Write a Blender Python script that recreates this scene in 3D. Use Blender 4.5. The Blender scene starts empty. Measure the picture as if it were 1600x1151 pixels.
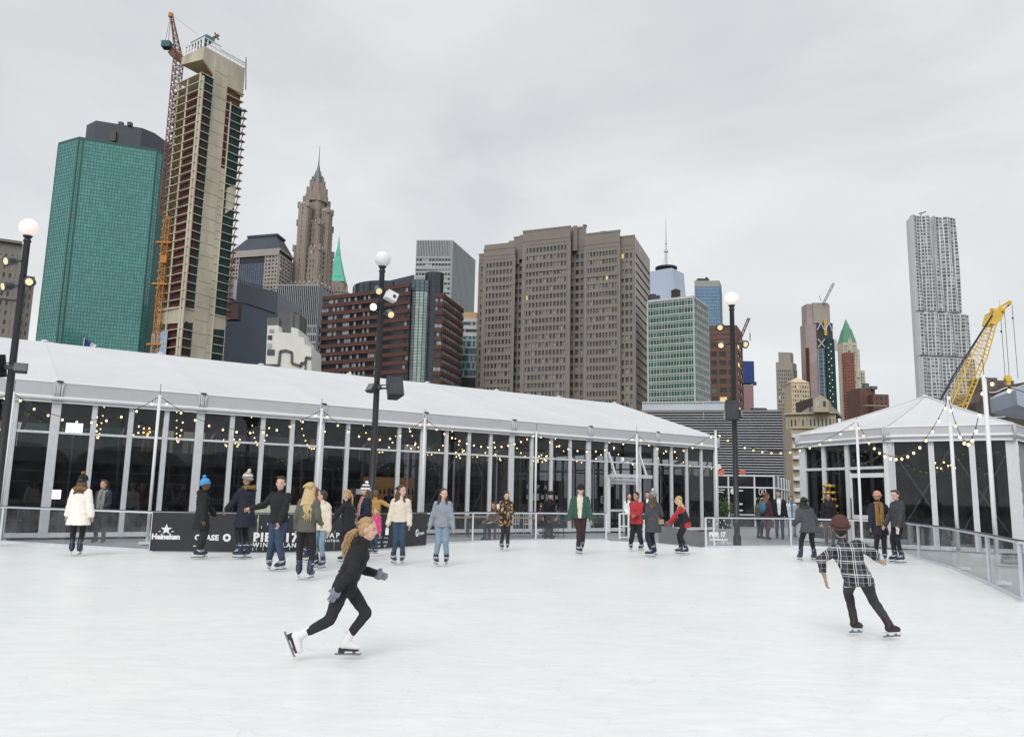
import bpy, math, random
from mathutils import Vector, Matrix, noise
random.seed(7)
SC = bpy.context.scene; COL = SC.collection
# ------------------------------------------------------------ camera
F = 1250.0; PITCH = math.atan(198/F); ROLL = math.atan(.02); EYE = 1.6
_R0 = Vector((1,0,0)); _U0 = Vector((0,-math.sin(PITCH),math.cos(PITCH))); FW = Vector((0,math.cos(PITCH),math.sin(PITCH)))
RT = _R0*math.cos(ROLL)+_U0*math.sin(ROLL); UP = -_R0*math.sin(ROLL)+_U0*math.cos(ROLL)
CAM = Vector((0,0,EYE))
cd = bpy.data.cameras.new('camera'); cam = bpy.data.objects.new('camera', cd); COL.objects.link(cam)
cd.lens = 36*F/1600; cd.sensor_width = 36; cd.clip_start = .1; cd.clip_end = 12000
cam.matrix_world = Matrix(((RT.x,UP.x,-FW.x,0),(RT.y,UP.y,-FW.y,0),(RT.z,UP.z,-FW.z,EYE),(0,0,0,1)))
SC.camera = cam
# ------------------------------------------------------------ world, sun, exposure
W = bpy.data.worlds.new('World'); SC.world = W; W.use_nodes = True
nt = W.node_tree; nt.nodes.clear(); N = nt.nodes.new; L = nt.links.new
out = N('ShaderNodeOutputWorld'); bg = N('ShaderNodeBackground'); bg.inputs[1].default_value = .1
SUN_EL, SUN_AZ = math.radians(40), math.radians(196)
sky = N('ShaderNodeTexSky'); sky.sky_type = 'NISHITA'; sky.sun_disc = False; sky.sun_elevation = SUN_EL; sky.sun_rotation = SUN_AZ
tc = N('ShaderNodeTexCoord'); mp = N('ShaderNodeMapping'); mp.inputs['Scale'].default_value = (1,1,2.1); mp.inputs['Rotation'].default_value = (.1,.2,.5)
n1 = N('ShaderNodeTexNoise'); n1.inputs['Scale'].default_value = 2.1; n1.inputs['Detail'].default_value = 6; n1.inputs['Roughness'].default_value = .52; n1.inputs['Distortion'].default_value = .35
rp = N('ShaderNodeValToRGB'); e = rp.color_ramp.elements
e[0].position = .36; e[0].color = (.612,.632,.658,1); e[1].position = .62; e[1].color = (.768,.789,.792,1)
L(tc.outputs['Generated'], mp.inputs[0]); L(mp.outputs[0], n1.inputs['Vector']); L(n1.outputs[0], rp.inputs[0])
sx = N('ShaderNodeSeparateXYZ'); L(tc.outputs['Generated'], sx.inputs[0])
mr = N('ShaderNodeFloatCurve'); cv = mr.mapping.curves[0].points; cv[0].location = (0,.72); cv[1].location = (1,.95); cv.new(.3,.655); cv.new(.55,.64); mr.mapping.update(); mr.inputs[0].default_value = 1
L(sx.outputs['Z'], mr.inputs['Value'])
ms = N('ShaderNodeMath'); ms.operation = 'MULTIPLY'; ms.inputs[1].default_value = 16.3; L(mr.outputs[0], ms.inputs[0])
vm = N('ShaderNodeVectorMath'); vm.operation = 'SCALE'; L(rp.outputs[0], vm.inputs[0]); L(ms.outputs[0], vm.inputs['Scale'])
mx = N('ShaderNodeMix'); mx.data_type = 'RGBA'; mx.inputs[0].default_value = .95
L(sky.outputs[0], mx.inputs[6]); L(vm.outputs[0], mx.inputs[7]); L(mx.outputs[2], bg.inputs[0]); L(bg.outputs[0], out.inputs[0])
sl = bpy.data.lights.new('sun','SUN'); sl.energy = 1.5; sl.angle = math.radians(35); sl.color = (1,.97,.93)
so = bpy.data.objects.new('sun', sl); COL.objects.link(so)
sd = Vector((math.sin(SUN_AZ)*math.cos(SUN_EL), math.cos(SUN_AZ)*math.cos(SUN_EL), math.sin(SUN_EL)))
so.rotation_euler = sd.to_track_quat('Z','Y').to_euler(); so.location = (0,-20,60)
SC.view_settings.view_transform = 'Standard'; SC.view_settings.look = 'None'; SC.view_settings.gamma = 1; SC.view_settings.exposure = .06
SC.cycles.max_bounces = 6; SC.cycles.transparent_max_bounces = 24; SC.cycles.caustics_reflective = False; SC.cycles.caustics_refractive = False
# ------------------------------------------------------------ measuring helpers: photograph pixel (1600x1151) -> place in the world
def ray(x,y): return FW+RT*((x-800)/F)-UP*((y-575.5)/F)
def atd(x,y,d): v = ray(x,y); return CAM+v*(d/v.y)            # at forward distance d
def atz(x,y,z): v = ray(x,y); return CAM+v*((z-EYE)/v.z)      # on the level z
def proj(P): v = P-CAM; f = v.dot(FW); return 800+F*v.dot(RT)/f, 575.5-F*v.dot(UP)/f
def pos(px,d,z=0):                                            # px read where the point is at height z
    X = (px-800)/F*d
    for _ in range(6): X += (px-proj(Vector((X,d,z)))[0])*d/F
    return Vector((X,d,z))
def zat(px,py,d): return atd(px,py,d).z
# ------------------------------------------------------------ mesh builder
OFF = {}
class MB:
    def __init__(s): s.v=[]; s.f=[]; s.m=[]
    def add(s, vs, fs, mi=0):
        b=len(s.v); s.v += [Vector(p) for p in vs]; s.f += [[b+i for i in f] for f in fs]; s.m += [mi]*len(fs)
    def quad(s,a,b,c,d,mi=0): s.add([a,b,c,d],[(0,1,2,3)],mi)
    def box(s,c,sz,R=None,mi=0):
        c=Vector(c); h=[q/2 for q in sz]; vs=[]
        for z in (-1,1):
            for x,y in ((-1,-1),(1,-1),(1,1),(-1,1)):
                p=Vector((x*h[0],y*h[1],z*h[2])); vs.append(c+(R@p if R else p))
        s.add(vs,[(3,2,1,0),(4,5,6,7),(0,1,5,4),(1,2,6,5),(2,3,7,6),(3,0,4,7)],mi)
    def prism(s,poly,z0,z1,mi=0,mt=None):
        n=len(poly); P=[Vector((p[0],p[1],z0)) for p in poly]+[Vector((p[0],p[1],z1)) for p in poly]
        s.add(P,[(i,(i+1)%n,n+(i+1)%n,n+i) for i in range(n)],mi)
        s.add(P,[tuple(range(n,2*n)),tuple(range(n-1,-1,-1))],mi if mt is None else mt)
    def frust(s,p0,z0,p1,z1,mi=0):
        n=len(p0); P=[Vector((p[0],p[1],z0)) for p in p0]+[Vector((p[0],p[1],z1)) for p in p1]
        s.add(P,[(i,(i+1)%n,n+(i+1)%n,n+i) for i in range(n)]+[tuple(range(n,2*n)),tuple(range(n-1,-1,-1))],mi)
    def ext(s,pts,off,mi=0):                                   # outline in 3D pushed along off
        n=len(pts); off=Vector(off); P=[Vector(p) for p in pts]+[Vector(p)+off for p in pts]
        s.add(P,[(i,(i+1)%n,n+(i+1)%n,n+i) for i in range(n)]+[tuple(range(n-1,-1,-1)),tuple(range(n,2*n))],mi)
    def bar(s,a,b,w,h=None,mi=0,up=Vector((0,0,1))):
        a=Vector(a); b=Vector(b); h=h or w; d=b-a; l=d.length
        if l<1e-6: return
        d/=l; x=d.cross(up)
        if x.length<1e-3: x=d.cross(Vector((0,1,0)))
        x.normalize(); y=x.cross(d)
        R=Matrix((x,d,y)).transposed(); s.box((a+b)/2,(w,l,h),R,mi)
    def tube(s,pts,r,n=8,mi=0,cap=True,flat=1.0,side=None):
        pts=[Vector(p) for p in pts]; m=len(pts); rs=r if isinstance(r,(list,tuple)) else [r]*m
        vs=[]; px=None
        for i,p in enumerate(pts):
            d=(pts[min(i+1,m-1)]-pts[max(i-1,0)]); d=d.normalized() if d.length>1e-9 else Vector((0,0,1))
            if px is None:
                px=side.copy() if side is not None else (d.cross(Vector((0,0,1))) if abs(d.z)<.95 else d.cross(Vector((0,1,0))))
            px=px-d*px.dot(d); px=px.normalized() if px.length>1e-6 else d.orthogonal().normalized(); py=d.cross(px)
            for k in range(n):
                a=2*math.pi*k/n; vs.append(p+(px*math.cos(a)+py*(math.sin(a)*flat))*rs[i])
        fs=[(i*n+k,i*n+(k+1)%n,(i+1)*n+(k+1)%n,(i+1)*n+k) for i in range(m-1) for k in range(n)]
        if cap: fs+=[tuple(range(n-1,-1,-1)),tuple((m-1)*n+k for k in range(n))]
        s.add(vs,fs,mi)
    def caps(s,a,b,ra,rb,n=12,mi=0):                           # tapered capsule
        a=Vector(a); b=Vector(b); d=(b-a); d=d.normalized() if d.length>1e-6 else Vector((0,0,1)); P=[];R=[]
        for t in (80,55,28): P.append(a-d*ra*math.sin(math.radians(t))); R.append(ra*math.cos(math.radians(t)))
        for t in (0,.5,1): P.append(a.lerp(b,t)); R.append(ra+(rb-ra)*t)
        for t in (28,55,80): P.append(b+d*rb*math.sin(math.radians(t))); R.append(rb*math.cos(math.radians(t)))
        s.tube(P,R,n,mi)
    def loft(s,C,rx,ry,side,n=16,mi=0):                        # ellipses along a spine
        vs=[]; m=len(C)
        for i,c in enumerate(C):
            c=Vector(c); d=(Vector(C[min(i+1,m-1)])-Vector(C[max(i-1,0)])).normalized(); x=(side-d*side.dot(d)).normalized(); y=d.cross(x)
            vs+=[c+x*math.cos(2*math.pi*k/n)*rx[i]+y*math.sin(2*math.pi*k/n)*ry[i] for k in range(n)]
        fs=[(i*n+k,i*n+(k+1)%n,(i+1)*n+(k+1)%n,(i+1)*n+k) for i in range(m-1) for k in range(n)]
        s.add(vs,fs+[tuple(range(n-1,-1,-1)),tuple((m-1)*n+k for k in range(n))],mi)
    def ell(s,c,r,R=None,n=14,m=9,mi=0):
        c=Vector(c); r=r if isinstance(r,(list,tuple)) else (r,r,r); vs=[]
        for i in range(1,m):
            t=math.pi*i/m
            for k in range(n):
                a=2*math.pi*k/n; p=Vector((r[0]*math.sin(t)*math.cos(a),r[1]*math.sin(t)*math.sin(a),-r[2]*math.cos(t))); vs.append(c+(R@p if R else p))
        for z in (-1,1):
            p=Vector((0,0,z*r[2])); vs.append(c+(R@p if R else p))
        b=len(vs)-2
        fs=[(i*n+k,i*n+(k+1)%n,(i+1)*n+(k+1)%n,(i+1)*n+k) for i in range(m-2) for k in range(n)]
        fs+=[(b,(k+1)%n,k) for k in range(n)]+[(b+1,(m-2)*n+k,(m-2)*n+(k+1)%n) for k in range(n)]
        s.add(vs,fs,mi)
    def mesh(s,name,mats=(),smooth=False,off=Vector()):
        me=bpy.data.meshes.new(name); me.from_pydata([tuple(p-off) for p in s.v],[],s.f)
        for m in mats: me.materials.append(m)
        if len(mats)>1: me.polygons.foreach_set('material_index',s.m)
        if smooth: me.polygons.foreach_set('use_smooth',[True]*len(s.f))
        me.update(); return me
    def build(s,name,mats,parent=None,smooth=False,label=None):
        if not isinstance(mats,(list,tuple)): mats=[mats]
        o=OFF.get(parent.name,Vector()) if parent else Vector()
        ob=bpy.data.objects.new(name,s.mesh(name,mats,smooth,o)); COL.objects.link(ob)
        if parent: ob.parent=parent; OFF[ob.name]=o
        if label: ob['label']=label
        return ob
def thing(name,label,cat,loc=(0,0,0),rz=0,group=None):
    o=bpy.data.objects.new(name,None); COL.objects.link(o); o.location=loc; o.rotation_euler=(0,0,rz); o.empty_display_size=.2
    o['label']=label; o['category']=cat
    if group: o['group']=group
    if rz==0: OFF[o.name]=Vector(loc)
    return o
def tag(o,label=None,cat=None,group=None,kind=None):
    for k,v in (('label',label),('category',cat),('group',group),('kind',kind)):
        if v: o[k]=v
    return o
def link_copy(name,me,parent,loc,rz=0):
    o=bpy.data.objects.new(name,me); COL.objects.link(o); o.parent=parent; o.location=Vector(loc)-OFF.get(parent.name,Vector()); o.rotation_euler=(0,0,rz); return o
DG = bpy.context.evaluated_depsgraph_get
def remesh(mb,vox,sm=2,fold=0,seed=0,fs=9):
    me=mb.mesh('tmp'); ob=bpy.data.objects.new('tmp',me); COL.objects.link(ob)
    m=ob.modifiers.new('r','REMESH'); m.mode='VOXEL'; m.voxel_size=vox; m.adaptivity=0
    if sm: q=ob.modifiers.new('s','SMOOTH'); q.factor=.5; q.iterations=sm
    r=bpy.data.meshes.new_from_object(ob.evaluated_get(DG())); bpy.data.objects.remove(ob)
    o=MB(); o.v=[v.co.copy() for v in r.vertices]; o.f=[list(p.vertices) for p in r.polygons]; o.m=[0]*len(o.f)
    if fold:
        S=Vector((seed*3.1,seed*1.7,seed))
        for i,v in enumerate(r.vertices):
            p=o.v[i]; k=noise.noise(Vector((p.x*fs,p.y*fs,p.z*fs*1.6))+S)+.5*noise.noise(Vector((p.x*fs*2.2,p.y*fs*2.2,p.z*fs*3))+S)
            o.v[i]=p+v.normal*(k*fold)
    bpy.data.meshes.remove(r); return o
# ------------------------------------------------------------ materials
def lin(c): c/=255; return c/12.92 if c<=.04045 else ((c+.055)/1.055)**2.4
def A(r,g,b,k=1.5,d=.14):
    m=(lin(r)+lin(g)+lin(b))/3; return tuple(min(.9,(lin(q)*(1-d)+m*d)*k) for q in (r,g,b))
def mat(name,col,rough=.7,metal=0,spec=.5,var=.12,vs=3,bump=0,bs=None,emit=None,es=0,isl=0,coord='Object',stretch=None):
    m=bpy.data.materials.new(name); m.use_nodes=True; t=m.node_tree; p=t.nodes['Principled BSDF']; N=t.nodes.new; L=t.links.new
    p.inputs['Roughness'].default_value=rough; p.inputs['Metallic'].default_value=metal; p.inputs['Specular IOR Level'].default_value=spec
    c=(*col,1); p.inputs['Base Color'].default_value=c; src=None
    tcn=N('ShaderNodeTexCoord')
    vec=tcn.outputs[coord]
    if stretch: mpn=N('ShaderNodeMapping'); mpn.inputs['Scale'].default_value=stretch; L(vec,mpn.inputs[0]); vec=mpn.outputs[0]
    if var:
        n=N('ShaderNodeTexNoise'); n.inputs['Scale'].default_value=vs; n.inputs['Detail'].default_value=5; n.inputs['Roughness'].default_value=.6; L(vec,n.inputs['Vector'])
        r=N('ShaderNodeMapRange'); r.inputs['From Min'].default_value=.3; r.inputs['From Max'].default_value=.7; r.inputs['To Min'].default_value=1-var; r.inputs['To Max'].default_value=1+var
        L(n.outputs[0],r.inputs['Value']); src=r.outputs[0]
    if isl:
        g=N('ShaderNodeNewGeometry'); oi=N('ShaderNodeObjectInfo'); ad=N('ShaderNodeMath'); ad.operation='ADD'; fr=N('ShaderNodeMath'); fr.operation='FRACT'
        L(g.outputs['Random Per Island'],ad.inputs[0]); L(oi.outputs['Random'],ad.inputs[1]); L(ad.outputs[0],fr.inputs[0])
        r=N('ShaderNodeMapRange'); r.inputs['To Min'].default_value=1-isl; r.inputs['To Max'].default_value=1+isl; L(fr.outputs[0],r.inputs['Value'])
        if src is None: src=r.outputs[0]
        else: q=N('ShaderNodeMath'); q.operation='MULTIPLY'; L(src,q.inputs[0]); L(r.outputs[0],q.inputs[1]); src=q.outputs[0]
    if src is not None:
        v=N('ShaderNodeVectorMath'); v.operation='SCALE'; v.inputs[0].default_value=col; L(src,v.inputs['Scale']); L(v.outputs[0],p.inputs['Base Color'])
    if bump:
        n=N('ShaderNodeTexNoise'); n.inputs['Scale'].default_value=bs or vs*4; n.inputs['Detail'].default_value=4; L(vec,n.inputs['Vector'])
        b=N('ShaderNodeBump'); b.inputs['Strength'].default_value=bump; b.inputs['Distance'].default_value=.01; L(n.outputs[0],b.inputs['Height']); L(b.outputs[0],p.inputs['Normal'])
    if emit: p.inputs['Emission Color'].default_value=(*emit,1); p.inputs['Emission Strength'].default_value=es
    return m
def winmat(name,dark,light,share=.15,lit=.02,rough=.12,spec=.6,litcol=(1,.75,.35)):
    """glazing: every pane its own tone; a share shows pale blinds, a few are lit"""
    m=bpy.data.materials.new(name); m.use_nodes=True; t=m.node_tree; p=t.nodes['Principled BSDF']; N=t.nodes.new; L=t.links.new
    p.inputs['Roughness'].default_value=rough; p.inputs['Specular IOR Level'].default_value=spec
    g=N('ShaderNodeNewGeometry'); oi=N('ShaderNodeObjectInfo'); ad=N('ShaderNodeMath'); ad.operation='ADD'; fr=N('ShaderNodeMath'); fr.operation='FRACT'
    L(g.outputs['Random Per Island'],ad.inputs[0]); L(oi.outputs['Random'],ad.inputs[1]); L(ad.outputs[0],fr.inputs[0])
    r=N('ShaderNodeValToRGB'); el=r.color_ramp.elements; r.color_ramp.interpolation='LINEAR'
    el[0].position=0; el[0].color=(*[q*.55 for q in dark],1); el[1].position=1-share-.01; el[1].color=(*[q*1.5 for q in dark],1)
    x=el.new(1-share); x.color=(*[q*.7 for q in light],1); x=el.new(1); x.color=(*light,1)
    L(fr.outputs[0],r.inputs[0]); L(r.outputs[0],p.inputs['Base Color'])
    if lit:
        c=N('ShaderNodeMath'); c.operation='LESS_THAN'; c.inputs[1].default_value=lit; L(fr.outputs[0],c.inputs[0])
        k=N('ShaderNodeMath'); k.operation='MULTIPLY'; k.inputs[1].default_value=.8; L(c.outputs[0],k.inputs[0])
        p.inputs['Emission Color'].default_value=(*litcol,1); L(k.outputs[0],p.inputs['Emission Strength'])
    return m
def clearglass(name,tint,refl=1.0,rough=.02,ior=1.5,dirt=0,dcol=(.7,.75,.8)):
    m=bpy.data.materials.new(name); m.use_nodes=True; t=m.node_tree; t.nodes.clear(); N=t.nodes.new; L=t.links.new
    o=N('ShaderNodeOutputMaterial'); tr=N('ShaderNodeBsdfTransparent'); tr.inputs[0].default_value=(*tint,1)
    gl=N('ShaderNodeBsdfGlossy'); gl.inputs['Roughness'].default_value=rough; gl.inputs[0].default_value=(.9*refl,.93*refl,.95*refl,1)
    fr=N('ShaderNodeFresnel'); fr.inputs[0].default_value=ior; mx=N('ShaderNodeMixShader')
    L(fr.outputs[0],mx.inputs[0]); L(tr.outputs[0],mx.inputs[1]); L(gl.outputs[0],mx.inputs[2]); last=mx.outputs[0]
    if dirt:
        df=N('ShaderNodeBsdfDiffuse'); df.inputs[0].default_value=(*dcol,1); m2=N('ShaderNodeMixShader')
        tcn=N('ShaderNodeTexCoord'); n=N('ShaderNodeTexNoise'); n.inputs['Scale'].default_value=2.5; n.inputs['Detail'].default_value=6; L(tcn.outputs['Object'],n.inputs['Vector'])
        r=N('ShaderNodeMapRange'); r.inputs['From Min'].default_value=.35; r.inputs['From Max'].default_value=.7; r.inputs['To Max'].default_value=dirt*1.6; r.inputs['To Min'].default_value=dirt*.4; L(n.outputs[0],r.inputs['Value'])
        L(r.outputs[0],m2.inputs[0]); L(last,m2.inputs[1]); L(df.outputs[0],m2.inputs[2]); last=m2.outputs[0]
    L(last,o.inputs[0]); return m
def emat(name,col,s):
    m=bpy.data.materials.new(name); m.use_nodes=True; p=m.node_tree.nodes['Principled BSDF']
    p.inputs['Base Color'].default_value=(*col,1); p.inputs['Emission Color'].default_value=(*col,1); p.inputs['Emission Strength'].default_value=s; return m
M={}
M['alu']=mat('brushed_aluminium',(.70,.72,.745),.42,.1,.5,.06,6,.05)
M['white']=mat('white_paint',(.76,.77,.78),.45,0,.5,.04,2)
M['black']=mat('black_paint',(.022,.022,.026),.42,0,.5,.2,3)
M['dark']=mat('dark_metal',(.045,.05,.058),.5,.1,.5,.2,3)
M['steel']=mat('steel',(.55,.56,.58),.28,.9,.5,.1,8)
M['bulb']=emat('warm_bulb',(1,.74,.36),2.6)
M['bulbi']=emat('indoor_bulb',(1,.68,.28),8)
M['bulbw']=emat('bulb_glow',(1,.93,.8),2.2)
M['conc']=mat('concrete',(.36,.35,.32),.85,0,.3,.18,.25)
# ============================================================ SETTING
def structure(name,mb,m,smooth=False): o=mb.build(name,m,None,smooth); o['kind']='structure'; return o
g=MB(); g.quad((-6000,-6000,-9),(6000,-6000,-9),(6000,9000,-9),(-6000,9000,-9))
structure('ground',g,mat('city_asphalt',(.07,.07,.072),.9,0,.3,.25,.01))
g=MB(); g.prism([(-46,-40),(46,-40),(46,66),(-46,66)],-9,-.03)
structure('deck',g,mat('deck_paving',(.30,.305,.315),.75,0,.4,.12,.6,.15,30))
# rink outline: foot of the fence all round
FPX=[(0,847),(100,853),(235,861),(400,863),(520,861),(600,856.5),(663,851.5),(738,847),(837,844.5),(947,844)]
FP=[atz(x,y,0) for x,y in FPX]
GP=[atz(x,y,0) for x,y in [(1029,848),(1103,855)]]
FR=[atz(x,y,0) for x,y in [(1103,855),(1236,854),(1320,857),(1405,862),(1437,873),(1489,888),(1548,914),(1600,940)]]
LEFT=[Vector((-26,-6,0)),Vector((-25,12,0)),Vector((-20,19,0))]
RIGHT=[Vector((9.3,9.8,0)),Vector((10,2,0)),Vector((9,-6,0))]
edge=LEFT+FP+GP+FR[1:]+RIGHT
g=MB(); n=len(edge); g.add([Vector((p.x,p.y,0)) for p in edge]+[Vector((p.x,p.y,-.03)) for p in edge],[tuple(range(n-1,-1,-1))]+[(i,(i+1)%n,n+(i+1)%n,n+i) for i in range(n)])
ice=mat('rink_ice',(.79,.815,.83),.34,0,.22,0)
t=ice.node_tree; N=t.nodes.new; L=t.links.new; p=t.nodes['Principled BSDF']
tcn=N('ShaderNodeTexCoord'); na=N('ShaderNodeTexNoise'); na.inputs['Scale'].default_value=.35; na.inputs['Detail'].default_value=7; na.inputs['Roughness'].default_value=.65
mpn=N('ShaderNodeMapping'); mpn.inputs['Scale'].default_value=(.5,2.4,1); mpn.inputs['Rotation'].default_value=(0,0,.35); nb=N('ShaderNodeTexNoise'); nb.inputs['Scale'].default_value=3; nb.inputs['Detail'].default_value=8; nb.inputs['Roughness'].default_value=.75; nb.inputs['Distortion'].default_value=1.2
L(tcn.outputs['Object'],na.inputs['Vector']); L(tcn.outputs['Object'],mpn.inputs[0]); L(mpn.outputs[0],nb.inputs['Vector'])
r1=N('ShaderNodeValToRGB'); r1.color_ramp.elements[0].position=.35; r1.color_ramp.elements[0].color=(.815,.84,.835,1); r1.color_ramp.elements[1].position=.62; r1.color_ramp.elements[1].color=(.87,.89,.877,1); L(na.outputs[0],r1.inputs[0])
r2=N('ShaderNodeMapRange'); r2.inputs['From Min'].default_value=.42; r2.inputs['From Max'].default_value=.66; r2.inputs['To Min'].default_value=.935; r2.inputs['To Max'].default_value=1.03; L(nb.outputs[0],r2.inputs['Value'])
# skate scratches: thin curved lines from distorted waves
wv=N('ShaderNodeTexVoronoi'); wv.feature='DISTANCE_TO_EDGE'; wv.inputs['Scale'].default_value=2.3
nd=N('ShaderNodeTexNoise'); nd.inputs['Scale'].default_value=.9; L(tcn.outputs['Object'],nd.inputs['Vector'])
vmx=N('ShaderNodeVectorMath'); vmx.operation='MULTIPLY_ADD'; vmx.inputs[1].default_value=(2.5,2.5,0); L(nd.outputs['Color'],vmx.inputs[0]); L(tcn.outputs['Object'],vmx.inputs[2]); L(vmx.outputs[0],wv.inputs['Vector'])
r3=N('ShaderNodeMapRange'); r3.inputs['From Min'].default_value=.0; r3.inputs['From Max'].default_value=.012; r3.inputs['To Min'].default_value=.90; r3.inputs['To Max'].default_value=1; L(wv.outputs[0],r3.inputs['Value'])
mm=N('ShaderNodeMath'); mm.operation='MULTIPLY'; L(r2.outputs[0],mm.inputs[0]); L(r3.outputs[0],mm.inputs[1])
vs_=N('ShaderNodeVectorMath'); vs_.operation='SCALE'; L(r1.outputs[0],vs_.inputs[0]); L(mm.outputs[0],vs_.inputs['Scale']); L(vs_.outputs[0],p.inputs['Base Color'])
bb=N('ShaderNodeBump'); bb.inputs['Strength'].default_value=.12; bb.inputs['Distance'].default_value=.01; L(nb.outputs[0],bb.inputs['Height']); L(bb.outputs[0],p.inputs['Normal'])
structure('ice',g,ice)

# ============================================================ LETTERING
def text(mb,s,size,org,ux,uz,mi=0,bold=0,thick=.003,align='LEFT',track=1.0):
    c=bpy.data.curves.new('t','FONT'); c.body=s; c.size=size; c.offset=bold; c.align_x=align; c.space_character=track; c.resolution_u=2; c.extrude=thick
    ob=bpy.data.objects.new('t',c); COL.objects.link(ob); me=bpy.data.meshes.new_from_object(ob.evaluated_get(DG()))
    un=ux.cross(uz); mb.add([org+ux*v.co.x+uz*v.co.y+un*v.co.z for v in me.vertices],[list(p.vertices) for p in me.polygons],mi)
    bpy.data.objects.remove(ob); bpy.data.curves.remove(c); bpy.data.meshes.remove(me)
# ============================================================ TENTS
M['roof']=mat('white_tent_fabric',(.625,.635,.645),.55,0,.3,.05,.35,.35,1.1)
M['val']=mat('grey_valance',(.51,.522,.545),.6,0,.3,.04,2)
M['tglass']=clearglass('tent_glass',(.40,.41,.43),.85,.015,1.58,.03,(.35,.36,.38))
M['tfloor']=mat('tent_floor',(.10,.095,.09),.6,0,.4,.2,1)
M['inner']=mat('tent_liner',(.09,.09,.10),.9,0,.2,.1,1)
D0,ANG,ST=25.0,math.radians(34.5),4.33
TU=Vector((math.cos(ANG),math.sin(ANG),0)); TB=Vector((-math.sin(ANG),math.cos(ANG),0)); T0=atd(89,629,D0); T0.z=0
EV,EH,RW,RH=4.19,4.80,7.8,7.27
def tp(t,b=0,z=0): return T0+TU*(ST*t)+TB*b+Vector((0,0,z))
TA=thing('long_tent','long white marquee with glass walls and grey valance behind the rink, string lights along it','tent',tp(3))
t0,t1=-2.0,7.0
r=MB(); NS=72
for i in range(NS):
    a=t0+(t1-t0)*i/NS; b=t0+(t1-t0)*(i+1)/NS; K=8
    def rz(t,k):
        f=k/K; s=abs(math.sin(math.pi*t))*.05*math.sin(math.pi*f)**.8
        return EH+(RH-EH)*f-s+(.02*math.exp(-((t-round(t))/.03)**2))
    for k in range(K):
        r.quad(tp(a,-.18+(RW+.18)*k/K,rz(a,k)),tp(b,-.18+(RW+.18)*k/K,rz(b,k)),tp(b,-.18+(RW+.18)*(k+1)/K,rz(b,k+1)),tp(a,-.18+(RW+.18)*(k+1)/K,rz(a,k+1)))
        r.quad(tp(b,2*RW+.18-(RW+.18)*k/K,rz(b,k)),tp(a,2*RW+.18-(RW+.18)*k/K,rz(a,k)),tp(a,2*RW+.18-(RW+.18)*(k+1)/K,rz(a,k+1)),tp(b,2*RW+.18-(RW+.18)*(k+1)/K,rz(b,k+1)))
# rolls of creased fabric near the far gable
ro=r.build('roof',M['roof'],TA,True)
s=MB()
for t in range(-2,8):
    pts=[tp(t,-.19+(RW+.19)*k/10,EH+(RH-EH)*k/10+.022) for k in range(11)]
    s.tube(pts,.014,6)
    s.ell(tp(t,RW,RH+.02),(.14,.14,.07))
s.build('seam',M['roof'],ro,True)
g=MB(); g.ext([tp(t1,-.15,EV),tp(t1,2*RW+.15,EV),tp(t1,2*RW+.15,EH),tp(t1,RW,RH-.02),tp(t1,-.15,EH)],TU*.04); g.build('gable',M['roof'],TA)
v=MB()
v.ext([tp(t0,-.20,EH-.46),tp(t0,-.15,EH-.46),tp(t0,-.15,EH-.01),tp(t0,-.20,EH-.01)],TU*ST*(t1-t0),0)
v.ext([tp(t0,-.17,EV),tp(t0,-.12,EV),tp(t0,-.12,EH-.5),tp(t0,-.17,EH-.5)],TU*ST*(t1-t0),0)
v.tube([tp(t0,-.2,EH-.49),tp(t1,-.2,EH-.49)],.065,8,1)
v.tube([tp(t0,-.17,EV-.0),tp(t1,-.17,EV-.0)],.03,8,1)
v.tube([tp(t0,-.19,EH),tp(t1,-.19,EH)],.035,8,1)
v.ext([tp(t1+.01,-.2,EH-.46),tp(t1+.01,2*RW,EH-.46),tp(t1+.01,2*RW,EH-.01),tp(t1+.01,-.2,EH-.01)],TU*.05,0)
v.build('valance',[M['val'],M['white']],TA,False)
for t in range(-2,8):                     # gathered fabric boxes at the joints
    b=MB()
    for j in range(6):
        a=j/5; b.tube([tp(t-.036+.072*a,-.21,EV+.02),tp(t-.022+.044*a+.008*math.sin(j*2),-.235,EV+.3),tp(t-.032+.064*a,-.215,EH+.01)],.028,6)
    b.ell(tp(t,-.2,EH+.03),(.12,.09,.035),mi=1)
    b.build('gutter_wrap',[M['val'],M['dark']],TA,True)
TZ=3.25
gl=[];
for k in range(-8,29):
    t=k/4; wide=(k%4==0); w=.26 if wide else .15
    pst=MB(); R=Matrix.Rotation(ANG,3,'Z')
    pst.box(tp(t,0,EV/2+.02),(w,.16,EV-.04),R)
    for q in ((-.3,0,.3) if wide else (-.22,.22)): pst.box(tp(t,-.085,EV/2)+TU*q*w,(.022,.014,EV-.1),R)
    if not (k==22): pst.build('post',M['alu'],TA)
    if k<28:
        door=(k in (21,22))
        for (za,zb) in ((.16,TZ-.03),(TZ+.03,EV)):
            if door and za<1: continue
            q=MB(); a=tp(t,0,0)+TU*.09; b=tp(t+.25,0,0)-TU*.09
            q.quad(a+Vector((0,0,za)),b+Vector((0,0,za)),b+Vector((0,0,zb)),a+Vector((0,0,zb))); q.build('glass_panel',M['tglass'],TA)
        tr=MB(); tr.bar(tp(t,-.01,TZ)+TU*.08,tp(t+.25,-.01,TZ)-TU*.08,.1,.07)
        tr.build('transom',M['alu'],TA)
        if not door: tr=MB(); tr.bar(tp(t,-.01,.12)+TU*.08,tp(t+.25,-.01,.12)-TU*.08,.12,.14); tr.build('sill',M['alu'],TA)
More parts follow.
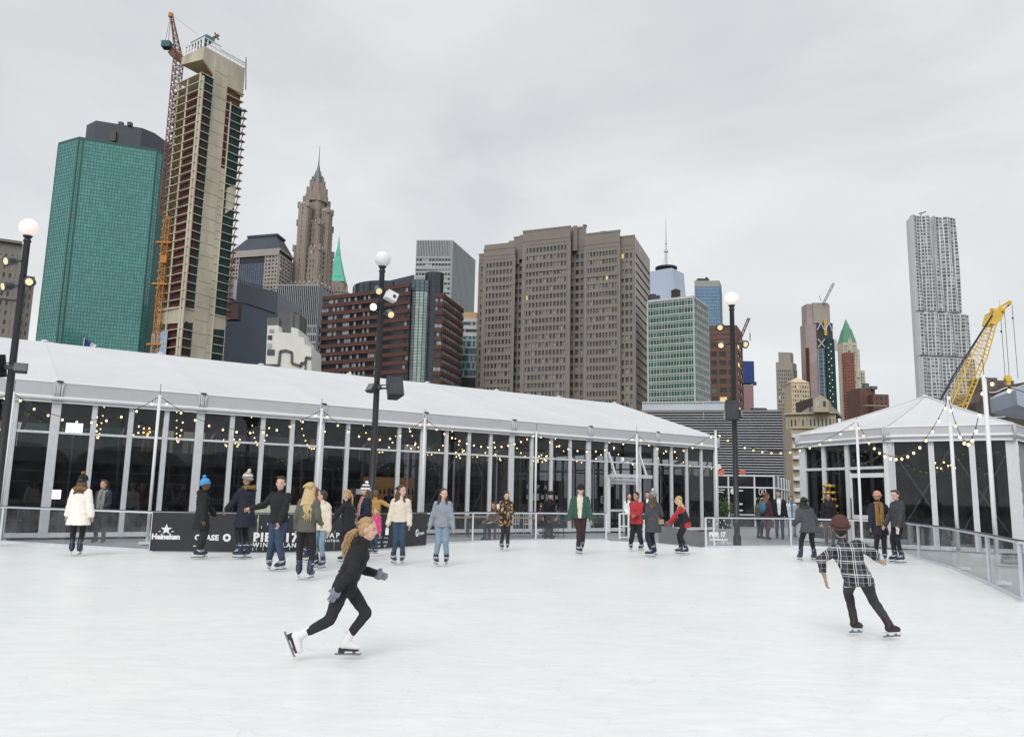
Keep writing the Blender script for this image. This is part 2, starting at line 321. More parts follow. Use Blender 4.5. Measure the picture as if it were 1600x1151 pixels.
# door surround and leaves in the sixth bay
d=MB(); a=tp(5.27,-.12,0); b=tp(5.73,-.12,0); dz=2.55
for q in (a,b): d.bar(q,q+Vector((0,0,dz)),.14)
d.bar(a+Vector((0,0,dz+.05))-TU*.3-TB*.5,b+Vector((0,0,dz+.05))+TU*.3-TB*.5,.16,.16); d.bar(a+Vector((0,0,dz-.12)),b+Vector((0,0,dz-.12)),.1,.12)
for q in (a,b): d.bar(q+Vector((0,0,dz+.05))-TB*.5,q+Vector((0,0,3.7)),.07); d.bar(q+Vector((0,0,dz+.05))-TB*.5,q+Vector((0,0,dz+.05)),.09)
d.build('door_canopy',M['alu'],TA)
for j,(u0,u1) in enumerate(((5.29,5.49),(5.51,5.71))):
    d=MB(); a=tp(u0,-.1,0); b=tp(u1,-.1,0); Z=Vector((0,0,1))
    for z in (.12,1.0,2.3): d.bar(a+Z*z,b+Z*z,.06,.16 if z!=1.0 else .1)
    d.bar(a,a+Z*2.36,.08); d.bar(b,b+Z*2.36,.08)
    dr=d.build('door',M['alu'],TA)
    q=MB(); q.quad(a+Z*.2,b+Z*.2,b+Z*2.25,a+Z*2.25); q.build('glass_panel',M['tglass'],dr)
    q=MB(); h=(b if j==0 else a)+TB*-.08; q.tube([h+Z*.85,h+Z*1.35],.018,6); q.build('handle',M['black'],dr)
# inner frame: back wall, floor, cross braces, end wall
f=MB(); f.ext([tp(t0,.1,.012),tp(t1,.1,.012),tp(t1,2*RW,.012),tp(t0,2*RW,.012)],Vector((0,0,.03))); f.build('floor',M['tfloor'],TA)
f=MB()
for k in range(-8,29):
    t=k/4; f.box(tp(t,2*RW,EV/2),(.16 if k%4 else .28,.12,EV),R)
for j in (1,2,3,4,5,6,7): f.bar(tp(t1,2*RW*j/8,0),tp(t1,2*RW*j/8,EV),.12)
f.bar(tp(t0,2*RW,TZ),tp(t1,2*RW,TZ),.08); f.bar(tp(t1,0,TZ),tp(t1,2*RW,TZ),.08)
f.build('rear_frame',M['alu'],TA)
f=MB(); f.quad(tp(t0,2*RW+.02,0),tp(t1,2*RW+.02,0),tp(t1,2*RW+.02,EV),tp(t0,2*RW+.02,EV)); f.quad(tp(t1,0,.1),tp(t1,2*RW,.1),tp(t1,2*RW,EV),tp(t1,0,EV)); f.build('rear_glass',M['tglass'],TA)
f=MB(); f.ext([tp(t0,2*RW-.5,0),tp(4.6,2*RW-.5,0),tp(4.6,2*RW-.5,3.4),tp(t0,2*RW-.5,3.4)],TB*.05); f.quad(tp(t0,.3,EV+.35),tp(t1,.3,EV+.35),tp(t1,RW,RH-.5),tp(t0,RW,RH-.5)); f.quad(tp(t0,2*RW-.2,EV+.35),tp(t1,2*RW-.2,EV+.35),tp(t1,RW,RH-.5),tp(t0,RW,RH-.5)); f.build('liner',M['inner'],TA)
f=MB()
for t in (3,3.5,6,6.5):
    f.bar(tp(t,.25,.2),tp(t+.5,.25,EV-.2),.05); f.bar(tp(t,.3,EV-.2),tp(t+.5,.3,.2),.05)
for t in range(-2,8):
    f.bar(tp(t,.2,EV),tp(t,RW,RH-.35),.18,.2); f.bar(tp(t,2*RW-.2,EV),tp(t,RW,RH-.35),.18,.2)
f.build('inner_brace',M['alu'],TA)
# black band of graphics seen through the glass near the doors
Z_=Vector((0,0,1))
f=MB(); f.ext([tp(4.26,.62,1.1),tp(4.80,.62,1.1),tp(4.80,.62,2.3),tp(4.26,.62,2.3)],TB*.04); bd=f.build('interior_sign',M['black'],TA)
M['signw']=emat('lit_letter',(.8,.82,.84),.35)
f=MB(); text(f,'FT  P  AT',.27,tp(4.30,.60,1.90),TU,Z_,track=1.25,bold=.006)
for k in range(7): f.box(tp(4.32+k*.062,.60,1.55),(.15,.01,.30 if k%3 else .18),R)
f.build('lettering',M['signw'],bd)
f=MB(); f.ext([tp(5.28,.62,1.1),tp(5.50,.62,1.1),tp(5.50,.62,2.1),tp(5.28,.62,2.1)],TB*.04); bd=f.build('interior_sign',M['black'],TA)
f=MB(); text(f,'ER',.48,tp(5.30,.60,1.32),TU,Z_,bold=.012,track=1.15); f.build('lettering',M['signw'],bd)
# ---------------- right tent
ZB=3.8
PL,PM_,PR=atz(1255,699,ZB),atz(1388,690,ZB),atz(1580,687,ZB)
for q in (PL,PM_,PR): q.z=0
CB=Vector((17.2,33.0,0)); POLY=[PL,PM_,PR,2*CB-PL,2*CB-PM_,2*CB-PR]
TT=thing('pavilion_tent','smaller white pyramid-roofed marquee with tall glass panes at the right of the rink','tent',CB)
EB=ZB+.52; AP=Vector((CB.x,CB.y,zat(1443,619,33)))
r=MB(); rs=MB()
for i in range(6):
    a=POLY[i]; b=POLY[(i+1)%6]; oa=(a-CB).normalized()*.22; ob_=(b-CB).normalized()*.22; a=a+oa; b=b+ob_; K=6
    for k in range(K):
        def w(f,u): 
            p=(a.lerp(b,u)).lerp(Vector((AP.x,AP.y,0)),f); p.z=EB+(AP.z-EB)*f-.14*math.sin(math.pi*f)*(1 if 0<u<1 else .4); return p
        for j in range(4): r.quad(w(k/K,j/4),w(k/K,(j+1)/4),w((k+1)/K,(j+1)/4),w((k+1)/K,j/4))
    rs.tube([w(f/6,0)+Vector((0,0,.02)) for f in range(7)],.03,6)
r.ell(AP,(.14,.14,.07))
rr=r.build('roof',M['roof'],TT,True); rs.build('seam',M['roof'],rr,True)
v=MB(); gw=MB()
for i in range(6):
    a=POLY[i]; b=POLY[(i+1)%6]; a=a+(a-CB).normalized()*.22; b=b+(b-CB).normalized()*.22; nrm=(b-a).cross(Vector((0,0,1))).normalized()
    v.ext([a+Vector((0,0,ZB+.2)),b+Vector((0,0,ZB+.2)),b+Vector((0,0,EB-.01)),a+Vector((0,0,EB-.01))],nrm*-.04,0)
    v.ext([a+Vector((0,0,ZB))-nrm*.03,b+Vector((0,0,ZB))-nrm*.03,b+Vector((0,0,ZB+.17))-nrm*.03,a+Vector((0,0,ZB+.17))-nrm*.03],nrm*-.04,0)
    for z,q in ((ZB+.18,.05),(ZB,.03),(EB,.03)): v.tube([a+Vector((0,0,z)),b+Vector((0,0,z))],q,8,1)
    for j in range(5): gw.tube([a+(b-a).normalized()*(.06*(j-2))+Vector((0,0,ZB)),a+(b-a).normalized()*(.05*(j-2))+nrm*.03+Vector((0,0,ZB+.28)),a+(b-a).normalized()*(.055*(j-2))+Vector((0,0,EB+.02))],.026,6)
v.build('valance',[M['val'],M['white']],TT); gw.build('gutter_wrap',M['val'],TT,True)
def bwall(a,b,fr,transom,door=None):
    u=(b-a); Lw=u.length; u.normalize(); R=Matrix.Rotation(math.atan2(u.y,u.x),3,'Z'); nn=u.cross(Vector((0,0,1))).normalized()
    for i,f in enumerate(fr):
        w=.36 if f in (0,1) else .18; p=MB(); p.box(a+u*(Lw*f)+Vector((0,0,ZB/2)),(w,.16,ZB-.02),R)
        for q in ((-.35,-.1,.15,.38) if w>.3 else (-.22,.22)): p.box(a+u*(Lw*f)+nn*.085+u*(w*q)+Vector((0,0,ZB/2)),(.02,.014,ZB-.1),R)
        p.build('post',M['alu'],TT)
    for i in range(len(fr)-1):
        c0=a+u*(Lw*fr[i]+.1); c1=a+u*(Lw*fr[i+1]-.1); Z=Vector((0,0,1))
        spans=[(.14,ZB)] if not transom else [(.14,2.83),(2.92,ZB)]
        for za,zb in spans:
            q=MB(); q.quad(c0+Z*za,c1+Z*za,c1+Z*zb,c0+Z*zb); q.build('glass_panel',M['tglass'],TT)
        q=MB(); q.bar(c0+Z*.08,c1+Z*.08,.12,.14); q.build('sill',M['alu'],TT)
        if transom: q=MB(); q.bar(c0+Z*2.88,c1+Z*2.88,.12,.1); q.build('transom',M['alu'],TT)
        if transom:
            q=MB(); q.bar(c0+Z*2.93-nn*.3,c1+Z*3.45-nn*.1,.06); q.build('inner_brace',M['alu'],TT)
        if door==i:
            q=MB()
            for z in (.2,1.05,2.6): q.bar(c0+Z*z+nn*.06,c1+Z*z+nn*.06,.05,.16)
            q.bar(c0+nn*.06+u*.04,c0+nn*.06+u*.04+Z*2.7,.1); q.bar(c1+nn*.06-u*.04,c1+nn*.06-u*.04+Z*2.7,.1)
            dr=q.build('door',M['white'],TT); q=MB(); h=c0+nn*.16+u*.12; q.tube([h+Z*.95,h+Z*1.75],.022,6); q.build('handle',M['black'],dr)
bwall(PL,PM_,[0,.27,.55,1],True,2); bwall(PM_,PR,[0,.36,.69,1],False)
f=MB(); f.ext([PR+Vector((0,0,.02)),POLY[3]+Vector((0,0,.02)),POLY[3]+Vector((0,0,ZB)),PR+Vector((0,0,ZB))],Vector((-.06,.06,0)))
f.build('side_panel',mat('grey_cladding',(.24,.25,.27),.5,0,.4,.1,1),TT)
f=MB()
for i in range(9): f.ell(PR+Vector((.12+.03*math.sin(i*5),.0,.3+i*.4)),(.10+.03*math.sin(i*3),.12,.26),n=8,m=6)
f.build('foil_wrap',mat('crumpled_foil',(.6,.6,.62),.3,.6,.5,.3,8,.8,12),TT,True)
f=MB(); f.prism([tuple(p[:2]) for p in POLY],.012,.04); f.build('floor',M['tfloor'],TT)
f=MB()
for i in (3,4,5):
    a=POLY[i]; b=POLY[(i+1)%6]
    for k in range(4): f.bar(a.lerp(b,k/4),a.lerp(b,k/4)+Vector((0,0,ZB)),.18)
    f.bar(a+Vector((0,0,2.88)),b+Vector((0,0,2.88)),.08)
u=(PR-PM_).normalized(); ni=Vector((u.y*-1,u.x,0)); 
for (fa,fb) in ((.02,.5),(.52,.98)):
    a=PM_.lerp(PR,fa)+ni*.4; b=PM_.lerp(PR,fb)+ni*.4; Z=Vector((0,0,1))
    f.bar(a+Z*.3,b+Z*3.5,.04); f.bar(a+Z*3.5,b+Z*.3,.04)
f.build('rear_frame',M['alu'],TT)
f=MB()
for i in (3,4,5):
    a=POLY[i]; b=POLY[(i+1)%6]; f.quad(a,b,b+Vector((0,0,ZB)),a+Vector((0,0,ZB)))
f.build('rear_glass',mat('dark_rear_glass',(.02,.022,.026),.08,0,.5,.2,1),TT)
f=MB()
for i in range(6):
    a=POLY[i].lerp(CB,.05)+Vector((0,0,ZB+.3)); b=POLY[(i+1)%6].lerp(CB,.05)+Vector((0,0,ZB+.3)); f.add([a,b,AP-Vector((0,0,.4))],[(0,1,2)])
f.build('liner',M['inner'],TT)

# ============================================================ RINK FENCE
M['fglass']=clearglass('rink_glass',(.86,.89,.90),.9,.03,1.5,.07,(.55,.58,.62))
M['frail']=mat('rail_metal',(.66,.69,.73),.35,.3,.5,.05,4)
M['ban']=mat('banner_black',(.035,.037,.042),.6,0,.3,.12,2)
FH=.98; Z=Vector((0,0,1))
def fence_run(root,pts,kinds,posts):
    for i in range(len(pts)-1):
        a,b=pts[i],pts[i+1]; u=(b-a).normalized(); k=kinds[i]
        if k=='gap': continue
        r=MB(); r.bar(a+Z*FH,b+Z*FH,.07,.045); r.build('rail',M['frail'],root); r=MB(); r.bar(a+Z*.03,b+Z*.03,.07,.06); r.build('rail',M['frail'],root)
        if k=='glass':
            q=MB(); q.quad(a+Z*.06,b+Z*.06,b+Z*(FH-.03),a+Z*(FH-.03)); q.build('glass_panel',M['fglass'],root)
        if k=='ban':
            q=MB(); nn=u.cross(Z).normalized(); q.ext([a+Z*.02+nn*.05,b+Z*.02+nn*.05,b+Z*(FH+.01)+nn*.05,a+Z*(FH+.01)+nn*.05],nn*.02); q.build('banner_panel',M['ban'],root)
        c=MB(); c.bar(a+Z*(FH+.035),b+Z*(FH+.035),.07,.02); c.build('cap_strip',M['dark'],root)
    for p in posts:
        q=MB(); q.bar(p,p+Z*FH,.06,.06); q.box(p+Z*.01,(.18,.18,.02)); q.build('post',M['frail'],root)
F1=thing('rink_fence','clear glass rink fence with the long black advertising banner, running to the gate','fence',FP[3])
fence_run(F1,LEFT[1:]+FP,['glass']*4+['ban']*4+['glass']*3,LEFT[1:]+[FP[0],FP[2],FP[6],FP[7],FP[8],FP[9]])
# open gate and grey apron panel
q=MB(); nn=(GP[1]-GP[0]).cross(Z).normalized(); q.ext([GP[0],GP[1],GP[1]+Z*.5,GP[0]+Z*.62],nn*-.05)
tag(q.build('apron_panel',mat('apron_grey',(.16,.165,.17),.6,0,.4,.1,2)),'low dark grey panel between the open gate and the right fence','panel')
GT=thing('rink_gate','narrow white framed glass gate standing open behind the person in red jacket','gate',atz(985,843,0))
for px in (968,982,1006,1018):
    p0=atz(px,842,0); q=MB(); q.bar(p0,p0+Z*FH,.07); q.build('post',M['white'],GT)
for a_,b_ in ((968,982),(1006,1018)):
    a=atz(a_,842,0); b=atz(b_,842,0); 
    for zz in (FH,.5,.08): q=MB(); q.bar(a+Z*zz,b+Z*zz,.06,.05); q.build('rail',M['white'],GT)
    q=MB(); q.quad(a+Z*.1,b+Z*.1,b+Z*.95,a+Z*.95); q.build('glass_panel',M['fglass'],GT)
F2=thing('rink_fence','clear glass rink fence curving from the small black poster towards the right foreground','fence',FR[3])
fence_run(F2,FR+RIGHT,['glass']*(len(FR)+2),[FR[0],FR[0].lerp(FR[1],.09),FR[1],FR[2],FR[4],FR[6],FR[7],RIGHT[0],RIGHT[1]])
# banner writing
def bpt(px,z):   # point on the banner run at picture column px
    pts=FP[2:7]
    v=ray(px,820); 
    for a,b in zip(pts[:-1],pts[1:]):
        d=b-a; k=v.x/v.y; den=d.x-k*d.y
        s=(k*a.y-a.x)/den
        if -.002<=s<=1.002: u=d.normalized(); nn=u.cross(Z).normalized(); return a+d*s+nn*.075+Z*z,u
    u=(pts[-1]-pts[0]).normalized(); return pts[-1]+Z*z,u
def flat(mb,org,u,pts,mi=0):
    nn=u.cross(Z).normalized(); mb.ext([org+u*x+Z*y for x,y in pts],nn*.006,mi)
lt=MB()
o,u=bpt(262,.50)
star=[(math.sin(math.pi*i/5)*(.145 if i%2==0 else .06),math.cos(math.pi*i/5)*(.145 if i%2==0 else .06)) for i in range(10)][::-1]
flat(lt,o+Z*.06,u,star)
for s_ in (-.19,.13): flat(lt,o+u*s_,u,[(0,0),(.06,0),(.06,.02),(0,.02)])
o,u=bpt(240,.32); text(lt,'Heineken',.185,o,u,Z,bold=.010,track=.98)
o,u=bpt(307,.31); text(lt,'CHASE',.185,o,u,Z,bold=.009,track=1.08)
o,u=bpt(357,.375); R8=[(math.cos(math.pi/4*i+.39)*.105,math.sin(math.pi/4*i+.39)*.105) for i in range(8)]; I4=[(.04,-.04),(.04,.04),(-.04,.04),(-.04,-.04)]
for i in range(4):
    a=R8[(2*i)%8-1]; b=R8[(2*i)%8]; c=R8[(2*i+1)%8]; flat(lt,o,u,[I4[i],I4[i-1],a,b] if False else [a,b,(b[0]*.42,b[1]*.42),(a[0]*.42,a[1]*.42)])
    a=b; b=c; flat(lt,o,u,[a,b,(b[0]*.42,b[1]*.42),(a[0]*.42,a[1]*.42)])
o,u=bpt(398,.30); text(lt,'PIER 17',.30,o,u,Z,bold=.016,track=1.2)
o,u=bpt(398,.155); text(lt,'WINTERLAND',.155,o,u,Z,bold=.004,track=1.35)
random.seed(3)
for i in range(16):
    px=398+i*4.6; z=(.70,.80,.62,.88)[i%4] if i%3 else .06
    o,u=bpt(px,z); flat(lt,o,u,[(0,0),(.014,0),(.014,.065),(0,.065)])
o,u=bpt(499,.37); text(lt,'SEAPORT',.19,o,u,Z,bold=.004,track=1.5)
o,u=bpt(506,.26); text(lt,'DISTRICT • NYC',.085,o,u,Z,bold=.003,track=1.5)
o,u=bpt(577,.33); text(lt,'Lindsha',.22,o,u,Z,bold=.0,track=.8)
o,u=bpt(612,.36); text(lt,'L      O',.18,o,u,Z,bold=.004)
o,u=bpt(649,.40); C=[(math.cos(a*.3142)*.085,math.sin(a*.3142)*.115) for a in range(20)]; flat(lt,o,u,C)
bn=[c for c in F1.children if c.name.startswith('banner_panel')][0]
lo=lt.build('lettering',M['white'],bn)
lt=MB(); o,u=bpt(649,.40); nn=u.cross(Z).normalized(); flat(lt,o+nn*.008,u,[(-.06,-.03),(.05,.01),(.06,.035),(-.05,-.005)]); flat(lt,o+nn*.008,u,[(-.01,.03),(.03,.05),(.02,.07),(-.02,.05)])
lt.build('roundel_stripe',M['ban'],bn)
lt=MB(); o,u=bpt(652.5,.355); text(lt,'pepsi',.125,o,u,Z,bold=.003)
lt.build('lettering',M['white'],[c for c in F1.children if c.name.startswith('banner_panel')][-1])
# small poster at the start of the right fence
a,b=FR[0],FR[1]; u=(b-a).normalized(); nn=u.cross(Z).normalized()
pp=[c for c in F2.children if c.name.startswith('glass_panel')][0]
q=MB(); text(q,'PIER 17',.21,a+u*.12+Z*.36+nn*.035,u,Z,bold=.012); text(q,'WINTERLAND',.105,a+u*.12+Z*.22+nn*.035,u,Z,bold=.004,track=1.15)
for i in range(26): x=.1+.9*random.random(); z=.55+.35*random.random() if i%2 else .1+.06*random.random(); flat(q,a+u*x+Z*z+nn*.032,u,[(0,0),(.018,0),(.018,.05),(0,.05)])
q.build('lettering',M['white'],pp)

# ============================================================ STRING LIGHT POLES
PZ=4.35
PPX=[(22,612),(250,617),(503,638),(664,653),(838,674),(995,678),(1118,672),(1338,656),(1482,619),(1537,585)]
PP=[atz(x,y,PZ) for x,y in PPX]
PP=[Vector((-19,20,PZ))]+PP+[Vector((11.6,10.5,PZ))]
lab=['outside the frame beyond the left lamp post','at the far left beside the black lamp post','in front of the left tent above the star logo','in front of the tent above the long-haired skater in grey','right of the middle lamp post above the pale blue jacket','above the skater in the dark patterned coat','in front of the tent doors','at the far corner of the long tent','before the doors of the pyramid-roofed tent','before the middle panes of the pyramid-roofed tent','tallest in view, nearest the right edge','beyond the right edge']
sags=[.7,.75,.85,.8,.75,.7,.7,.9,1.35,1.25,.9]
for i,p in enumerate(PP):
    r_=thing('light_pole','slim white string-light pole '+lab[i],'pole',(p.x,p.y,0),0,'white string-light poles around the rink')
    q=MB(); q.tube([(p.x,p.y,-.02),(p.x,p.y,PZ)],.045,10); q.build('pole',M['white'],r_,True)
    q=MB(); q.box((p.x,p.y,.03),(.34,.34,.06)); q.build('base',M['white'],r_)
    q=MB(); q.tube([(p.x,p.y,PZ),(p.x,p.y,PZ+.3)],.008,5); q.ell((p.x,p.y,PZ+.31),.018,n=6,m=5); q.build('finial',M['dark'],r_)
slab=['from beyond the left edge to the far left pole','across the first panes at the left','across the window bays above the blue and striped hats','across the panes behind the middle lamp post','across the cross-braced panes','across the panes above the green jacket','across the tent doors and last panes','bridging the gap between the two tents','at the left glass of the pyramid-roofed tent','swooping deep between the two tall right poles','with large bulbs at the right edge']
BM=None
def string(a,b,sag,root,sp=.42,col='bulb',rb=.034):
    Ld=(b-a).length; n=24; pts=[a.lerp(b,i/n)-Z*(sag*4*(i/n)*(1-i/n)) for i in range(n+1)]
    q=MB(); q.tube(pts,.009,4); q.build('cable',M['black'],root)
    k=max(3,int(Ld*1.05/sp))
    for i in range(k):
        f=(i+.5)/k; p=a.lerp(b,f)-Z*(sag*4*f*(1-f))
        bulb(p,root,col,rb)
BME={}
def bulb(p,root,col='bulb',rb=.034):
    key=(col,rb)
    if key not in BME:
        q=MB(); q.tube([(0,0,0),(0,0,-.05)],.018,6,1); q.ell((0,0,-.05-rb*.95),(rb,rb,rb*1.15),n=8,m=6); BME[key]=q.mesh('bulb',[M[col],M['black']],True)
    link_copy('bulb',BME[key],root,p)
for i in range(len(PP)-1):
    a,b=PP[i].copy(),PP[i+1].copy(); a.z-=.04; b.z-=.04
    r_=thing('string_lights','string of warm bulbs '+slab[i],'string lights',a.lerp(b,.5)-Z*sags[i],0,'string lights slung between the white poles')
    string(a,b,sags[i],r_,.42,'bulb',.031 if i<8 else .036)
# inside the tents
for j,t in enumerate([-.6,.28,.9,1.6,2.1,2.8,3.35,3.9,4.7,5.4,6.3]):
    a=tp(t,.5,EV-.1); b=tp(t+.25,RW*.9,RH-1.3); root=thing('string_lights','indoor string of amber bulbs, %s from the left under the long tent roof'%(['leftmost','first','second','third','fourth','fifth','sixth','seventh','eighth','ninth','last'][j]),'string lights',a.lerp(b,.5),0,'indoor strings in the long tent')
    string(a,b,1.5,root,.5,'bulbi',.028)
for j,(t,b_,zz) in enumerate([(.62,1.2,3.7),(1.45,3,3.6),(3.1,1.5,3.7),(3.62,1.3,3.5),(3.95,1.0,3.4),(4.6,1.4,3.5)]):
    c=tp(t,b_,zz); root=thing('bulb_cluster','cluster of amber bulbs inside the long tent, %s from the left'%(['first','second','third','fourth','fifth','sixth'][j]),'chandelier',c,0,'bulb clusters in the long tent')
    q=MB(); q.tube([c,c+Z*1.2],.008,4); q.tube([c+Vector((.3*math.cos(a*.7),.3*math.sin(a*.7),0)) for a in range(10)],.012,4); q.build('frame',M['black'],root)
    for i in range(12): bulb(c+Vector((.3*math.cos(i*.55),.3*math.sin(i*.55),.04*math.sin(i*3)-.12*(i%3))),root,'bulbi',.028)
c=CB+Vector((-1,-3,3.2)); root=thing('bulb_cluster','cluster of small bulbs hanging inside the pyramid-roofed tent','chandelier',c,0)
q=MB(); q.tube([c,c+Z*1.2],.008,4); q.tube([c+Vector((.3*math.cos(a*.7),.3*math.sin(a*.7),0)) for a in range(10)],.012,4); q.build('frame',M['black'],root)
for i in range(9): bulb(c+Vector((.35*math.cos(i*.7),.35*math.sin(i*.7),-.1*(i%3))),root,'bulbi',.03)

# ============================================================ BLACK LAMP POSTS
def spot(root,c,d,lit):
    c=Vector(c); d=Vector(d).normalized(); q=MB(); q.tube([c-d*.17,c-d*.15,c-d*.02,c+d*.13,c+d*.15],[.06,.1,.135,.14,.15],14); o=q.build('spotlight',mat('spot_housing',(.15,.16,.17),.4,.5) if 'spot' not in M else M['spot'],root,True)
    q=MB(); q.tube([c+d*.151,c+d*.156],[.098,.094],16); q.build('lens',M['lenslit'] if lit else M['lens'],o)
M['spot']=mat('spot_housing',(.10,.105,.12),.4,.4); M['lens']=emat('spot_lens',(.85,.72,.42),.30); M['lenslit']=emat('spot_lens_lit',(1,.9,.65),8)
M['globe1']=emat('globe_glow',(.92,.80,.74),.40); M['globe2']=emat('globe_pale',(.72,.74,.77),.08)
def lamp(px,topy,d,label,spots,gl):
    g=atd(px,topy,d); x,y=g.x,g.y; root=thing('lamp_post',label,'street lamp',(x,y,0),0,'black lamp posts with globe and spotlights')
    q=MB(); q.tube([(x,y,-.02),(x,y,.35),(x,y,.4),(x,y,g.z-.42),(x,y,g.z-.40),(x,y,g.z-.27)],[.14,.14,.10,.085,.11,.06],12); q.build('pole',M['black'],root,True)
    q=MB(); q.tube([(x,y,g.z-.29),(x,y,g.z-.24)],[.10,.13],12); q.build('collar',M['black'],root,True)
    q=MB(); q.ell(g,.25,n=24,m=16); q.build('globe',M[gl],root,True)
    for (sx_,sy_,dx,dz,lit) in spots:
        c=atd(sx_,sy_,d-.05); q=MB(); q.bar((x,y,c.z+.02),(c.x,c.y,c.z),.05); q.build('bracket',M['black'],root); spot(root,c,(dx,-.8,dz),lit)
    return root,x,y
def speaker(px,py,d,label,w=.42,h=.62,tilt=.2,yaw=.4,pole=None):
    c=atd(px,py,d); R=Matrix.Rotation(yaw,3,'Z')@Matrix.Rotation(tilt,3,'X'); root=thing('loudspeaker',label,'loudspeaker',c,0,'black loudspeakers on the lamp posts')
    q=MB(); hw=w/2; P=[(-hw,-.18),(hw,-.18),(hw*.62,.2),(-hw*.62,.2)]; n=4
    q.add([c+R@Vector((a,b,-h/2)) for a,b in P]+[c+R@Vector((a,b,h/2)) for a,b in P],[(3,2,1,0),(4,5,6,7),(0,1,5,4),(1,2,6,5),(2,3,7,6),(3,0,4,7)]); q.build('cabinet',M['black'],root)
    q=MB(); q.box(c+R@Vector((0,-.187,0)),(w*.94,.012,h*.95),R); q.build('grille',M['dark'],root)
    q=MB(); q.bar(c,Vector((pole[0],pole[1],c.z)),.05); q.bar(c+Z*.1,Vector((pole[0],pole[1],c.z+.1)),.03); q.build('bracket',M['black'],root)
def flood(px,py,d,label,yaw,pole,tilt=-.4):
    c=atd(px,py,d); R=Matrix.Rotation(yaw,3,'Z')@Matrix.Rotation(tilt,3,'X'); root=thing('floodlight',label,'floodlight',c,0,'black floodlights clamped to the lamp posts')
    q=MB(); q.box(c,(.34,.12,.26),R)
    for i in range(5): q.box(c+R@Vector((-.12+.06*i,.09,0)),(.012,.08,.22),R)
    q.build('housing',M['dark'],root)
    q=MB(); q.box(c+R@Vector((0,-.064,0)),(.30,.01,.22),R); q.build('lens',mat('flood_glass',(.12,.13,.14),.1,0,.8),root)
    q=MB(); q.bar(c,Vector((pole[0],pole[1],c.z+.04)),.05); q.box(Vector((pole[0],pole[1],c.z+.04)),(.26,.26,.12)); q.build('clamp',M['dark'],root)
r_,x,y=lamp(45,356,21.6,'black lamp post with glowing globe at the far left',[(17,408,-.35,-.25,0),(13,447,-.5,-.3,0),(48,441,.25,-.15,0)],'globe1')
speaker(-6,572,21.5,'black loudspeaker on the far left lamp post, partly cut by the left edge',pole=(x,y),yaw=-.4); flood(32,575,21.4,'black floodlight on the far left lamp post',.5,(x,y))
r_,x,y=lamp(598,405,24.2,'black lamp post with unlit white globe in the middle, one spotlight brightly lit',[(591,453,.3,-.5,0),(586,480,-.15,-.15,1),(609,490,.4,-.4,0)],'globe2')
speaker(615,606,24.0,'black tilted loudspeaker on the middle lamp post',.5,.62,-.35,.5,(x,y)); flood(580,606,24.1,'black floodlight pair on the middle lamp post',-.8,(x,y),-.5)
c=atd(611,463,24.0); root=thing('security_camera','white boxy camera on the middle lamp post under the globe','camera',c); R=Matrix.Rotation(.5,3,'Z')@Matrix.Rotation(.35,3,'Y')
q=MB(); q.box(c,(.34,.3,.26),R); q.build('housing',M['white'],root); q=MB(); q.tube([c+R@Vector((.06,-.151,0)),c+R@Vector((.06,-.17,0))],.05,12); q.build('lens',M['black'],root); q=MB(); q.bar(c,Vector((x,y,c.z+.1)),.05); q.box(c+R@Vector((-.04,0,.17)),(.2,.16,.05),R); q.build('bracket',M['dark'],root)
r_,x,y=lamp(1143,467,28.3,'black lamp post with glowing globe between the two tents',[(1126,510,-.35,-.45,0),(1127,538,-.3,-.4,0),(1161,537,.35,-.3,0)],'globe1')
speaker(1142,641,28.0,'black upright loudspeaker on the lamp post between the tents',.46,.7,0,0,(x,y)); flood(1156,646,28.3,'black floodlight on the lamp post between the tents',1.2,(x,y),0)
# ============================================================ CITY
V3=lambda p,z: Vector((p[0],p[1],z))
def facade(g,panes,p0,p1,z0,z1,nc,nr,pw,sh,dep=.3,mi=0,end=None,only=None):
    p0=V3(p0,0); p1=V3(p1,0); u=p1-p0; Lw=u.length; u.normalize(); n=u.cross(Z); cw=Lw/nc; ch=(z1-z0)/nr; a=math.atan2(u.y,u.x); R=Matrix.Rotation(a,3,'Z')
    if pw:
        for i in range(nc+1):
            w=pw if 0<i<nc else (end or pw); s=0 if 0<i<nc else (w/2 if i==0 else -w/2)
            g.box(p0+u*(cw*i+s)+n*(dep/2)+Z*((z0+z1)/2),(w,dep,z1-z0),R,mi)
    if sh:
        for j in range(nr+1): g.box(p0+u*(Lw/2)+n*((dep-.06)/2)+Z*(z0+ch*j),(Lw-.02,dep-.06,sh),R,mi)
    if panes is not None:
        for j in range(nr):
            for i in range(nc):
                if only and not only(i,j): continue
                panes.append((p0+u*(cw*(i+.5))+n*.04+Z*(z0+ch*(j+.5)),a,cw-pw+.04,ch-sh+.04))
def emit(root,panes,m,name='window',lim=100):
    if not panes: return
    panes=sorted(panes,key=lambda p:-(p[2]*p[3])/max(1,(p[0]-CAM).length_squared)); me={}
    for c,a,w,h in panes[:lim]:
        k=(round(w,1),round(h,1))
        if k not in me: q=MB(); q.quad((-w/2,0,-h/2),(w/2,0,-h/2),(w/2,0,h/2),(-w/2,0,h/2)); me[k]=q.mesh(name,[m])
        link_copy(name,me[k],root,c,a)
    if panes[lim:]:
        q=MB()
        for c,a,w,h in panes[lim:]:
            u=Vector((math.cos(a),math.sin(a),0)); q.quad(c-u*w/2-Z*h/2,c+u*w/2-Z*h/2,c+u*w/2+Z*h/2,c-u*w/2+Z*h/2)
        o=q.build(name,m,root); o['kind']='stuff'
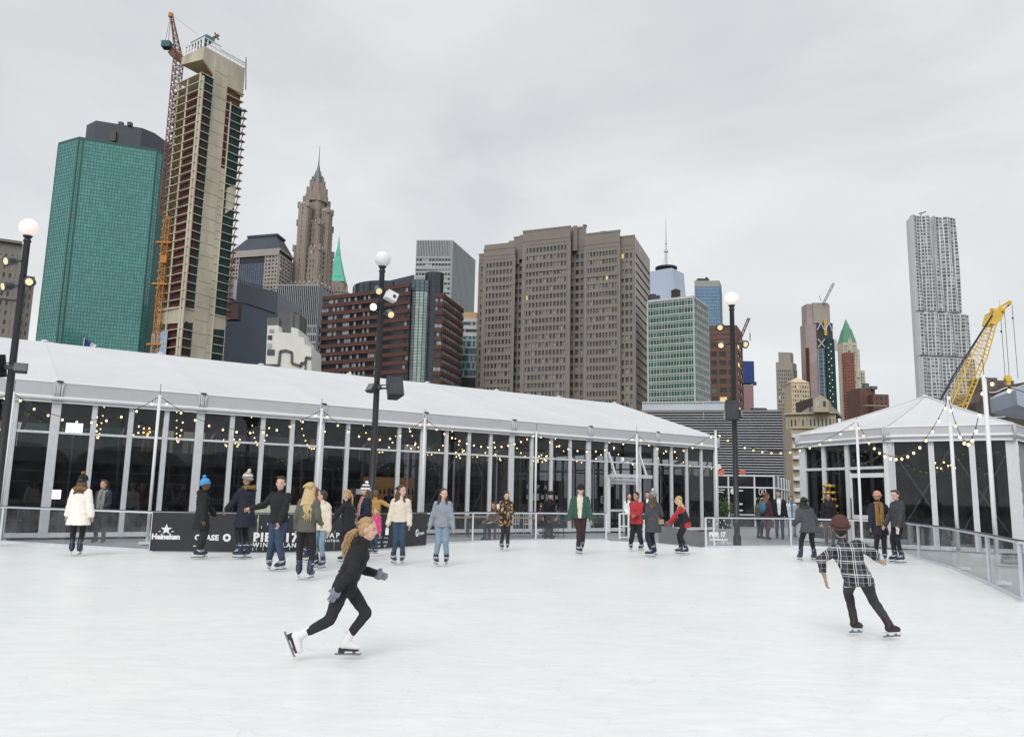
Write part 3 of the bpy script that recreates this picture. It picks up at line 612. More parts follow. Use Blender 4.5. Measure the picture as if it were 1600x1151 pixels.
def sheet(root,panes,m,name='glass_wall'):
    q=MB()
    for c,a,w,h in panes:
        u=Vector((math.cos(a),math.sin(a),0)); q.quad(c-u*w/2-Z*h/2,c+u*w/2-Z*h/2,c+u*w/2+Z*h/2,c-u*w/2+Z*h/2)
    return q.build(name,m,root)
def core(root,foot,z0,z1,m,name='core'):
    q=MB(); q.prism([tuple(p[:2]) for p in foot],z0,z1); return q.build(name,m,root)
def quadfoot(l,m_,r): return [l,m_,r,l+r-m_]
def bld(name,label,p): return thing(name,label,'building' if 'tower' not in name else 'tower',(p[0],p[1],-9))
def solids(root,name,mb_,m,smooth=False): return mb_.build(name,m,root,smooth)
def roofbits(root,foot,z,seed,n=5,hm=3,m=None):
    random.seed(seed); c=sum((V3(p,0) for p in foot),Vector())/len(foot); q=MB()
    for i in range(n):
        a=foot[random.randrange(len(foot))]; p=c.lerp(V3(a,0),random.uniform(.1,.6)); w=random.uniform(2,5); q.box(V3(p,z+hm*.4),(w,w*.8,hm*random.uniform(.4,1)))
    return q.build('rooftop_unit',m or M['dark'],root)
M['win']=winmat('office_glass',A(60,68,76,1.1),A(170,175,178,1.2),.14,.012)
M['parapet']=mat('roof_edge_metal',(.12,.12,.13),.6,0,.4,.1,.2)

# --- far left stone building
d=300; z=zat(0,381,d); a=pos(-90,d-12,z); b=pos(36,d,z); zz=zat(36,432,d+6); c=pos(28,d+3,zz); e_=pos(55,d+6,zz)
M['stone1']=mat('grey_stone',A(118,112,104),.85,0,.3,.14,.12)
r_=bld('stone_building','old grey stone building with small square windows at the far left edge',b)
ft=[a,b,b*1.09,a*1.09]; core(r_,ft,-9,z,M['stone1']); core(r_,[c,e_,V3(e_*1.05,0),V3(c*1.05,0)],-9,zz,M['stone1'],'wing')
g=MB(); P=[]; facade(g,P,a,b,z-62,z-4,13,16,1.25,1.9,.5); facade(g,P,c,e_,zz-50,zz-3,3,13,.9,1.9,.5)
g.build('wall',M['stone1'],r_); emit(r_,P,M['win'])
g=MB(); g.bar(V3(a,z+.3)+Vector((0,-.6,0)),V3(b,z+.3)+Vector((0,-.6,0)),1.6,1.0); g.bar(V3(a,z-22)+Vector((0,-.6,0)),V3(b,z-22)+Vector((0,-.6,0)),1.0,.8); g.build('cornice',M['stone1'],r_)

# --- emerald glass tower
d=400; z=zat(124,216,d)
pa=pos(91,408,z); pb=pos(123.5,400,z); pc=pos(131,401,z); pd=pos(246,414,z); pe=pos(254.5,418,z)
ft=[pa,pb,pc,pd,pe,pe+Vector((6,34,0)),pa+Vector((-4,36,0))]
M['em_g']=mat('emerald_glass',(.10,.32,.30),.12,.2,.8,.16,.015,.0,isl=.13)
M['em_m']=mat('emerald_mullion',A(40,92,84,1.0),.4,.1,.5,.1,.1)
r_=bld('office_tower','tall octagonal emerald green glass tower with dark penthouse','' or pc)
core(r_,ft,-9,z,M['em_m']); g=MB(); P=[]
z0=zat(180,600,400); nr=int((z-z0)/1.87)
for (p,q_,n) in ((pa,pb,12),(pb,pc,2),(pc,pd,25),(pd,pe,2)): facade(g,P,p,q_,z0,z-.6,n,nr,.16,.2,.14,end=.5)
sheet(r_,P,M['em_g']); g.build('mullions',M['em_m'],r_)
g=MB(); g.prism([tuple((p-(p-pc)*.0)[:2]) for p in ft],z,z+.9); g.build('parapet',M['em_m'],r_)
zp=zat(150,191,408); f2=[pos(135.5,412,zp),pos(150,406,zp),pos(222,414,zp),pos(241.5,420,zp)]; f2+= [f2[3]+Vector((3,16,0)),f2[0]+Vector((0,16,0))]
ph=core(r_,f2,z,zp,mat('penthouse_grey',A(72,76,86,1.2),.6,0,.4,.08,.1),'penthouse')
g=MB()
for px in (165,177): c=pos(px,409,zp-6); g.box(V3(c,zp-7.5),(3.4,1.6,5.6),Matrix.Rotation(.12,3,'Z'))
g.box(V3(pos(166,409,z+3),z+2.6),(8,1.4,.8)); g.build('louvre',M['black'],ph)
g=MB()
for px in (189,203): c=pos(px,412,zp); g.box(V3(c,zp+1),(2.2,2.2,2))
g.build('rooftop_unit',M['dark'],ph)

# --- concrete tower under construction
M['rawc']=mat('raw_concrete',A(174,166,146,1.38),.9,0,.2,.30,.09,.1,stretch=(1,1,.35))
M['netg']=mat('green_netting',A(44,68,66,1.15),.9,0,.1,.25,.3)
M['netr']=mat('red_netting',A(86,50,46,1.15),.85,0,.1,.3,.4)
M['nett']=mat('brown_netting',A(118,86,62,1.2),.9,0,.1,.3,.3)
d=300; z=zat(319,72,d); pm=pos(319,d,z); pl=pos(284,d+9,z); pr=pos(383,d+17,z); bk=pl+pr-pm
r_=bld('construction_tower','bare concrete skyscraper under construction with open floors and red and green netting',pm)
ul=(pm-pl); WL=ul.length; ul.normalize(); ur=(pr-pm); WR=ur.length; ur.normalize(); nl=ul.cross(Z); nr_=ur.cross(Z)
def L_(s,o=0,zz=0): return V3(pl+ul*s+nl*o,zz)
def R_(s,o=0,zz=0): return V3(pm+ur*s+nr_*o,zz)
ztop=z; FHt=3.45
q=MB(); q.prism([tuple((pl+ul*3-nl*3.5)[:2]),tuple((pm-nl*3.5-nr_*1)[:2]),tuple((pr-nr_*1-ur*.5)[:2]),tuple((bk+Vector((0,-1,0)))[:2])],-9,z-10); q.build('core',M['nett'],r_)
# crown
q=MB(); q.ext([L_(0,0,z-3.4),L_(WL,0,z-5.8),L_(WL,0,z),L_(0,0,z)],-nl*.8); q.ext([R_(0,0,z-5.8),R_(WR*.27,0,z-10),R_(WR,0,z-13),R_(WR,0,z),R_(0,0,z)],-nr_*.8)
q.prism([tuple(p[:2]) for p in (pl+ul*.3-nl*.3,pm-nl*.5-nr_*.4,pr-nr_*.4-ur*.3,bk)],z-3.6,z-.4)
q.ext([R_(WR*.59,.25,-9),R_(WR*.73,.25,-9),R_(WR*.73,.25,zat(357,262,d+10)),R_(WR*.59,.25,zat(357,262,d+10))],-nr_*1.1)
q.ext([R_(WR*.27,.25,-9),R_(WR*.60,.25,-9),R_(WR*.60,.25,z-1),R_(WR*.27,.25,z-1)],-nr_*1.2)
q.ext([R_(WR*.78,.2,z-66),R_(WR*.99,.2,z-62),R_(WR*.99,.2,z-52),R_(WR*.78,.2,z-55)],-nr_*1)
zb_=zat(270,500,d); 
q.ext([L_(0,.1,zb_),L_(WL,.1,zb_-1),L_(WL,.1,zb_+5.5),L_(0,.1,zb_+6.5)],-nl*1); q.ext([R_(0,.1,zb_-1),R_(WR*.27,.1,zb_),R_(WR*.27,.1,zb_+5.5),R_(0,.1,zb_+5.5)],-nr_*1); q.ext([R_(WR*.6,.1,zb_-1),R_(WR,.1,zb_),R_(WR,.1,zb_+5.5),R_(WR*.6,.1,zb_+5.5)],-nr_*1)
for k in range(26):       # pour joints on the shear wall, in a darker concrete tone
    zz=z-8-k*5.2; q.box(R_(WR*.435,.27,zz),(WR*.32,.06,.10),Matrix.Rotation(math.atan2(ur.y,ur.x),3,'Z'),1)
q.build('concrete_wall',[M['rawc'],mat('pour_joint',(.20,.19,.16),.9)],r_)
nf=int((z-12-zb_)/FHt); zs=[z-12-FHt*k for k in range(nf)]+[zb_-FHt*k for k in range(1,9)]
for k,zz in enumerate(zs):
    q=MB(); ex=3.6 if 1<=k<nf-2 else .4
    if k in (0,): ex=0
    q.ext([L_(-ex,-6.5,zz),L_(-ex,.0,zz),L_(0,.7,zz),L_(WL+.2,.5,zz),V3(pm+nl*.5+nr_*.5+ul*.3,zz),R_(WR*.27,.4,zz),R_(WR*.27,-6,zz)],Z*.32); q.ext([R_(WR*.60,.4,zz),R_(WR+.3,.4,zz),R_(WR+.3,-5,zz),R_(WR*.60,-5,zz)],Z*.3); q.build('floor_slab',M['rawc'],r_)
    if k>2:
        q=MB(); q.quad(L_(WL*.42,-.6,zz+.3),L_(WL-.6,-.6,zz+.3),L_(WL-.6,-.6,zz+FHt-.4),L_(WL*.42,-.6,zz+FHt-.4)); q.build('red_net',M['netr'],r_); q=MB(); q.quad(R_(WR*.1,.12,zz+.3),R_(WR*.17,.12,zz+.3),R_(WR*.17,.12,zz+FHt),R_(WR*.1,.12,zz+FHt)); q.build('red_net',M['netr'],r_); q=MB(); q.quad(R_(WR*.60,.1,zz+.3),R_(WR*.70,.1,zz+.3),R_(WR*.70,.1,zz+FHt-.1),R_(WR*.60,.1,zz+FHt-.1)); q.build('red_net',M['netr'],r_)
    if 2<=k<nf:
        q=MB(); c=R_(WR,0,zz); q.ext([c+Z*.2,c+ur*1.9-Z*.2,c-Z*.8],nr_*1.6); q.ext([c+ur*1.3+Z*-.2,c+ur*1.5-Z*.2,c+ur*.5-Z*3.3,c+ur*.2-Z*3.3],nr_*.3); q.build('outrigger',M.setdefault('outr',mat('outrigger_brown',A(118,84,74,1.15),.8)),r_)
q=MB(); q.quad(R_(0,.02,-9),R_(WR*.27,.02,-9),R_(WR*.27,.02,z-12),R_(0,.02,z-12)); q.quad(R_(WR*.7,.02,-9),R_(WR,.02,-9),R_(WR,.02,z-18),R_(WR*.7,.02,z-18)); q.build('green_net',M['netg'],r_)
q=MB()
for s in (0,WL*.42,WL-.3): q.bar(L_(s,.15,-9),L_(s,.15,z-12),.8 if s>WL*.9 else .6)
q.bar(R_(.5,.5,-9),R_(.5,.5,z-13),.9); q.bar(R_(WR*.71,.3,-9),R_(WR*.71,.3,z-18),.5)
for k in range(0,nf+8,1):
    zz=z-14-FHt*k; q.bar(L_(WL*.1+((k*37)%5)*.3,-2,zz),L_(WL*.1+((k*37)%5)*.3,-2,zz+FHt),.4)
q.build('column',M['rawc'],r_)
q=MB()
for s_,o_ in ((-3.4,-1.2),(-3.4,-5.5),(-1.6,-.4),(WL*.22,-.2)): q.bar(L_(s_,o_,zb_-20),L_(s_,o_,z-24),.22)
for k,zz in enumerate(zs[2:nf-2]):
    q.bar(L_(-3.5,-.3,zz+1.2),L_(0,.6,zz+1.2),.12); q.bar(L_(0,.6,zz+1.2),L_(WL*.42,.5,zz+1.2),.1); q.bar(L_(-3.4,-1.2,zz),L_(-1.6,-.4,zz+FHt),.12); q.bar(L_(-3.4,-5.5,zz),L_(-3.4,-1.2,zz+FHt),.12)
    if (k*7)%5<2: q.box(L_(WL*(.05+.3*((k*13)%7)/7),-1.2,zz+1.1),(1.6,1.2,1.5))
q.build('edge_scaffold',M['nett'],r_)
q=MB()
for s0,s1,zz,h in ((.05,.95,z,4.2),(0,0,0,0)):
    if h:
        for k in range(7): q.bar(L_(WL*.1+k*WL*.13,-.5,zz),L_(WL*.1+k*WL*.13,-.5,zz+h),.5)
        q.bar(L_(WL*.1,-.5,zz+h),L_(WL*.9,-.5,zz+h),.5,.8); q.bar(L_(WL*.1,-.5,zz+h*.5),L_(WL*.9,-.5,zz+h*.5),.3,.3)
for k in range(12):
    s=WR*k/11; q.bar(R_(s,-.4,z),R_(s,-.4,z+(4 if k<5 else 2.6)),.35)
q.bar(R_(0,-.4,z+4),R_(WR*.4,-.4,z+4),.4); q.bar(R_(WR*.4,-.4,z+2.6),R_(WR,-.4,z+2.6),.35); q.bar(R_(0,-.4,z+2),R_(WR,-.4,z+1.6),.25)
q.build('roof_scaffold',M['alu'],r_)
q=MB(); q.ext([L_(WL*.25,-1,z+4.4),L_(WL*.95,-1,z+4.4),L_(WL*.95,-1,z+6),L_(WL*.25,-1,z+6)],-nl*4); q.build('teal_cover',mat('teal_sheet',A(70,130,130,1.2),.7),r_)
zt=zat(250,515,d); q=MB(); P=[]; 
a=V3(pl-ul*1.5+nl*1,0); b=V3(pl+ul*(WL*.6)+nl*1,0); facade(q,P,a,b,zat(250,575,d),zt,8,8,.12,.15,.1); sheet(r_,P,mat('pale_blue_glass',A(150,172,200,1.2),.15,0,.6,.1,.2,isl=.15),'new_glazing'); q.build('mullions',M['alu'],r_)
q=MB(); c=pos(365,d+19,zat(365,488,d+19)); q.box(V3(c,zat(365,488,d+19)),(5,4,6.5)); q.build('hoist_cabin',mat('maroon_box',A(58,32,38,1.2),.6),r_)
def lattice(root,p0,p1,w,n,m,r=.12,name='mast',w1=None,side=None):
    p0=Vector(p0); p1=Vector(p1); d=(p1-p0).normalized(); x=(side or d.cross(Vector((0,1,0)))).normalized(); x=(x-d*x.dot(d)).normalized(); y=d.cross(x); w1=w1 or w; q=MB()
    def c(i,f): ww=(w+(w1-w)*f)/2; return p0.lerp(p1,f)+x*(ww*(-1,1,1,-1)[i])+y*(ww*(-1,-1,1,1)[i])
    for i in range(4): q.bar(c(i,0),c(i,1),r*1.6)
    for k in range(n):
        for i in range(4): q.bar(c(i,k/n),c((i+1)%4,k/n),r); q.bar(c(i if k%2 else (i+1)%4,k/n),c((i+1)%4 if k%2 else i,(k+1)/n),r)
    return q.build(name,m,root)
M['oran']=mat('ochre_paint',A(176,118,40,1.3),.6,0,.4,.15,.3)
M['rust']=mat('rust_red_paint',A(124,78,56,1.15),.6,0,.4,.15,.3)
hp=pos(244,d+6,60); HT=thing('hoist_mast','ochre construction hoist mast climbing the left side of the raw concrete tower','hoist',V3(hp,-9))
lattice(HT,V3(hp,-9),V3(hp+Vector((.5,0,0)),zat(244,330,d)),2.2,52,M['oran'],.16)
q=MB(); 
for py in (372,438,534): zz=zat(240,py,d); q.box(V3(hp,zz),(6,2.6,.7))
q.build('tie_frame',M['oran'],HT)
q=MB(); q.box(V3(hp+Vector((1.2,-1.4,0)),zat(240,400,d)),(2.4,2,3)); q.build('lift_cabin',M['oran'],HT)
cp=pos(270,d+12,100); CT=thing('tower_crane','slim rust-red tower crane standing against the top of the raw concrete tower','crane',V3(cp,-9))
zc_=zat(272,92,d+12)
cp=pos(279,d+12,zc_); OFF[CT.name]=Vector((cp.x,cp.y,-9)); CT.location=(cp.x,cp.y,-9)
lattice(CT,V3(cp,zat(240,330,d)+2),V3(cp,zc_),3.0,34,M['rust'],.18)
at=lambda x,y: atd(x,y,d+12)
q=MB(); q.ext([at(262,82),at(281,96),at(286,88),at(268,72)],Vector((0,3,0))); q.build('slewing_platform',M['rust'],CT)
q=MB(); q.box(at(261,71),(3.6,3.4,2.6)); q.build('counterweight',mat('teal_block',A(60,98,104,1.2),.7),CT)
lattice(CT,at(280,92),at(268,24),2.4,12,M['rust'],.16,'jib',.8)
q=MB(); q.bar(at(263,66),at(267,26),.16); q.bar(at(258,66),at(266,26),.12); q.bar(at(270,25),at(309,54),.08); q.bar(at(282,92),at(272,30),.1); q.build('pendant',M['dark'],CT)
q=MB(); q.box(at(267,24),(1.6,1.4,1.8)); q.build('jib_head',M['oran'],CT)
m_=thing('derrick','small pale derrick arm on the roof of the raw concrete tower','crane',at(330,62)); 
q=MB(); q.bar(atd(322,66,d+8),atd(342,55,d+8),.8); q.bar(atd(336,52,d+8),atd(341,62,d+8),.7); q.bar(atd(326,66,d+8),atd(330,60,d+8),.5); q.build('arm',M['rust'],m_)
m_=thing('mast_antenna','thin lattice mast at the right edge of the raw concrete tower top','antenna',atd(384,115,d+17)); q=MB(); q.bar(atd(384,140,d+17),atd(384.5,90,d+17),.35); q.build('mast',M['rust'],m_)

# --- hip-roofed tower
d=600; z=zat(437,391,d); a=pos(361,612,z); b=pos(437,600,z); c=pos(457,625,z); ft=quadfoot(a,b,c)
M['st4']=mat('pale_granite',A(150,142,136,1.3),.8,0,.3,.1,.1)
r_=bld('office_tower','stone tower with a dark hipped roof and blue central glazing',b); core(r_,ft,-9,z,M['black']); g=MB(); P=[]; P2=[]
zl=zat(400,480,d)
u=(b-a).normalized(); w_=(b-a).length
facade(g,P,a,a+u*w_*.2,zl,z-3.6,3,14,.9,1.3,.8); facade(g,P,a+u*w_*.72,b,zl,z-3.6,4,14,1.2,1.6,.8); facade(g,P,b,c,zl,z-3.6,5,14,1.4,1.6,.8)
gg=MB(); facade(gg,P2,a+u*w_*.2,a+u*w_*.72,zl,z-9,12,24,.15,.15,.3)
g.ext([V3(a,z-4),V3(b,z-4),V3(b,z),V3(a,z)],Vector((0,-1.4,0))); g.build('wall',M['st4'],r_); gg.build('mullions',M['dark'],r_)
sheet(r_,P2,mat('blue_grey_glass',A(84,100,120,1.25),.15,0,.6,.1,.1,isl=.15)); emit(r_,P,M['win'],lim=100)
ctr=sum(ft,Vector())/4; ex=[ctr+(p-ctr)*1.05 for p in ft]; q=MB(); q.prism([tuple(p[:2]) for p in ex],z,z+1.6); q.build('cornice',M['st4'],r_)
zt=zat(398,363,d); tp4=[ctr+(p-ctr)*.58+Vector((2.5,0,0)) for p in ft]; q=MB(); q.frust([p[:2] for p in [ctr+(p-ctr)*1.02 for p in ft]],z+1.6,[p[:2] for p in tp4],zt)
q.prism([tuple((ctr+(p-ctr)*.63+Vector((2.5,0,0)))[:2]) for p in ft],zt,zt+1.8)
q.build('roof',mat('dark_slate_roof',A(62,70,82,1.1),.6,0,.4,.1,.1),r_)

# --- dark slate-blue slab
d=335; z=zat(372,437,d); a=pos(358,337,z); b=pos(434,352,z); zr=zat(434,457,352)
r_=bld('office_block','plain dark slate-blue slab building without windows',a)
M['slab']=mat('slate_blue_cladding',A(74,88,104,1.2),.35,0,.5,.12,.02)
q=MB(); q.ext([V3(a,-9),V3(b,-9),V3(b,zr),V3(a,z)],Vector((3,30,0))); q.build('wall',M['slab'],r_)
u=(b-a).normalized(); n=u.cross(Z); q=MB(); w_=(b-a).length
q.ext([V3(a+u*w_*.0+n*.1,zat(360,470,d)),V3(a+u*w_*.35+n*.1,zat(385,468,d)),V3(b+n*.1,zat(434,486,d+12)),V3(b+n*.1,zr),V3(a+n*.1,z)],n*.5)
q.build('upper_cladding',mat('slate_grey_cladding',A(84,90,102,1.15),.5,0,.5,.08,.05),r_)
q=MB()
for k in range(40): p=a+u*(w_*(k+.5)/40); q.bar(V3(p,z-1-(z-zr)*k/40),V3(p,z+1.3-(z-zr)*k/40),.12)
q.bar(V3(a,z+1.3),V3(b,zr+1.3),.15); q.build('railing',M['dark'],r_)
q=MB(); p=pos(361,d-3,z); q.box(V3(p,zat(361,455,d)),(4.2,4,8.5)); q.build('white_hoarding',M['white'],r_)

# --- art deco brick tower with spire
d=620; M['brick6']=mat('brown_brick',A(136,124,115,1.4),.85,0,.3,.16,.06,stretch=(1,1,.3)); M['stone6']=mat('pale_stone_trim',A(170,164,158,1.3),.8,0,.3,.1,.1)
r_=bld('art_deco_tower','slender brown brick art deco tower with stepped crown and needle spire',pos(490,d))
def blk(x0,x1,xm,ytop,dd,ybot=560,dep=.6):
    """two-faced block: front x0..xm, side xm..x1"""
    zz=zat((x0+xm)/2,ytop,dd); a=pos(x0,dd+4,zz); b=pos(xm,dd,zz); c=pos(x1,dd+ (x1-xm)*.9+2,zz); return zz,quadfoot(a,b,c)
P=[]; 
for (x0,x1,xm,yt,dd,nc1,nc2) in ((455,521,497,440,618,9,6),(460,520,499,385,624,8,5),(466,519,499,345,628,7,5),(468,486,481,317,622,3,2),(504,519,513,327,632,2,2),(476,514,499,308,632,5,4)):
    zz,ft=blk(x0,x1,xm,yt,dd); core(r_,ft,-9,zz,M['brick6'],'setback'); g=MB(); zl=zz-(70 if yt<400 else 40); nrr=int((zz-2-zl)/3.8)
    facade(g,P,ft[0],ft[1],zl,zz-2,nc1,nrr,1.9,1.2,.7); facade(g,P,ft[1],ft[2],zl,zz-2,nc2,nrr,1.9,1.2,.7)
    for p in ft[:3]: g.box(V3(p,zz-.5),(2.4,2.4,5))
    g.build('wall',M['brick6'],r_)
    q=MB()
    for t in range(0,7): q.box(V3(ft[0].lerp(ft[1],t/6),zz+.2)+Vector((0,-.5,0)),(.9,.9,2.2))
    for t in range(1,5): q.box(V3(ft[1].lerp(ft[2],t/4),zz+.2)+Vector((0,-.5,0)),(.9,.9,2.2))
    q.build('pinnacle',M['stone6'],r_)
emit(r_,P,winmat('deco_glass',A(62,60,60,1.1),A(190,188,172,1.3),.30,.02),lim=100)
c=pos(495.5,640,zat(495,300,640)); q=MB(); q2=MB()
def oct_(cx,r,n=8,rot=.39): return [(cx.x+r*math.cos(2*math.pi*i/n+rot),cx.y+r*math.sin(2*math.pi*i/n+rot)) for i in range(n)]
yz=lambda y: zat(496,y,640)
for (y0,y1,r0,r1) in ((318,306,9.5,9.5),(306,296,8.2,7.6),(296,287,6.2,5.8)): q.frust(oct_(c,r0),yz(y0),oct_(c,r1),yz(y1))
for i in range(8): p=oct_(c,8.0)[i]; q.box((p[0],p[1],yz(301)),(1.3,1.3,8)); p=oct_(c,5.9)[i]; q.box((p[0],p[1],yz(289)),(1.1,1.1,7))
q.build('crown',M['brick6'],r_)
for (y0,y1,r0,r1) in ((287,278,4.8,4.0),(278,268,3.4,2.2),(268,256,1.7,.5)): q2.frust(oct_(c,r0),yz(y0),oct_(c,r1),yz(y1))
for i in range(8): p=oct_(c,4.6)[i]; q2.box((p[0],p[1],yz(281)),(.9,.9,5))
q2.build('lantern',mat('verdigris_glass',A(92,108,112,1.1),.5,.2),r_)
q=MB(); q.tube([V3(c,yz(258)),V3(c,yz(250)),V3(c,yz(228))],[.6,.35,.14],6); q.build('spire',M['dark'],r_)

# --- copper pyramid tower
d=760; r_=bld('copper_roof_tower','stone tower with a bright green copper pyramid roof and needle',pos(525,d))
z=zat(528,438,d); a=pos(508,d,z); b=pos(537,d+4,z); ft=[a,b,b+Vector((0,20,0)),a+Vector((0,20,0))]; M['cop']=mat('green_copper',A(70,170,145,1.25),.6,0,.4,.12,.1)
zb=zat(530,452,d); a2=pos(505,d-2,zb); b2=pos(542,d+3,zb); core(r_,[a2,b2,b2+Vector((0,24,0)),a2+Vector((0,24,0))],-9,zb,M['brick6']); core(r_,ft,zb,z,M['brick6'],'upper_storey')
g=MB(); P=[]; facade(g,P,a2,b2,zb-16,zb-1,8,4,1.1,1.2,.6)
for i in range(6): g.box(V3(a2.lerp(b2,i/5),zb+1.5),(1.2,1.2,5))
g.build('wall',M['brick6'],r_); emit(r_,P,M['win'])
c=(a+b)/2+Vector((0,10,0)); q=MB(); h=lambda r: [(c.x-r,c.y-r),(c.x+r,c.y-r),(c.x+r,c.y+r),(c.x-r,c.y+r)]
q.frust(h(9.2),z,h(6.2),zat(526,422,d)); q.frust(h(6.2),zat(526,422,d),h(2.2),zat(523,394,d)); q.frust(h(2.4),zat(523,394,d),h(1.5),zat(522,383,d)); q.frust(h(1.2),zat(522,383,d),h(.15),zat(521,362,d))
for i in range(3): q.box((c.x-4+4*i,c.y-7.4,zat(527,430,d)),(1.4,1.4,2.6))
q.build('roof',M['cop'],r_)

# --- striped building
d=430; z=zat(499,446,d); a=pos(433.5,d+1,z); b=pos(499.5,d,z); c=pos(522,d+30,z); ft=quadfoot(a,b,c)
M['str']=mat('pale_fins',A(160,166,172,1.2),.5,0,.4,.06,.3)
r_=bld('office_block','dark glass office block with thin white vertical fins and a plain upper band',b); core(r_,ft,-9,z,mat('dark_glass_core',(.022,.025,.032),.15,0,.6)); 
g=MB(); P=[]; zl=zat(470,585,d); zm=z-9.5*3.9*.62
facade(g,None,a,b,zm,z,22,1,.32,.5,.5); facade(g,P,a,b,zl,zm,22,int((zm-zl)/3.9),.32,1.2,.5); g.build('fins',M['str'],r_); emit(r_,P,winmat('cool_glass',A(50,58,66,1),A(150,160,165,1.1),.12,.005),lim=100)
g=MB(); facade(g,None,b,c,zl,zm,6,int((zm-zl)/3.9),.3,1.6,.4); g.ext([V3(b,zm)+Vector((.1,-.1,0)),V3(c,zm)+Vector((.1,-.1,0)),V3(c,z)+Vector((.1,-.1,0)),V3(b,z)+Vector((.1,-.1,0))],Vector((.5,-.3,0))); g.build('side_wall',mat('mid_grey_panel',A(98,104,114,1.2),.5,0,.5,.08,.1),r_)

# --- white stepped mural building
d=260; r_=bld('mural_building','low white stepped building with a painted grey line mural',pos(450,d)); M['mur']=mat('white_render',A(206,206,196,1.25),.85,0,.2,.05,.2)
T=lambda x,y,dd=0: atd(340+x/6.394,420+y/6.394,d+dd)
ol=[(470,1150),(498,565),(610,565),(612,632),(735,640),(735,580),(808,602),(808,672),(866,692),(868,752),(936,782),(936,1150)]
q=MB(); q.ext([T(x,y) for x,y in ol],Vector((0,14,0))); q.build('wall',M['mur'],r_)
q=MB(); ml=[(478,962),(612,962),(625,822),(680,814),(742,832),(742,940),(832,972),(835,938),(878,942),(884,882),(936,892)]
for a,b in zip(ml[:-1],ml[1:]): q.bar(T(*a,-.25),T(*b,-.25),.5,.75)
q.bar(T(878,942,-.3),T(878,1040,-.3),.7,.4)
q.build('mural_line',mat('mural_grey',A(92,94,92,1.2),.9),r_)
for (x,y,w,h) in ((540,617,44,34),(524,685,44,42),(520,768,46,54),(533,834,74,58)):
    q=MB(); c=T(x,y,-.1); q.box(c,(w/6.394*d/F,.3,h/6.394*d/F)); q.build('window',M['win'],r_)
q=MB(); a=T(495,500,3); b=T(610,560,3); q.box((a+b)/2+Vector((0,3,0)),(abs(b.x-a.x),6,abs(a.z-b.z)+1)); a=T(600,440,4); b=T(745,600,4); q.box((a+b)/2+Vector((0,4,0)),(abs(b.x-a.x),7,abs(a.z-b.z)+2)); a=T(745,450,4); b=T(806,600,4); q.box((a+b)/2+Vector((0,6,-.3)),(abs(b.x-a.x),10,abs(a.z-b.z)+1)); q.build('rooftop_plant',mat('plant_screen',A(96,96,98,1.2),.8,0,.3,.2,.3,stretch=(1,1,.1)),r_)

# --- red brick banded block with curved glass
d=345; M['rb']=mat('red_brown_brick',A(98,66,60,1.05),.8,0,.3,.10,.3); M['dg']=winmat('band_glass',A(44,46,52,1.0),A(150,158,166,1.15),.34,.006)
M['bt']=mat('band_sky_glass',A(120,130,140,1.15),.08,0,.8,.1,.1,isl=.25)
r_=bld('office_block','wide red-brown brick block with ribbon windows and a curved pale glass bay',pos(600,d))
z=zat(507.5,464,d+10); a=pos(505,d+10,z); b=pos(642,d-12,z); core(r_,[a,b,b+Vector((0,40,0)),a+Vector((0,40,0))],-9,z,mat('black_glass_core',(.02,.02,.024),.12,0,.6))
z2=zat(690,464,d-6); c1=pos(681,d-12,z2); c2=pos(692,d-12,z2); c3=pos(723,d+16,z2); core(r_,[c1,c2,c3,c3+Vector((-12,24,0)),c1+Vector((0,34,0))],-9,z2,mat('black_glass_core',(.02,.02,.024),.12,0,.6),'east_wing')
def bands(root,p0,p1,z0,z1,fh,bh,nmull,bm,gm,dep=.6,gshare=None,pan=None):
    u=(p1-p0); Lw=u.length; u.normalize(); n=u.cross(Z); R=Matrix.Rotation(math.atan2(u.y,u.x),3,'Z'); k=int((z1-z0)/fh)
    for j in range(k+1):
        q=MB(); zz=z1-fh*j; q.box(V3(p0+u*(Lw/2)+n*(dep/2),zz-bh/2),(Lw,dep,bh),R); q.build('brick_band' if bm is M['rb'] else 'spandrel_band',bm,root)
        if j<k:
            q=MB(); cw=Lw/nmull
            for i in range(nmull):
                c=p0+u*(cw*(i+.5))+n*.12; q.quad(V3(c-u*(cw*.46),zz-fh),V3(c+u*(cw*.46),zz-fh),V3(c+u*(cw*.46),zz-bh),V3(c-u*(cw*.46),zz-bh))
            q.build('ribbon_window',gm,root)
fh=3.72; u=(b-a); 
bands(r_,V3(a,0),V3(a+u*.66,0),z-40,z,fh,1.75,26,M['rb'],M['dg']); bands(r_,V3(a+u*.675,0)+Vector((0,.8,0)),V3(b,0),z-40+1,z+1.5,fh,1.75,12,M['rb'],M['dg'])
bands(r_,V3(c1,0),V3(c2,0),z2-40,z2,fh,1.9,3,M['rb'],M['dg']); bands(r_,V3(c2,0),V3(c3,0),z2-40,z2,fh,1.9,12,M['rb'],M['bt'])
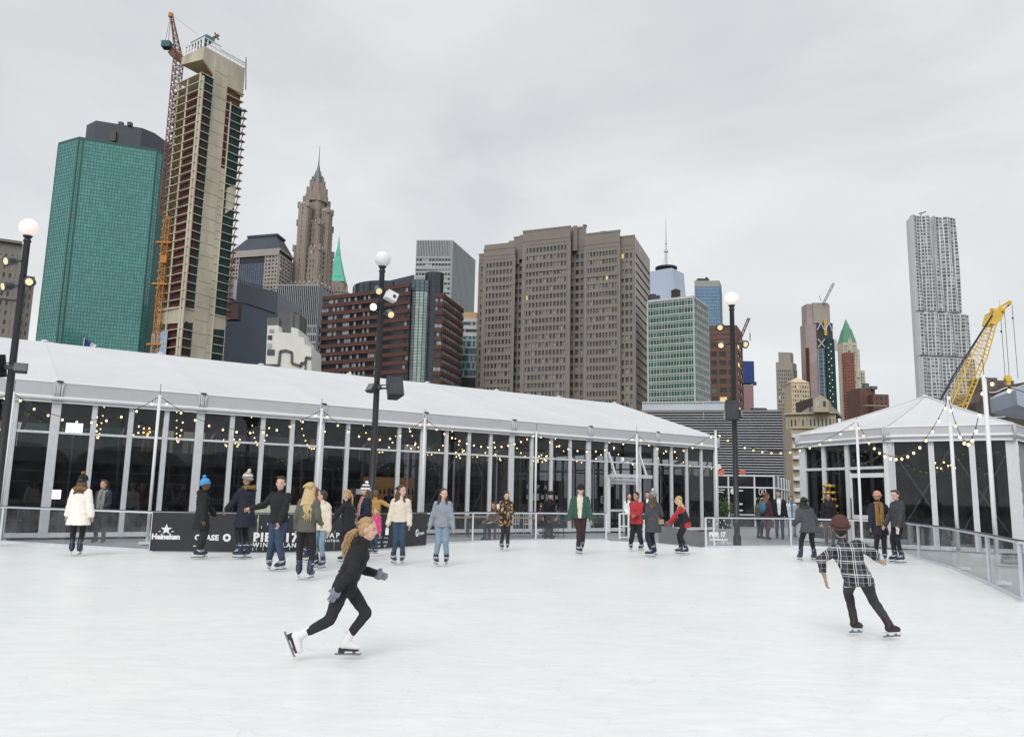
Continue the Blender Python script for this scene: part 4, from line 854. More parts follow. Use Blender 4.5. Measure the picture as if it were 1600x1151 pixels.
# glass drum and dark bow
def bow(root,cx,cy,r,a0,a1,z0,z1,n,nr,gm,mm,core_m,w=.14,nm='glass_bay'):
    pts=[Vector((cx+r*math.cos(math.radians(a0+(a1-a0)*i/n)),cy+r*math.sin(math.radians(a0+(a1-a0)*i/n)),0)) for i in range(n+1)]
    q=MB(); q.prism([(p.x,p.y) for p in pts]+[(cx+r*.2,cy+r*1.2),(cx-r*.2,cy+r*1.2)],z0,z1); q.build('core',core_m,root)
    g=MB(); P=[]
    for i in range(n): facade(g,P,pts[i],pts[i+1],z0,z1,1,nr,w,w,.15)
    sheet(root,P,gm,nm); g.build('mullions',mm,root)
zt=zat(655,430,d-16); pc_=pos(654,d-4,60); M['plg']=mat('pale_silver_glass',A(160,178,176,1.1),.12,0,.7,.08,.1,isl=.12); M['dkg']=mat('dark_blue_glass',A(40,52,66,1.1),.1,0,.7,.1,.1,isl=.2)
bow(r_,pc_.x,pc_.y,5.2,190,350,zat(655,610,d),zt-5,8,32,M['plg'],M['dark'],M['black'],.12)
bow(r_,pc_.x,pc_.y,5.4,185,355,zt-5,zt,8,3,mat('teal_glass',A(86,108,116,1.1),.12,0,.7,.1,.1,isl=.15),M['dark'],M['black'],.12,'glass_bay_top')
q2_=pos(675,d-4,60); bow(r_,q2_.x,q2_.y,4.2,200,340,zat(655,610,d),zat(675,432,d),5,34,M['dkg'],M['dark'],M['black'],.1,'dark_bay')
q3=pos(596,d+28,60); bow(r_,q3.x+2,q3.y,17,180,335,zat(596,475,d+10),zat(560,440,d+10)+1,14,5,M['dkg'],M['dark'],M['black'],.25,'curved_penthouse')
q=MB(); a_=pos(600,d+14,60); b_=pos(642,d+2,60); q.prism([tuple(a_[:2]),tuple(b_[:2]),(b_.x,b_.y+20),(a_.x,a_.y+20)],z,zat(620,434,d+8)); q.build('dark_penthouse',M['dkg'],r_)

# --- grey finned tower
d=700; z=zat(706,376,d); a=pos(651,d+2,z); b=pos(706,d,z); c=pos(741.5,d+62,z); ft=quadfoot(a,b,c); M['fin']=mat('silver_fins',A(150,156,158,1.25),.5,.1,.5,.06,.1)
r_=bld('office_tower','silver-grey slab tower with close vertical fins and a taller plain band at its top',b); core(r_,ft,-9,z,mat('grey_glass_core',A(70,76,82,1.0),.2,0,.6)); g=MB(); P=[]
zl=zat(700,500,d); facade(g,None,a,b,z-16,z,22,1,.7,.8,.7); facade(g,P,a,b,zl,z-16,11,int((z-16-zl)/4.3),.5,2.1,.5); facade(g,None,b,c,zl,z,20,1,1.3,1.2,1.0); g.box(V3((a+b)/2,z-27)+Vector((0,-.8,0)),((b-a).length,.4,1)); g.build('fins',M['fin'],r_); emit(r_,P,M['win'],lim=100)

# --- slim banded building
d=385; z=zat(724,497,d); a=pos(722,d,z); b=pos(746,d,z); r_=bld('office_block','slim white and teal banded building with a tan rooftop box, squeezed between brick neighbours',a); core(r_,[a,b,b+Vector((0,15,0)),a+Vector((0,15,0))],-9,z,M['black'])
M['tealw']=winmat('teal_band_glass',A(52,92,100,1.1),A(150,190,190,1.1),.3,.004); M['wh']=mat('white_band',A(190,192,194,1.2),.7)
bands(r_,V3(a,0),V3(b,0),z-32,z-7,3.6,.9,8,M['plg'],M['tealw'],.3); bands(r_,V3(a,0),V3(b,0),z-7.5,z,3.6,1.9,7,M['wh'],M['win'],.4)
q=MB(); q.box(V3((a+b)/2+Vector((0,5,0)),z+1.6),((b-a).length*.9,7,3.6)); q.build('rooftop_box',mat('tan_box',A(200,160,110,1.2),.8),r_)

# --- big brown stepped tower
M['br']=mat('brown_granite',A(120,113,105,1.42),.8,0,.35,.07,.12); M['brd']=mat('dark_brown_granite',A(102,95,89,1.2),.8,0,.35,.07,.12)
r_=bld('office_tower','massive brown granite tower with stepped top and rows of small square windows',pos(890,350))
dl=lambda px: 343+(991-px)*.118
def fl(px,zz,o=0): return pos(px,dl(px)+o,zz)
P=[]; PB=[]
def chunk(x0,x1,yt,o,nc,name,deep=40,dark=False,zlow=650,m0=.06,top=2.2):
    xm=(x0+x1)/2; zz=zat(xm,yt,dl(xm)+o); a=fl(x0,zz,o); b=fl(x1,zz,o); core(r_,[a,b,b+Vector((2,deep,0)),a+Vector((2,deep,0))],-9,zz,M['brd'],name)
    zl=zat(xm,zlow,dl(xm)); z1=ZR; 
    g=MB(); L0=(b-a).length; u=(b-a).normalized(); aa=a+u*L0*m0; bb=b-u*L0*m0; nrr=round((z1-zl)/3.74)
    zl=z1-nrr*3.74
    facade(g,P,aa,bb,zl,z1,nc,nrr,(bb-aa).length/nc*.36,1.6,.55)
    R=Matrix.Rotation(math.atan2(u.y,u.x),3,'Z'); n=u.cross(Z)
    for s in (0,1): g.box(V3((a.lerp(aa,.5) if s==0 else b.lerp(bb,.5))+n*.275,(zl+z1)/2),(L0*m0+.3,.55,z1-zl+1.7),R)
    g.box(V3((a+b)/2+n*.3,(z1+zz)/2+.4),(L0,.6,zz-z1-.8),R); g.box(V3((a+b)/2+n*.35,zz-.3),(L0+.4,.8,.8),R); g.box(V3((a+b)/2+n*.38,z1+2.8),(L0,.7,.35),R); g.box(V3((a+b)/2+n*.36,z1-3.74*3-1.0),(L0,.62,.3),R)
    g.build('wall',M['br'],r_); return a,b,zz
ZR=zat(780,409,369); chunk(757,806,387.5,0,8,'west_block'); 
chunk(749.5,759,397,5,1,'west_return',m0=.1)
ZR=zat(855,384,358); chunk(818,892,357.5,-1.5,12,'middle_block'); ZR=zat(940,391,349); chunk(914,969,363,-.5,10,'east_block')
ZR=zat(812,398,364); chunk(804,820,370,4.5,2,'west_recess',m0=.04); ZR=zat(903,391,354); chunk(890,916,355.5,5,3,'middle_recess',m0=.03); ZR=zat(980,391,344); chunk(968,991.5,369,2,3,'east_recess',m0=.04)
zz=zat(980,369,344); a=fl(991,zz,2); b=pos(1014,379,zz); core(r_,[a,b,b+Vector((-20,20,0)),a+Vector((-20,20,0))],-9,zz,M['brd'],'north_block'); g=MB(); PB=[]
facade(g,PB,a,b,zat(1000,650,345),zz-6,1,int((zz-6-zat(1000,650,345))/3.74),.6,2.1,.5); g.ext([V3(a,zz-6),V3(b,zz-6),V3(b,zz),V3(a,zz)],Vector((.4,-.3,0))); g.build('side_wall',mat('pale_brown_granite',A(168,160,150,1.2),.7,0,.4,.1,.1),r_); emit(r_,PB,mat('side_ribbon_glass',A(96,94,90,1.1),.3,0,.5,.25,.08),'ribbon_window')
for (x0,x1,yt,o) in ((795,812,375.5,3),(812,819,367,3),(895,902,352.6,2),(938,947,361,6),(757,795,381,4),):
    xm=(x0+x1)/2; zz=zat(xm,yt,dl(xm)+o); a=fl(x0,zz,o); b=fl(x1,zz,o); core(r_,[a,b,b+Vector((0,12,0)),a+Vector((0,12,0))],zz-12,zz,M['br'],'roof_step')
emit(r_,P,winmat('square_window_glass',A(74,80,86,1.0),A(150,152,148,1.1),.20,.004,litcol=(1,.78,.3)),lim=100)
fp=fl(911,zat(911,357,352),4); fg=thing('flag','tiny red flag on top of the brown granite tower','flag',V3(fp,zat(911,356,356))); q=MB(); q.tube([V3(fp,zat(911,357,356)),V3(fp,zat(911,349.5,356))],.12,5); q.build('pole',M['steel'],fg); q=MB(); q.ext([V3(fp,zat(911,350,356)),V3(fp,zat(911,350,356))+Vector((1.9,.2,-.2)),V3(fp,zat(911,350,356))+Vector((1.8,.2,-1.1)),V3(fp,zat(911,350,356))+Vector((0,0,-.9))],Vector((0,.06,0))); q.build('cloth',M['netr'],fg)

# --- tapered glass supertower
d=1300; r_=bld('glass_skyscraper','pale blue tapering glass skyscraper top with ring and tall spire behind the others',pos(1041,d)); M['pbg']=mat('pale_blue_tower_glass',A(168,182,204,1.05),.12,0,.7,.06,.01)
zt=zat(1041,421,d); c=pos(1041,d+20,zt); zb=zat(1041,640,d)
base=[(c.x-36,c.y-36),(c.x+36,c.y-36),(c.x+36,c.y+36),(c.x-36,c.y+36)]; ro_=24.5*1.05; top=[(c.x+ro_*math.cos(math.pi/2*i-math.pi/2+.1)*1.2,c.y+ro_*math.sin(math.pi/2*i-math.pi/2+.1)*1.2) for i in range(4)]
vs=[Vector((*p,zb)) for p in base]+[Vector((*p,zt)) for p in top]; q=MB(); fs=[]
for i in range(4): fs+=[(i,(i+1)%4,4+(i)%4)] ; fs+=[(i,4+i,4+(i-1)%4)]
fs=[]
for i in range(4):
    j=(i+1)%4; fs.append((i,j,4+i if False else 4+(i if True else j))); fs.append((j,4+j,4+i))
q.add(vs,fs+[(7,6,5,4)]); q.prism(base,-9,zb); q.build('glass_wall',M['pbg'],r_)
g=MB()
for k in range(34): zz=zt-2-k*4.2; f=(zt-zz)/(zt-zb); g.box((c.x,c.y-35.5*f-27*(1-f),zz),(20*(1-f)*.3+60*f,.2,.5))
g.build('floor_line',mat('pale_line',A(190,200,214,1),.5),r_)
q=MB()
for zz,rr,h in ((zt+3,16,2.2),(zt+8,18.5,2.5),(zt+1,11,3)):
    q.tube([V3(c,zz-h/2),V3(c,zz+h/2)],rr,24)
for k in range(16): q.bar((c.x+16*math.cos(k*.3927),c.y+16*math.sin(k*.3927),zt),(c.x+18.5*math.cos(k*.3927),c.y+18.5*math.sin(k*.3927),zt+9),.6)
q.build('ring',M['dark'],r_)
q=MB(); yz=lambda y: zat(1038,y,d+20); q.tube([V3(c,zt+2),V3(c,yz(395)),V3(c,yz(394)),V3(c,yz(391)),V3(c,yz(390)),V3(c,yz(382)),V3(c,yz(381)),V3(c,yz(365)),V3(c,yz(343))],[3.0,1.8,3.6,3.6,1.5,1.4,2.0,1.1,.4],8)
for a_ in range(3): q.bar((c.x+17*math.cos(a_*2.1),c.y+17*math.sin(a_*2.1),zt+9),V3(c,yz(396)),.25)
q.build('spire',M['steel'],r_)

# --- green banded building with water tank
d=330; z=zat(1083.4,464,d); a=pos(1012,d+10,z); b=pos(1083.4,d,z); c=pos(1106,d+17,z); ft=quadfoot(a,b,c)
M['gb']=winmat('green_glass',A(26,84,70,1.1),A(90,130,120,1.1),.16,0,.1); M['gw']=mat('white_mullion_band',A(176,182,178,1.2),.6,0,.4,.05,.3)
r_=bld('office_block','green and white banded glass office block, water tank on its roof',b); core(r_,ft,-9,z,mat('dark_core',(.02,.025,.025),.3))
for (p0,p1,nm) in ((a,b,16),(b,c,9)):
    bands(r_,V3(p0,0),V3(p1,0),z-46,z,3.22,.45,nm*2,M['gw'],M['gb'],.35)
    g=MB(); u=(p1-p0).normalized(); n=u.cross(Z); Lw=(p1-p0).length
    for j in range(15):
        zz=z-3.22*j-1.1; g.box(V3((p0+p1)/2+n*.2,zz),(Lw,.3,.28),Matrix.Rotation(math.atan2(u.y,u.x),3,'Z'))
    for i in range(nm+1): g.box(V3(p0+u*(Lw*i/nm)+n*.14,z-23),(.18 if 0<i<nm else .7,.24,46),Matrix.Rotation(math.atan2(u.y,u.x),3,'Z'))
    g.build('mullions',M['gw'],r_)
q=MB(); q.prism([tuple((p+(p-ft[1])*.0)[:2]) for p in ft],z,z+.7); q.build('parapet',M['gw'],r_)
wt=pos(1056,d+8,z); wk=thing('water_tank','dark wooden rooftop water tank with conical lid on the green and white banded block','water tank',V3(wt,z)); q=MB(); q.tube([V3(wt,z+1.6),V3(wt,z+4.6)],2.0,16); q.build('barrel',mat('dark_wood',(.05,.04,.035),.9),wk); q=MB(); q.tube([V3(wt,z+4.6),V3(wt,z+5.8)],[2.15,.15],16); q.build('lid',M['dark'],wk); q=MB()
for k in range(6): q.bar((wt.x+1.7*math.cos(k),wt.y+1.7*math.sin(k),z),(wt.x+1.7*math.cos(k),wt.y+1.7*math.sin(k),z+1.7),.25)
q.build('legs',M['dark'],wk)
p=pos(1022,d+12,z); wk=thing('rooftop_shed','small dark rooftop shed beside the brown tower on the green banded block','shed',V3(p,z)); q=MB(); q.box(V3(p,z+1.5),(4.6,4,3)); q.box(V3(p,z+3.3)+Vector((-.6,0,0)),(2.4,2.4,1)); q.build('body',M['dark'],wk)

# --- blue glass tower
d=600; z=zat(1110,438,d); a=pos(1085,d+2,z); b=pos(1124,d,z); c=pos(1127.5,d+16,z); ft=quadfoot(a,b,c); M['bg']=mat('blue_tower_glass',A(100,140,172,1.15),.12,0,.7,.06,.05,isl=.1)
r_=bld('office_tower','mid-blue glass tower with a grey-tan top storey',b); core(r_,ft,-9,z-5,M['dark']); g=MB(); P=[]; facade(g,P,a,b,zat(1100,520,d),z-5,14,14,.12,.3,.2); facade(g,P,b,c,zat(1100,520,d),z-5,4,14,.12,.3,.2); sheet(r_,P,M['bg']); g.build('mullions',mat('blue_mullion',A(80,110,136,1),.5),r_)
core(r_,ft,z-5,z,mat('tan_top',A(146,150,144,1.2),.7),'top_storey'); q=MB(); q.box(V3((a+b)/2+Vector((-2,6,0)),z+1.2),(9,7,2.4)); q.box(V3((a+b)/2+Vector((1,5,0)),z+3),(1.6,1.6,2)); q.build('rooftop_unit',M['dark'],r_)

# --- brown banded tower behind the lamp post
d=450; z=zat(1150,508,d); a=pos(1106,d+3,z); b=pos(1150,d,z); c=pos(1158.5,d+22,z); ft=quadfoot(a,b,c); M['rb2']=mat('orange_brown_brick',A(112,82,72,1.15),.8,0,.3,.1,.2)
r_=bld('office_block','brown brick block with dark ribbon windows between the blue glass tower and the lamp post',b); core(r_,ft,-9,z,M['black']); g=MB(); P=[]
zl=zat(1130,645,d); facade(g,P,a,b,zl,z-9,3,int((z-9-zl)/5.0),1.4,2.4,.5); facade(g,P,b,c,zl,z-9,2,int((z-9-zl)/5.0),1.2,2.4,.5); g.ext([V3(a,z-9),V3(b,z-9),V3(b,z),V3(a,z)],Vector((0,-.5,0))); g.ext([V3(b,z-9),V3(c,z-9),V3(c,z),V3(b,z)],Vector((.4,-.1,0))); g.build('wall',M['rb2'],r_)
g=MB(); 
for k in range(3): g.bar(V3(a,z-2-k*3)+Vector((0,-.6,0)),V3(b,z-2-k*3)+Vector((0,-.6,0)),.3,.3)
g.build('string_course',M['brd'],r_); emit(r_,P,winmat('ribbon_dark',A(34,44,44,1),A(70,120,100,1),.2,.06))
# --- blue shrouded tower
d=700; z=zat(1168,564,d); a=pos(1157,d,z); b=pos(1178,d,z); r_=bld('construction_tower','small tower wrapped in royal blue sheeting above a pinkish shaft',a)
zm=zat(1168,598,d); core(r_,[a,b,b+Vector((0,12,0)),a+Vector((0,12,0))],zm,z,mat('royal_blue_sheet',A(40,66,128,1.1),.7,0,.3,.15,.2),'blue_shroud'); a2=pos(1158,d,zm); b2=pos(1177,d,zm); q=MB(); q.prism([tuple(a2[:2]),tuple(b2[:2]),(b2.x,b2.y+11),(a2.x,a2.y+11)],-9,zm-2); q.build('shaft',mat('pink_shaft',A(150,118,118,1.2),.8,0,.3,.15,.1,stretch=(3,3,.2)),r_)
q=MB()
for i in range(8): q.bar(V3(a2.lerp(b2,i/7),zm-2)+Vector((0,-.3,0)),V3(a2.lerp(b2,i/7),zm+.5)+Vector((0,-.3,0)),.4)
q.box(V3(b,zm-.5),(3,2,3)); q.build('scaffold',M['dark'],r_)
T2=lambda x,y: atd(x,y,640); k_=thing('tower_crane','tiny tower crane jib leaning right above the brown banded block','crane',T2(1159,530)); lattice(k_,T2(1158,526),T2(1170,497),1.8,8,M['rust'],.25,'jib'); q=MB(); q.bar(T2(1169,499),T2(1171,497),.7); q.bar(T2(1172,520),T2(1172,532),.6); q.bar(T2(1170,498),T2(1172,520),.08); q.build('hook',M['dark'],k_)

# --- louvred building and pale box
d=92; z=zat(1180,641,d); a=pos(985,d+4,z); b=pos(1223,d,z); zb=0
M['louv']=mat('louvre_slat',A(176,178,182,1.5),.5,.0,.5,.08,.5); M['louvd']=mat('louvre_gap',(.018,.018,.02),.7)
r_=bld('louvred_building','low building faced with dark and silver horizontal louvres behind the lamp post',b); core(r_,[a,b,b+Vector((6,30,0)),a+Vector((6,30,0))],-9,z-.05,M['louvd'])
u=(b-a).normalized(); n=u.cross(Z); R=Matrix.Rotation(math.atan2(u.y,u.x),3,'Z')@Matrix.Rotation(-.5,3,'X'); g=MB(); k=0; zz=z-.1
while zz>2.6: g.box(V3((a+b)/2+n*.12,zz),((b-a).length,.2,.05),R); zz-=.305
g.build('louvres',M['louv'],r_)
g=MB(); g.bar(V3(b,-9)+n*.1,V3(b,z+.1)+n*.1,.25); q=V3(b,0)+Vector((6,30,0)); g.ext([V3(b,-9)+u*.05,V3(q,-9)+u*.05,V3(q,z)+u*.05,V3(b,z)+u*.05],u*.1); g.bar(V3(a,z+.06)+n*.1,V3(b,z+.06)+n*.1,.3,.12); g.build('corner_trim',mat('warm_grey_trim',A(120,112,108,1.2),.7),r_)
z5=zat(1100,626,d+1); a5=pos(1004,d+4,z5); b5=pos(1131,d+1.5,z5); PX=thing('rooftop_enclosure','pale blue-grey panelled enclosure on top of the louvred building','building',V3(a5,z)); core(PX,[a5,b5,b5+Vector((1.5,8,0)),a5+Vector((1.5,8,0))],z-.9,z5,mat('pale_panel',A(170,182,190,1.25),.4,0,.5,.05,.3),'panel_wall')
g=MB(); u5=(b5-a5).normalized(); n5=u5.cross(Z)
for f in (0,.25,.5,.75,1): g.bar(V3(a5.lerp(b5,f),z-.9)+n5*.06,V3(a5.lerp(b5,f),z5)+n5*.06,.08)
g.bar(V3(a5,z5)+n5*.06,V3(b5,z5)+n5*.06,.2,.1); g.build('frame',M['alu'],PX)
p=pos(1186,d+6,z); tk=thing('rooftop_tank','low black tank on the louvred building','tank',V3(p,z)); q=MB(); q.tube([V3(p,z+.5)-Vector((.9,0,0)),V3(p,z+.5)+Vector((.9,0,0))],.5,12); q.box(V3(p,z+.1),(1.6,.8,.3)); q.build('body',M['black'],tk)

# --- black kiosk
d=50; z=zat(1165,741,d); a=pos(1098,d+1,z); b=pos(1209,d,z); c=pos(1231,d+12,z); ft=quadfoot(a,b,c); K=thing('kiosk','black glazed kiosk with white logos between the two tents','kiosk',V3(b,0)); core(K,ft,-.01,z,M['black'])
u=(b-a).normalized(); n=u.cross(Z); g=MB(); zt_=zat(1165,761,d)
for px in (1121,1138,1178.5,1208.5): p=pos(px,d,z); p=a+u*((p-a).dot(u)); g.bar(V3(p,0)+n*.05,V3(p,z)+n*.05,.09)
for zz in (zt_,z-.06): g.bar(V3(a,zz)+n*.06,V3(b,zz)+n*.06,.1,.09)
u2=(c-b).normalized(); n2=u2.cross(Z)
for f in (.2,.4,.6,.8,1): g.bar(V3(b.lerp(c,f),0)+n2*.05,V3(b.lerp(c,f),z)+n2*.05,.09)
g.bar(V3(b,zt_)+n2*.06,V3(c,zt_)+n2*.06,.09); g.build('frame',M['alu'],K)
g=MB(); g.quad(V3(a,.1)+n*.02,V3(b,.1)+n*.02,V3(b,z)+n*.02,V3(a,z)+n*.02); g.build('glass_panel',mat('black_glass',(.015,.016,.018),.06,0,.7),K)
g=MB()
def kp(px,py): p=pos(px,d,z); p=a+u*((p-a).dot(u)); return V3(p,zat(px,py,d))+n*.08
for px in (1187.5,1193.5):
    C_=[kp(px,768)+u*(.085*math.cos(k*.5236))+Z*(.19*math.sin(k*.5236)) for k in range(13)]; g.tube(C_,.022,5)
for (px,py,w,h) in ((1121,764.5,.45,.05),(1121,768,.4,.05),(1153,766,.3,.08),(1180,779,.1,.1),(1186,778,.35,.06),(1153,787,.25,.1),(1154,797,.22,.08)): g.box(kp(px,py)+u*w/2,(w,.01,h),Matrix.Rotation(math.atan2(u.y,u.x),3,'Z'))
C_=[kp(1146,767)+u*(.2*math.cos(k*.5236))+Z*(.2*math.sin(k*.5236)) for k in range(12)]; g.ext(C_,n*.01); g.build('lettering',M['white'],K)
g=MB(); p=pos(1165,d-2.5,0); g.bar(V3(p,.75)-Vector((.9,0,0)),V3(p,.75)+Vector((.9,0,0)),.4,.06); [g.bar(V3(p,0)+Vector((s,0,0)),V3(p,.75)+Vector((s,0,0)),.06) for s in (-.8,.8)]; kt=thing('standing_table','low table in front of the black kiosk','table',V3(p,0)); g.build('top',M['alu'],kt)
p=pos(1132,d-3,0); pl_=thing('plant','leafy green shrub in a planter before the black kiosk','plant',V3(p,0)); g=MB(); g.prism(oct_(p,.38),0,.55); g.build('planter',M['dark'],pl_)
random.seed(5); g=MB()
for i in range(420):
    c_=V3(p,1.1)+Vector((random.gauss(0,.32),random.gauss(0,.25),random.gauss(0,.33))); d1=Vector((random.uniform(-1,1),random.uniform(-1,1),random.uniform(-.5,1))).normalized()*.09; d2=d1.orthogonal().normalized()*.035; g.quad(c_-d1,c_+d2,c_+d1,c_-d2)
g.build('leaves',mat('leaf',(.05,.11,.03),.6,isl=.4),pl_)
sg=thing('sign_cluster','small white and orange round signs hanging at the corner of the long tent','sign',pos(1122,40,3)); 
for (px,py,dd,cc) in ((1122,730,40,'white'),(1127,737,40,'orange')):
    c_=atd(px,py,dd); q=MB(); q.ext([c_+Vector((.17*math.cos(k*.5236),0,.17*math.sin(k*.5236))) for k in range(12)],Vector((0,.05,0))); q.build('disc',M['white'] if cc=='white' else M['osign'] if 'osign' in M else M.setdefault('osign',mat('orange_sign',A(205,100,75,1.15),.6)),sg)
sg=thing('sign','small red sign box right of the lamp post above the kiosk','sign',atd(1160,737,55)); q=MB(); q.box(atd(1160,737,55),(.35,.1,.3)); q.build('panel',M['osign'],sg)

# --- towers to the right
M['tan']=mat('tan_masonry',A(150,142,132,1.25),.85,0,.3,.12,.05)
d=900; z=zat(1228,566,d); a=pos(1212,d,z); b=pos(1238,d,z); c=pos(1244.5,d+10,z); ft=quadfoot(a,b,c); r_=bld('apartment_tower','tan apartment tower with a narrower flat crown, left of the small tan gabled block',b); core(r_,ft,-9,z,M['tan']); cz=sum(ft,Vector())/4; core(r_,[cz+(p-cz)*.72 for p in ft],z,zat(1228,550,d),M['tan'],'crown')
g=MB(); P=[]; facade(g,P,a,b,zat(1225,690,d),z-8,9,int((z-8-zat(1225,690,d))/4.2),1.0,1.5,.5); facade(g,P,b,c,zat(1225,690,d),z-8,3,int((z-8-zat(1225,690,d))/4.2),1,1.5,.5); g.build('wall',M['tan'],r_); emit(r_,P,M['win'],lim=100)
d=650; z=zat(1250,597,d); a=pos(1236,d,z); b=pos(1264,d+2,z); M['cream']=mat('cream_stone',A(196,178,146,1.2),.85,0,.3,.1,.05); r_=bld('stone_building','small cream stone block with a low pyramid roof',a); ft=[a,b,b+Vector((0,15,0)),a+Vector((0,15,0))]; core(r_,ft,-9,z,M['cream']); g=MB(); P=[]; facade(g,P,a,b,zat(1250,650,d),z-2,7,7,1,1.6,.5); g.build('wall',M['cream'],r_); emit(r_,P,M['win']); q=MB(); cz=sum(ft,Vector())/4; q.frust([tuple((cz+(p-cz)*1.08)[:2]) for p in ft],z,[tuple((cz+(p-cz)*.1)[:2]) for p in ft],zat(1250,588,d)); q.build('roof',M['cream'],r_)
# slate glass tower with orange hoist and crane
d=880; r_=bld('glass_tower','tall grey concrete and blue glass tower with unfinished crown and orange hoist strip',pos(1275,d)); M['g21']=mat('mauve_concrete',A(156,140,138,1.2),.8,0,.3,.15,.05)
def sb(x0,x1,yt,dd,m,nm,deep=16,yb=None):
    zz=zat((x0+x1)/2,yt,dd); a=pos(x0,dd,zz); b=pos(x1,dd,zz); core(r_,[a,b,b+Vector((0,deep,0)),a+Vector((0,deep,0))],-9 if yb is None else zat((x0+x1)/2,yb,dd),zz,m,nm); return a,b,zz
sb(1258,1277,506,d+1,M['g21'],'west_shaft'); sb(1260,1296,475,d+5,M['g21'],'upper_shaft'); sb(1270,1294,473,d+3,M['tan'],'crown_shell',12,505); a,b,zz=sb(1276,1301,516,d,M['dark'],'glass_shaft'); g=MB(); P=[]; facade(g,P,a,b,zat(1288,660,d),zat(1288,545,d),3,20,.8,.5,.5); g.build('frame',M['fin'],r_); sheet(r_,P,mat('slate_blue_tower_glass',A(72,96,116,1.2),.15,0,.6,.1,.1,isl=.25))
q=MB(); q.box(V3((a+b)/2+Vector((0,-.4,0)),zat(1288,510,d)),((b-a).length,.6,8)); q.build('blue_sheet',mat('navy_sheet',A(40,52,94,1.1),.7),r_); q=MB()
for s in (0,.5):
    p0=V3(a.lerp(b,s+.03),0)+Vector((0,-.9,0)); p1=V3(a.lerp(b,s+.47),0)+Vector((0,-.9,0)); zz0=zat(1288,543,d); zz1=zat(1288,530,d); q.bar(V3(p0,zz0),V3(p1,zz1),.8); q.bar(V3(p0,zz1),V3(p1,zz0),.8); q.bar(V3(p0,zat(1288,516,d)),V3(p0.lerp(p1,.5),zat(1288,504,d)),.7); q.bar(V3(p1,zat(1288,516,d)),V3(p0.lerp(p1,.5),zat(1288,504,d)),.7)
q.build('cross_brace',M['white'],r_)
q=MB(); c_=pos(1270.5,d-1.5,0); q.box(V3(c_,(zat(1270,620,d)+zat(1270,544,d))/2),(3,2.5,zat(1270,544,d)-zat(1270,620,d))); q.build('hoist_strip',M['netr'],r_); q=MB(); c_=pos(1300,d+2,0); q.box(V3(c_,zat(1300,512,d)),(3,6,18)); q.build('yellow_cover',mat('yellow_cover',A(190,160,60,1.2),.7),r_)
q=MB(); q2=MB(); a=pos(1301,d-4,0); b=pos(1315,d-4,0); zz=zat(1308,531,d); q.prism([tuple(a[:2]),tuple(b[:2]),(b.x,b.y+15),(a.x,a.y+15)],-9,zz)
nb_=thing('netted_building','narrow building wrapped in dark green netting with dots of light','building',V3(a,-9)); q.build('netting',M['netg'],nb_)
for i in range(20): q2.ell(V3(a.lerp(b,.25 if i%2 else .55),zz-6-i*4)+Vector((0,-.4,0)),.45,n=6,m=5)
q2.build('work_light',emat('work_light',(1,.97,.9),1.2),nb_)
T3=lambda x,y: atd(x,y,d); k_=thing('tower_crane','small pale tower crane jib on top of the grey concrete and blue glass tower','crane',T3(1287,473)); lattice(k_,T3(1287,473),T3(1303,442),2.0,8,M['fin'],.3,'jib'); q=MB(); q.bar(T3(1280,462),T3(1303,442),.15); q.bar(T3(1283,470),T3(1280,462),.4); q.build('pendant',M['dark'],k_)
# green-roofed gothic tower
d=1050; r_=bld('gothic_tower','cream gothic tower with pointed green copper roof and corner pinnacles',pos(1328,d)); M['cr2']=mat('cream_terracotta',A(180,174,154,1.2),.8,0,.3,.12,.05)
z=zat(1328,535,d); a=pos(1317,d,z); b=pos(1338.5,d,z); w_=(b-a).length; ft=[a,b,b+Vector((0,w_,0)),a+Vector((0,w_,0))]; core(r_,ft,-9,z,M['cr2']); z2=zat(1340,578,d); a2=pos(1336,d+2,z2); b2=pos(1351,d+2,z2); core(r_,[a2,b2,b2+Vector((0,20,0)),a2+Vector((0,20,0))],-9,z2,M['cr2'],'wing'); a3=pos(1338,d+1,z2); b3=pos(1344.5,d+1,z2); core(r_,[a3,b3,b3+Vector((0,14,0)),a3+Vector((0,14,0))],-9,zat(1341,545,d),M['cr2'],'shoulder')
g=MB(); P=[]; facade(g,P,a,b,zat(1328,650,d),z-3,7,22,1.3,1.3,.6); facade(g,P,a2,b2,zat(1340,650,d),z2-3,4,14,1.6,1.3,.6); g.build('wall',M['cr2'],r_); emit(r_,P,M['win'])
c=(a+b)/2+Vector((0,w_/2,0)); h=lambda r: [(c.x-r,c.y-r),(c.x+r,c.y-r),(c.x+r,c.y+r),(c.x-r,c.y+r)]; q=MB(); q.frust(h(w_*.5),z,h(w_*.27),zat(1325,513,d)); q.frust(h(w_*.24),zat(1325,513,d),h(.4),zat(1323.5,497,d)); 
for i in range(9): q.box((c.x-7+1.9*i if i<8 else c.x,c.y-w_*.42+.4*abs(i-4),zat(1328,531-1.6*(i%3),d)),(1,1.2,2.4))
q.build('roof',mat('aged_copper',A(84,140,112,1.2),.7,0,.3,.15,.08),r_)
q=MB()
for px,y0,y1 in ((1317.5,548,528),(1338.5,548,528),(1341.5,560,525),(1350.5,590,574)): p=pos(px,d-1,0); zz0=zat(px,y0,d); zz1=zat(px,y1,d); q.tube([V3(p,zz0),V3(p,(zz0+zz1*2)/3),V3(p,zz1)],[1.8,1.6,.1],6)
q.build('pinnacle',M['cr2'],r_)
d=980; z=zat(1325,551,d); r_=bld('scaffolded_building','round building wrapped in orange scaffolding in front of the green-roofed tower',pos(1325,d)); c=pos(1324.5,d+8,z); q=MB(); q.prism(oct_(c,6.4,16),-9,z); q.build('core',mat('orange_wrap',A(138,92,80,1.1),.85,0,.2,.2,.2),r_); q=MB(); zz=z
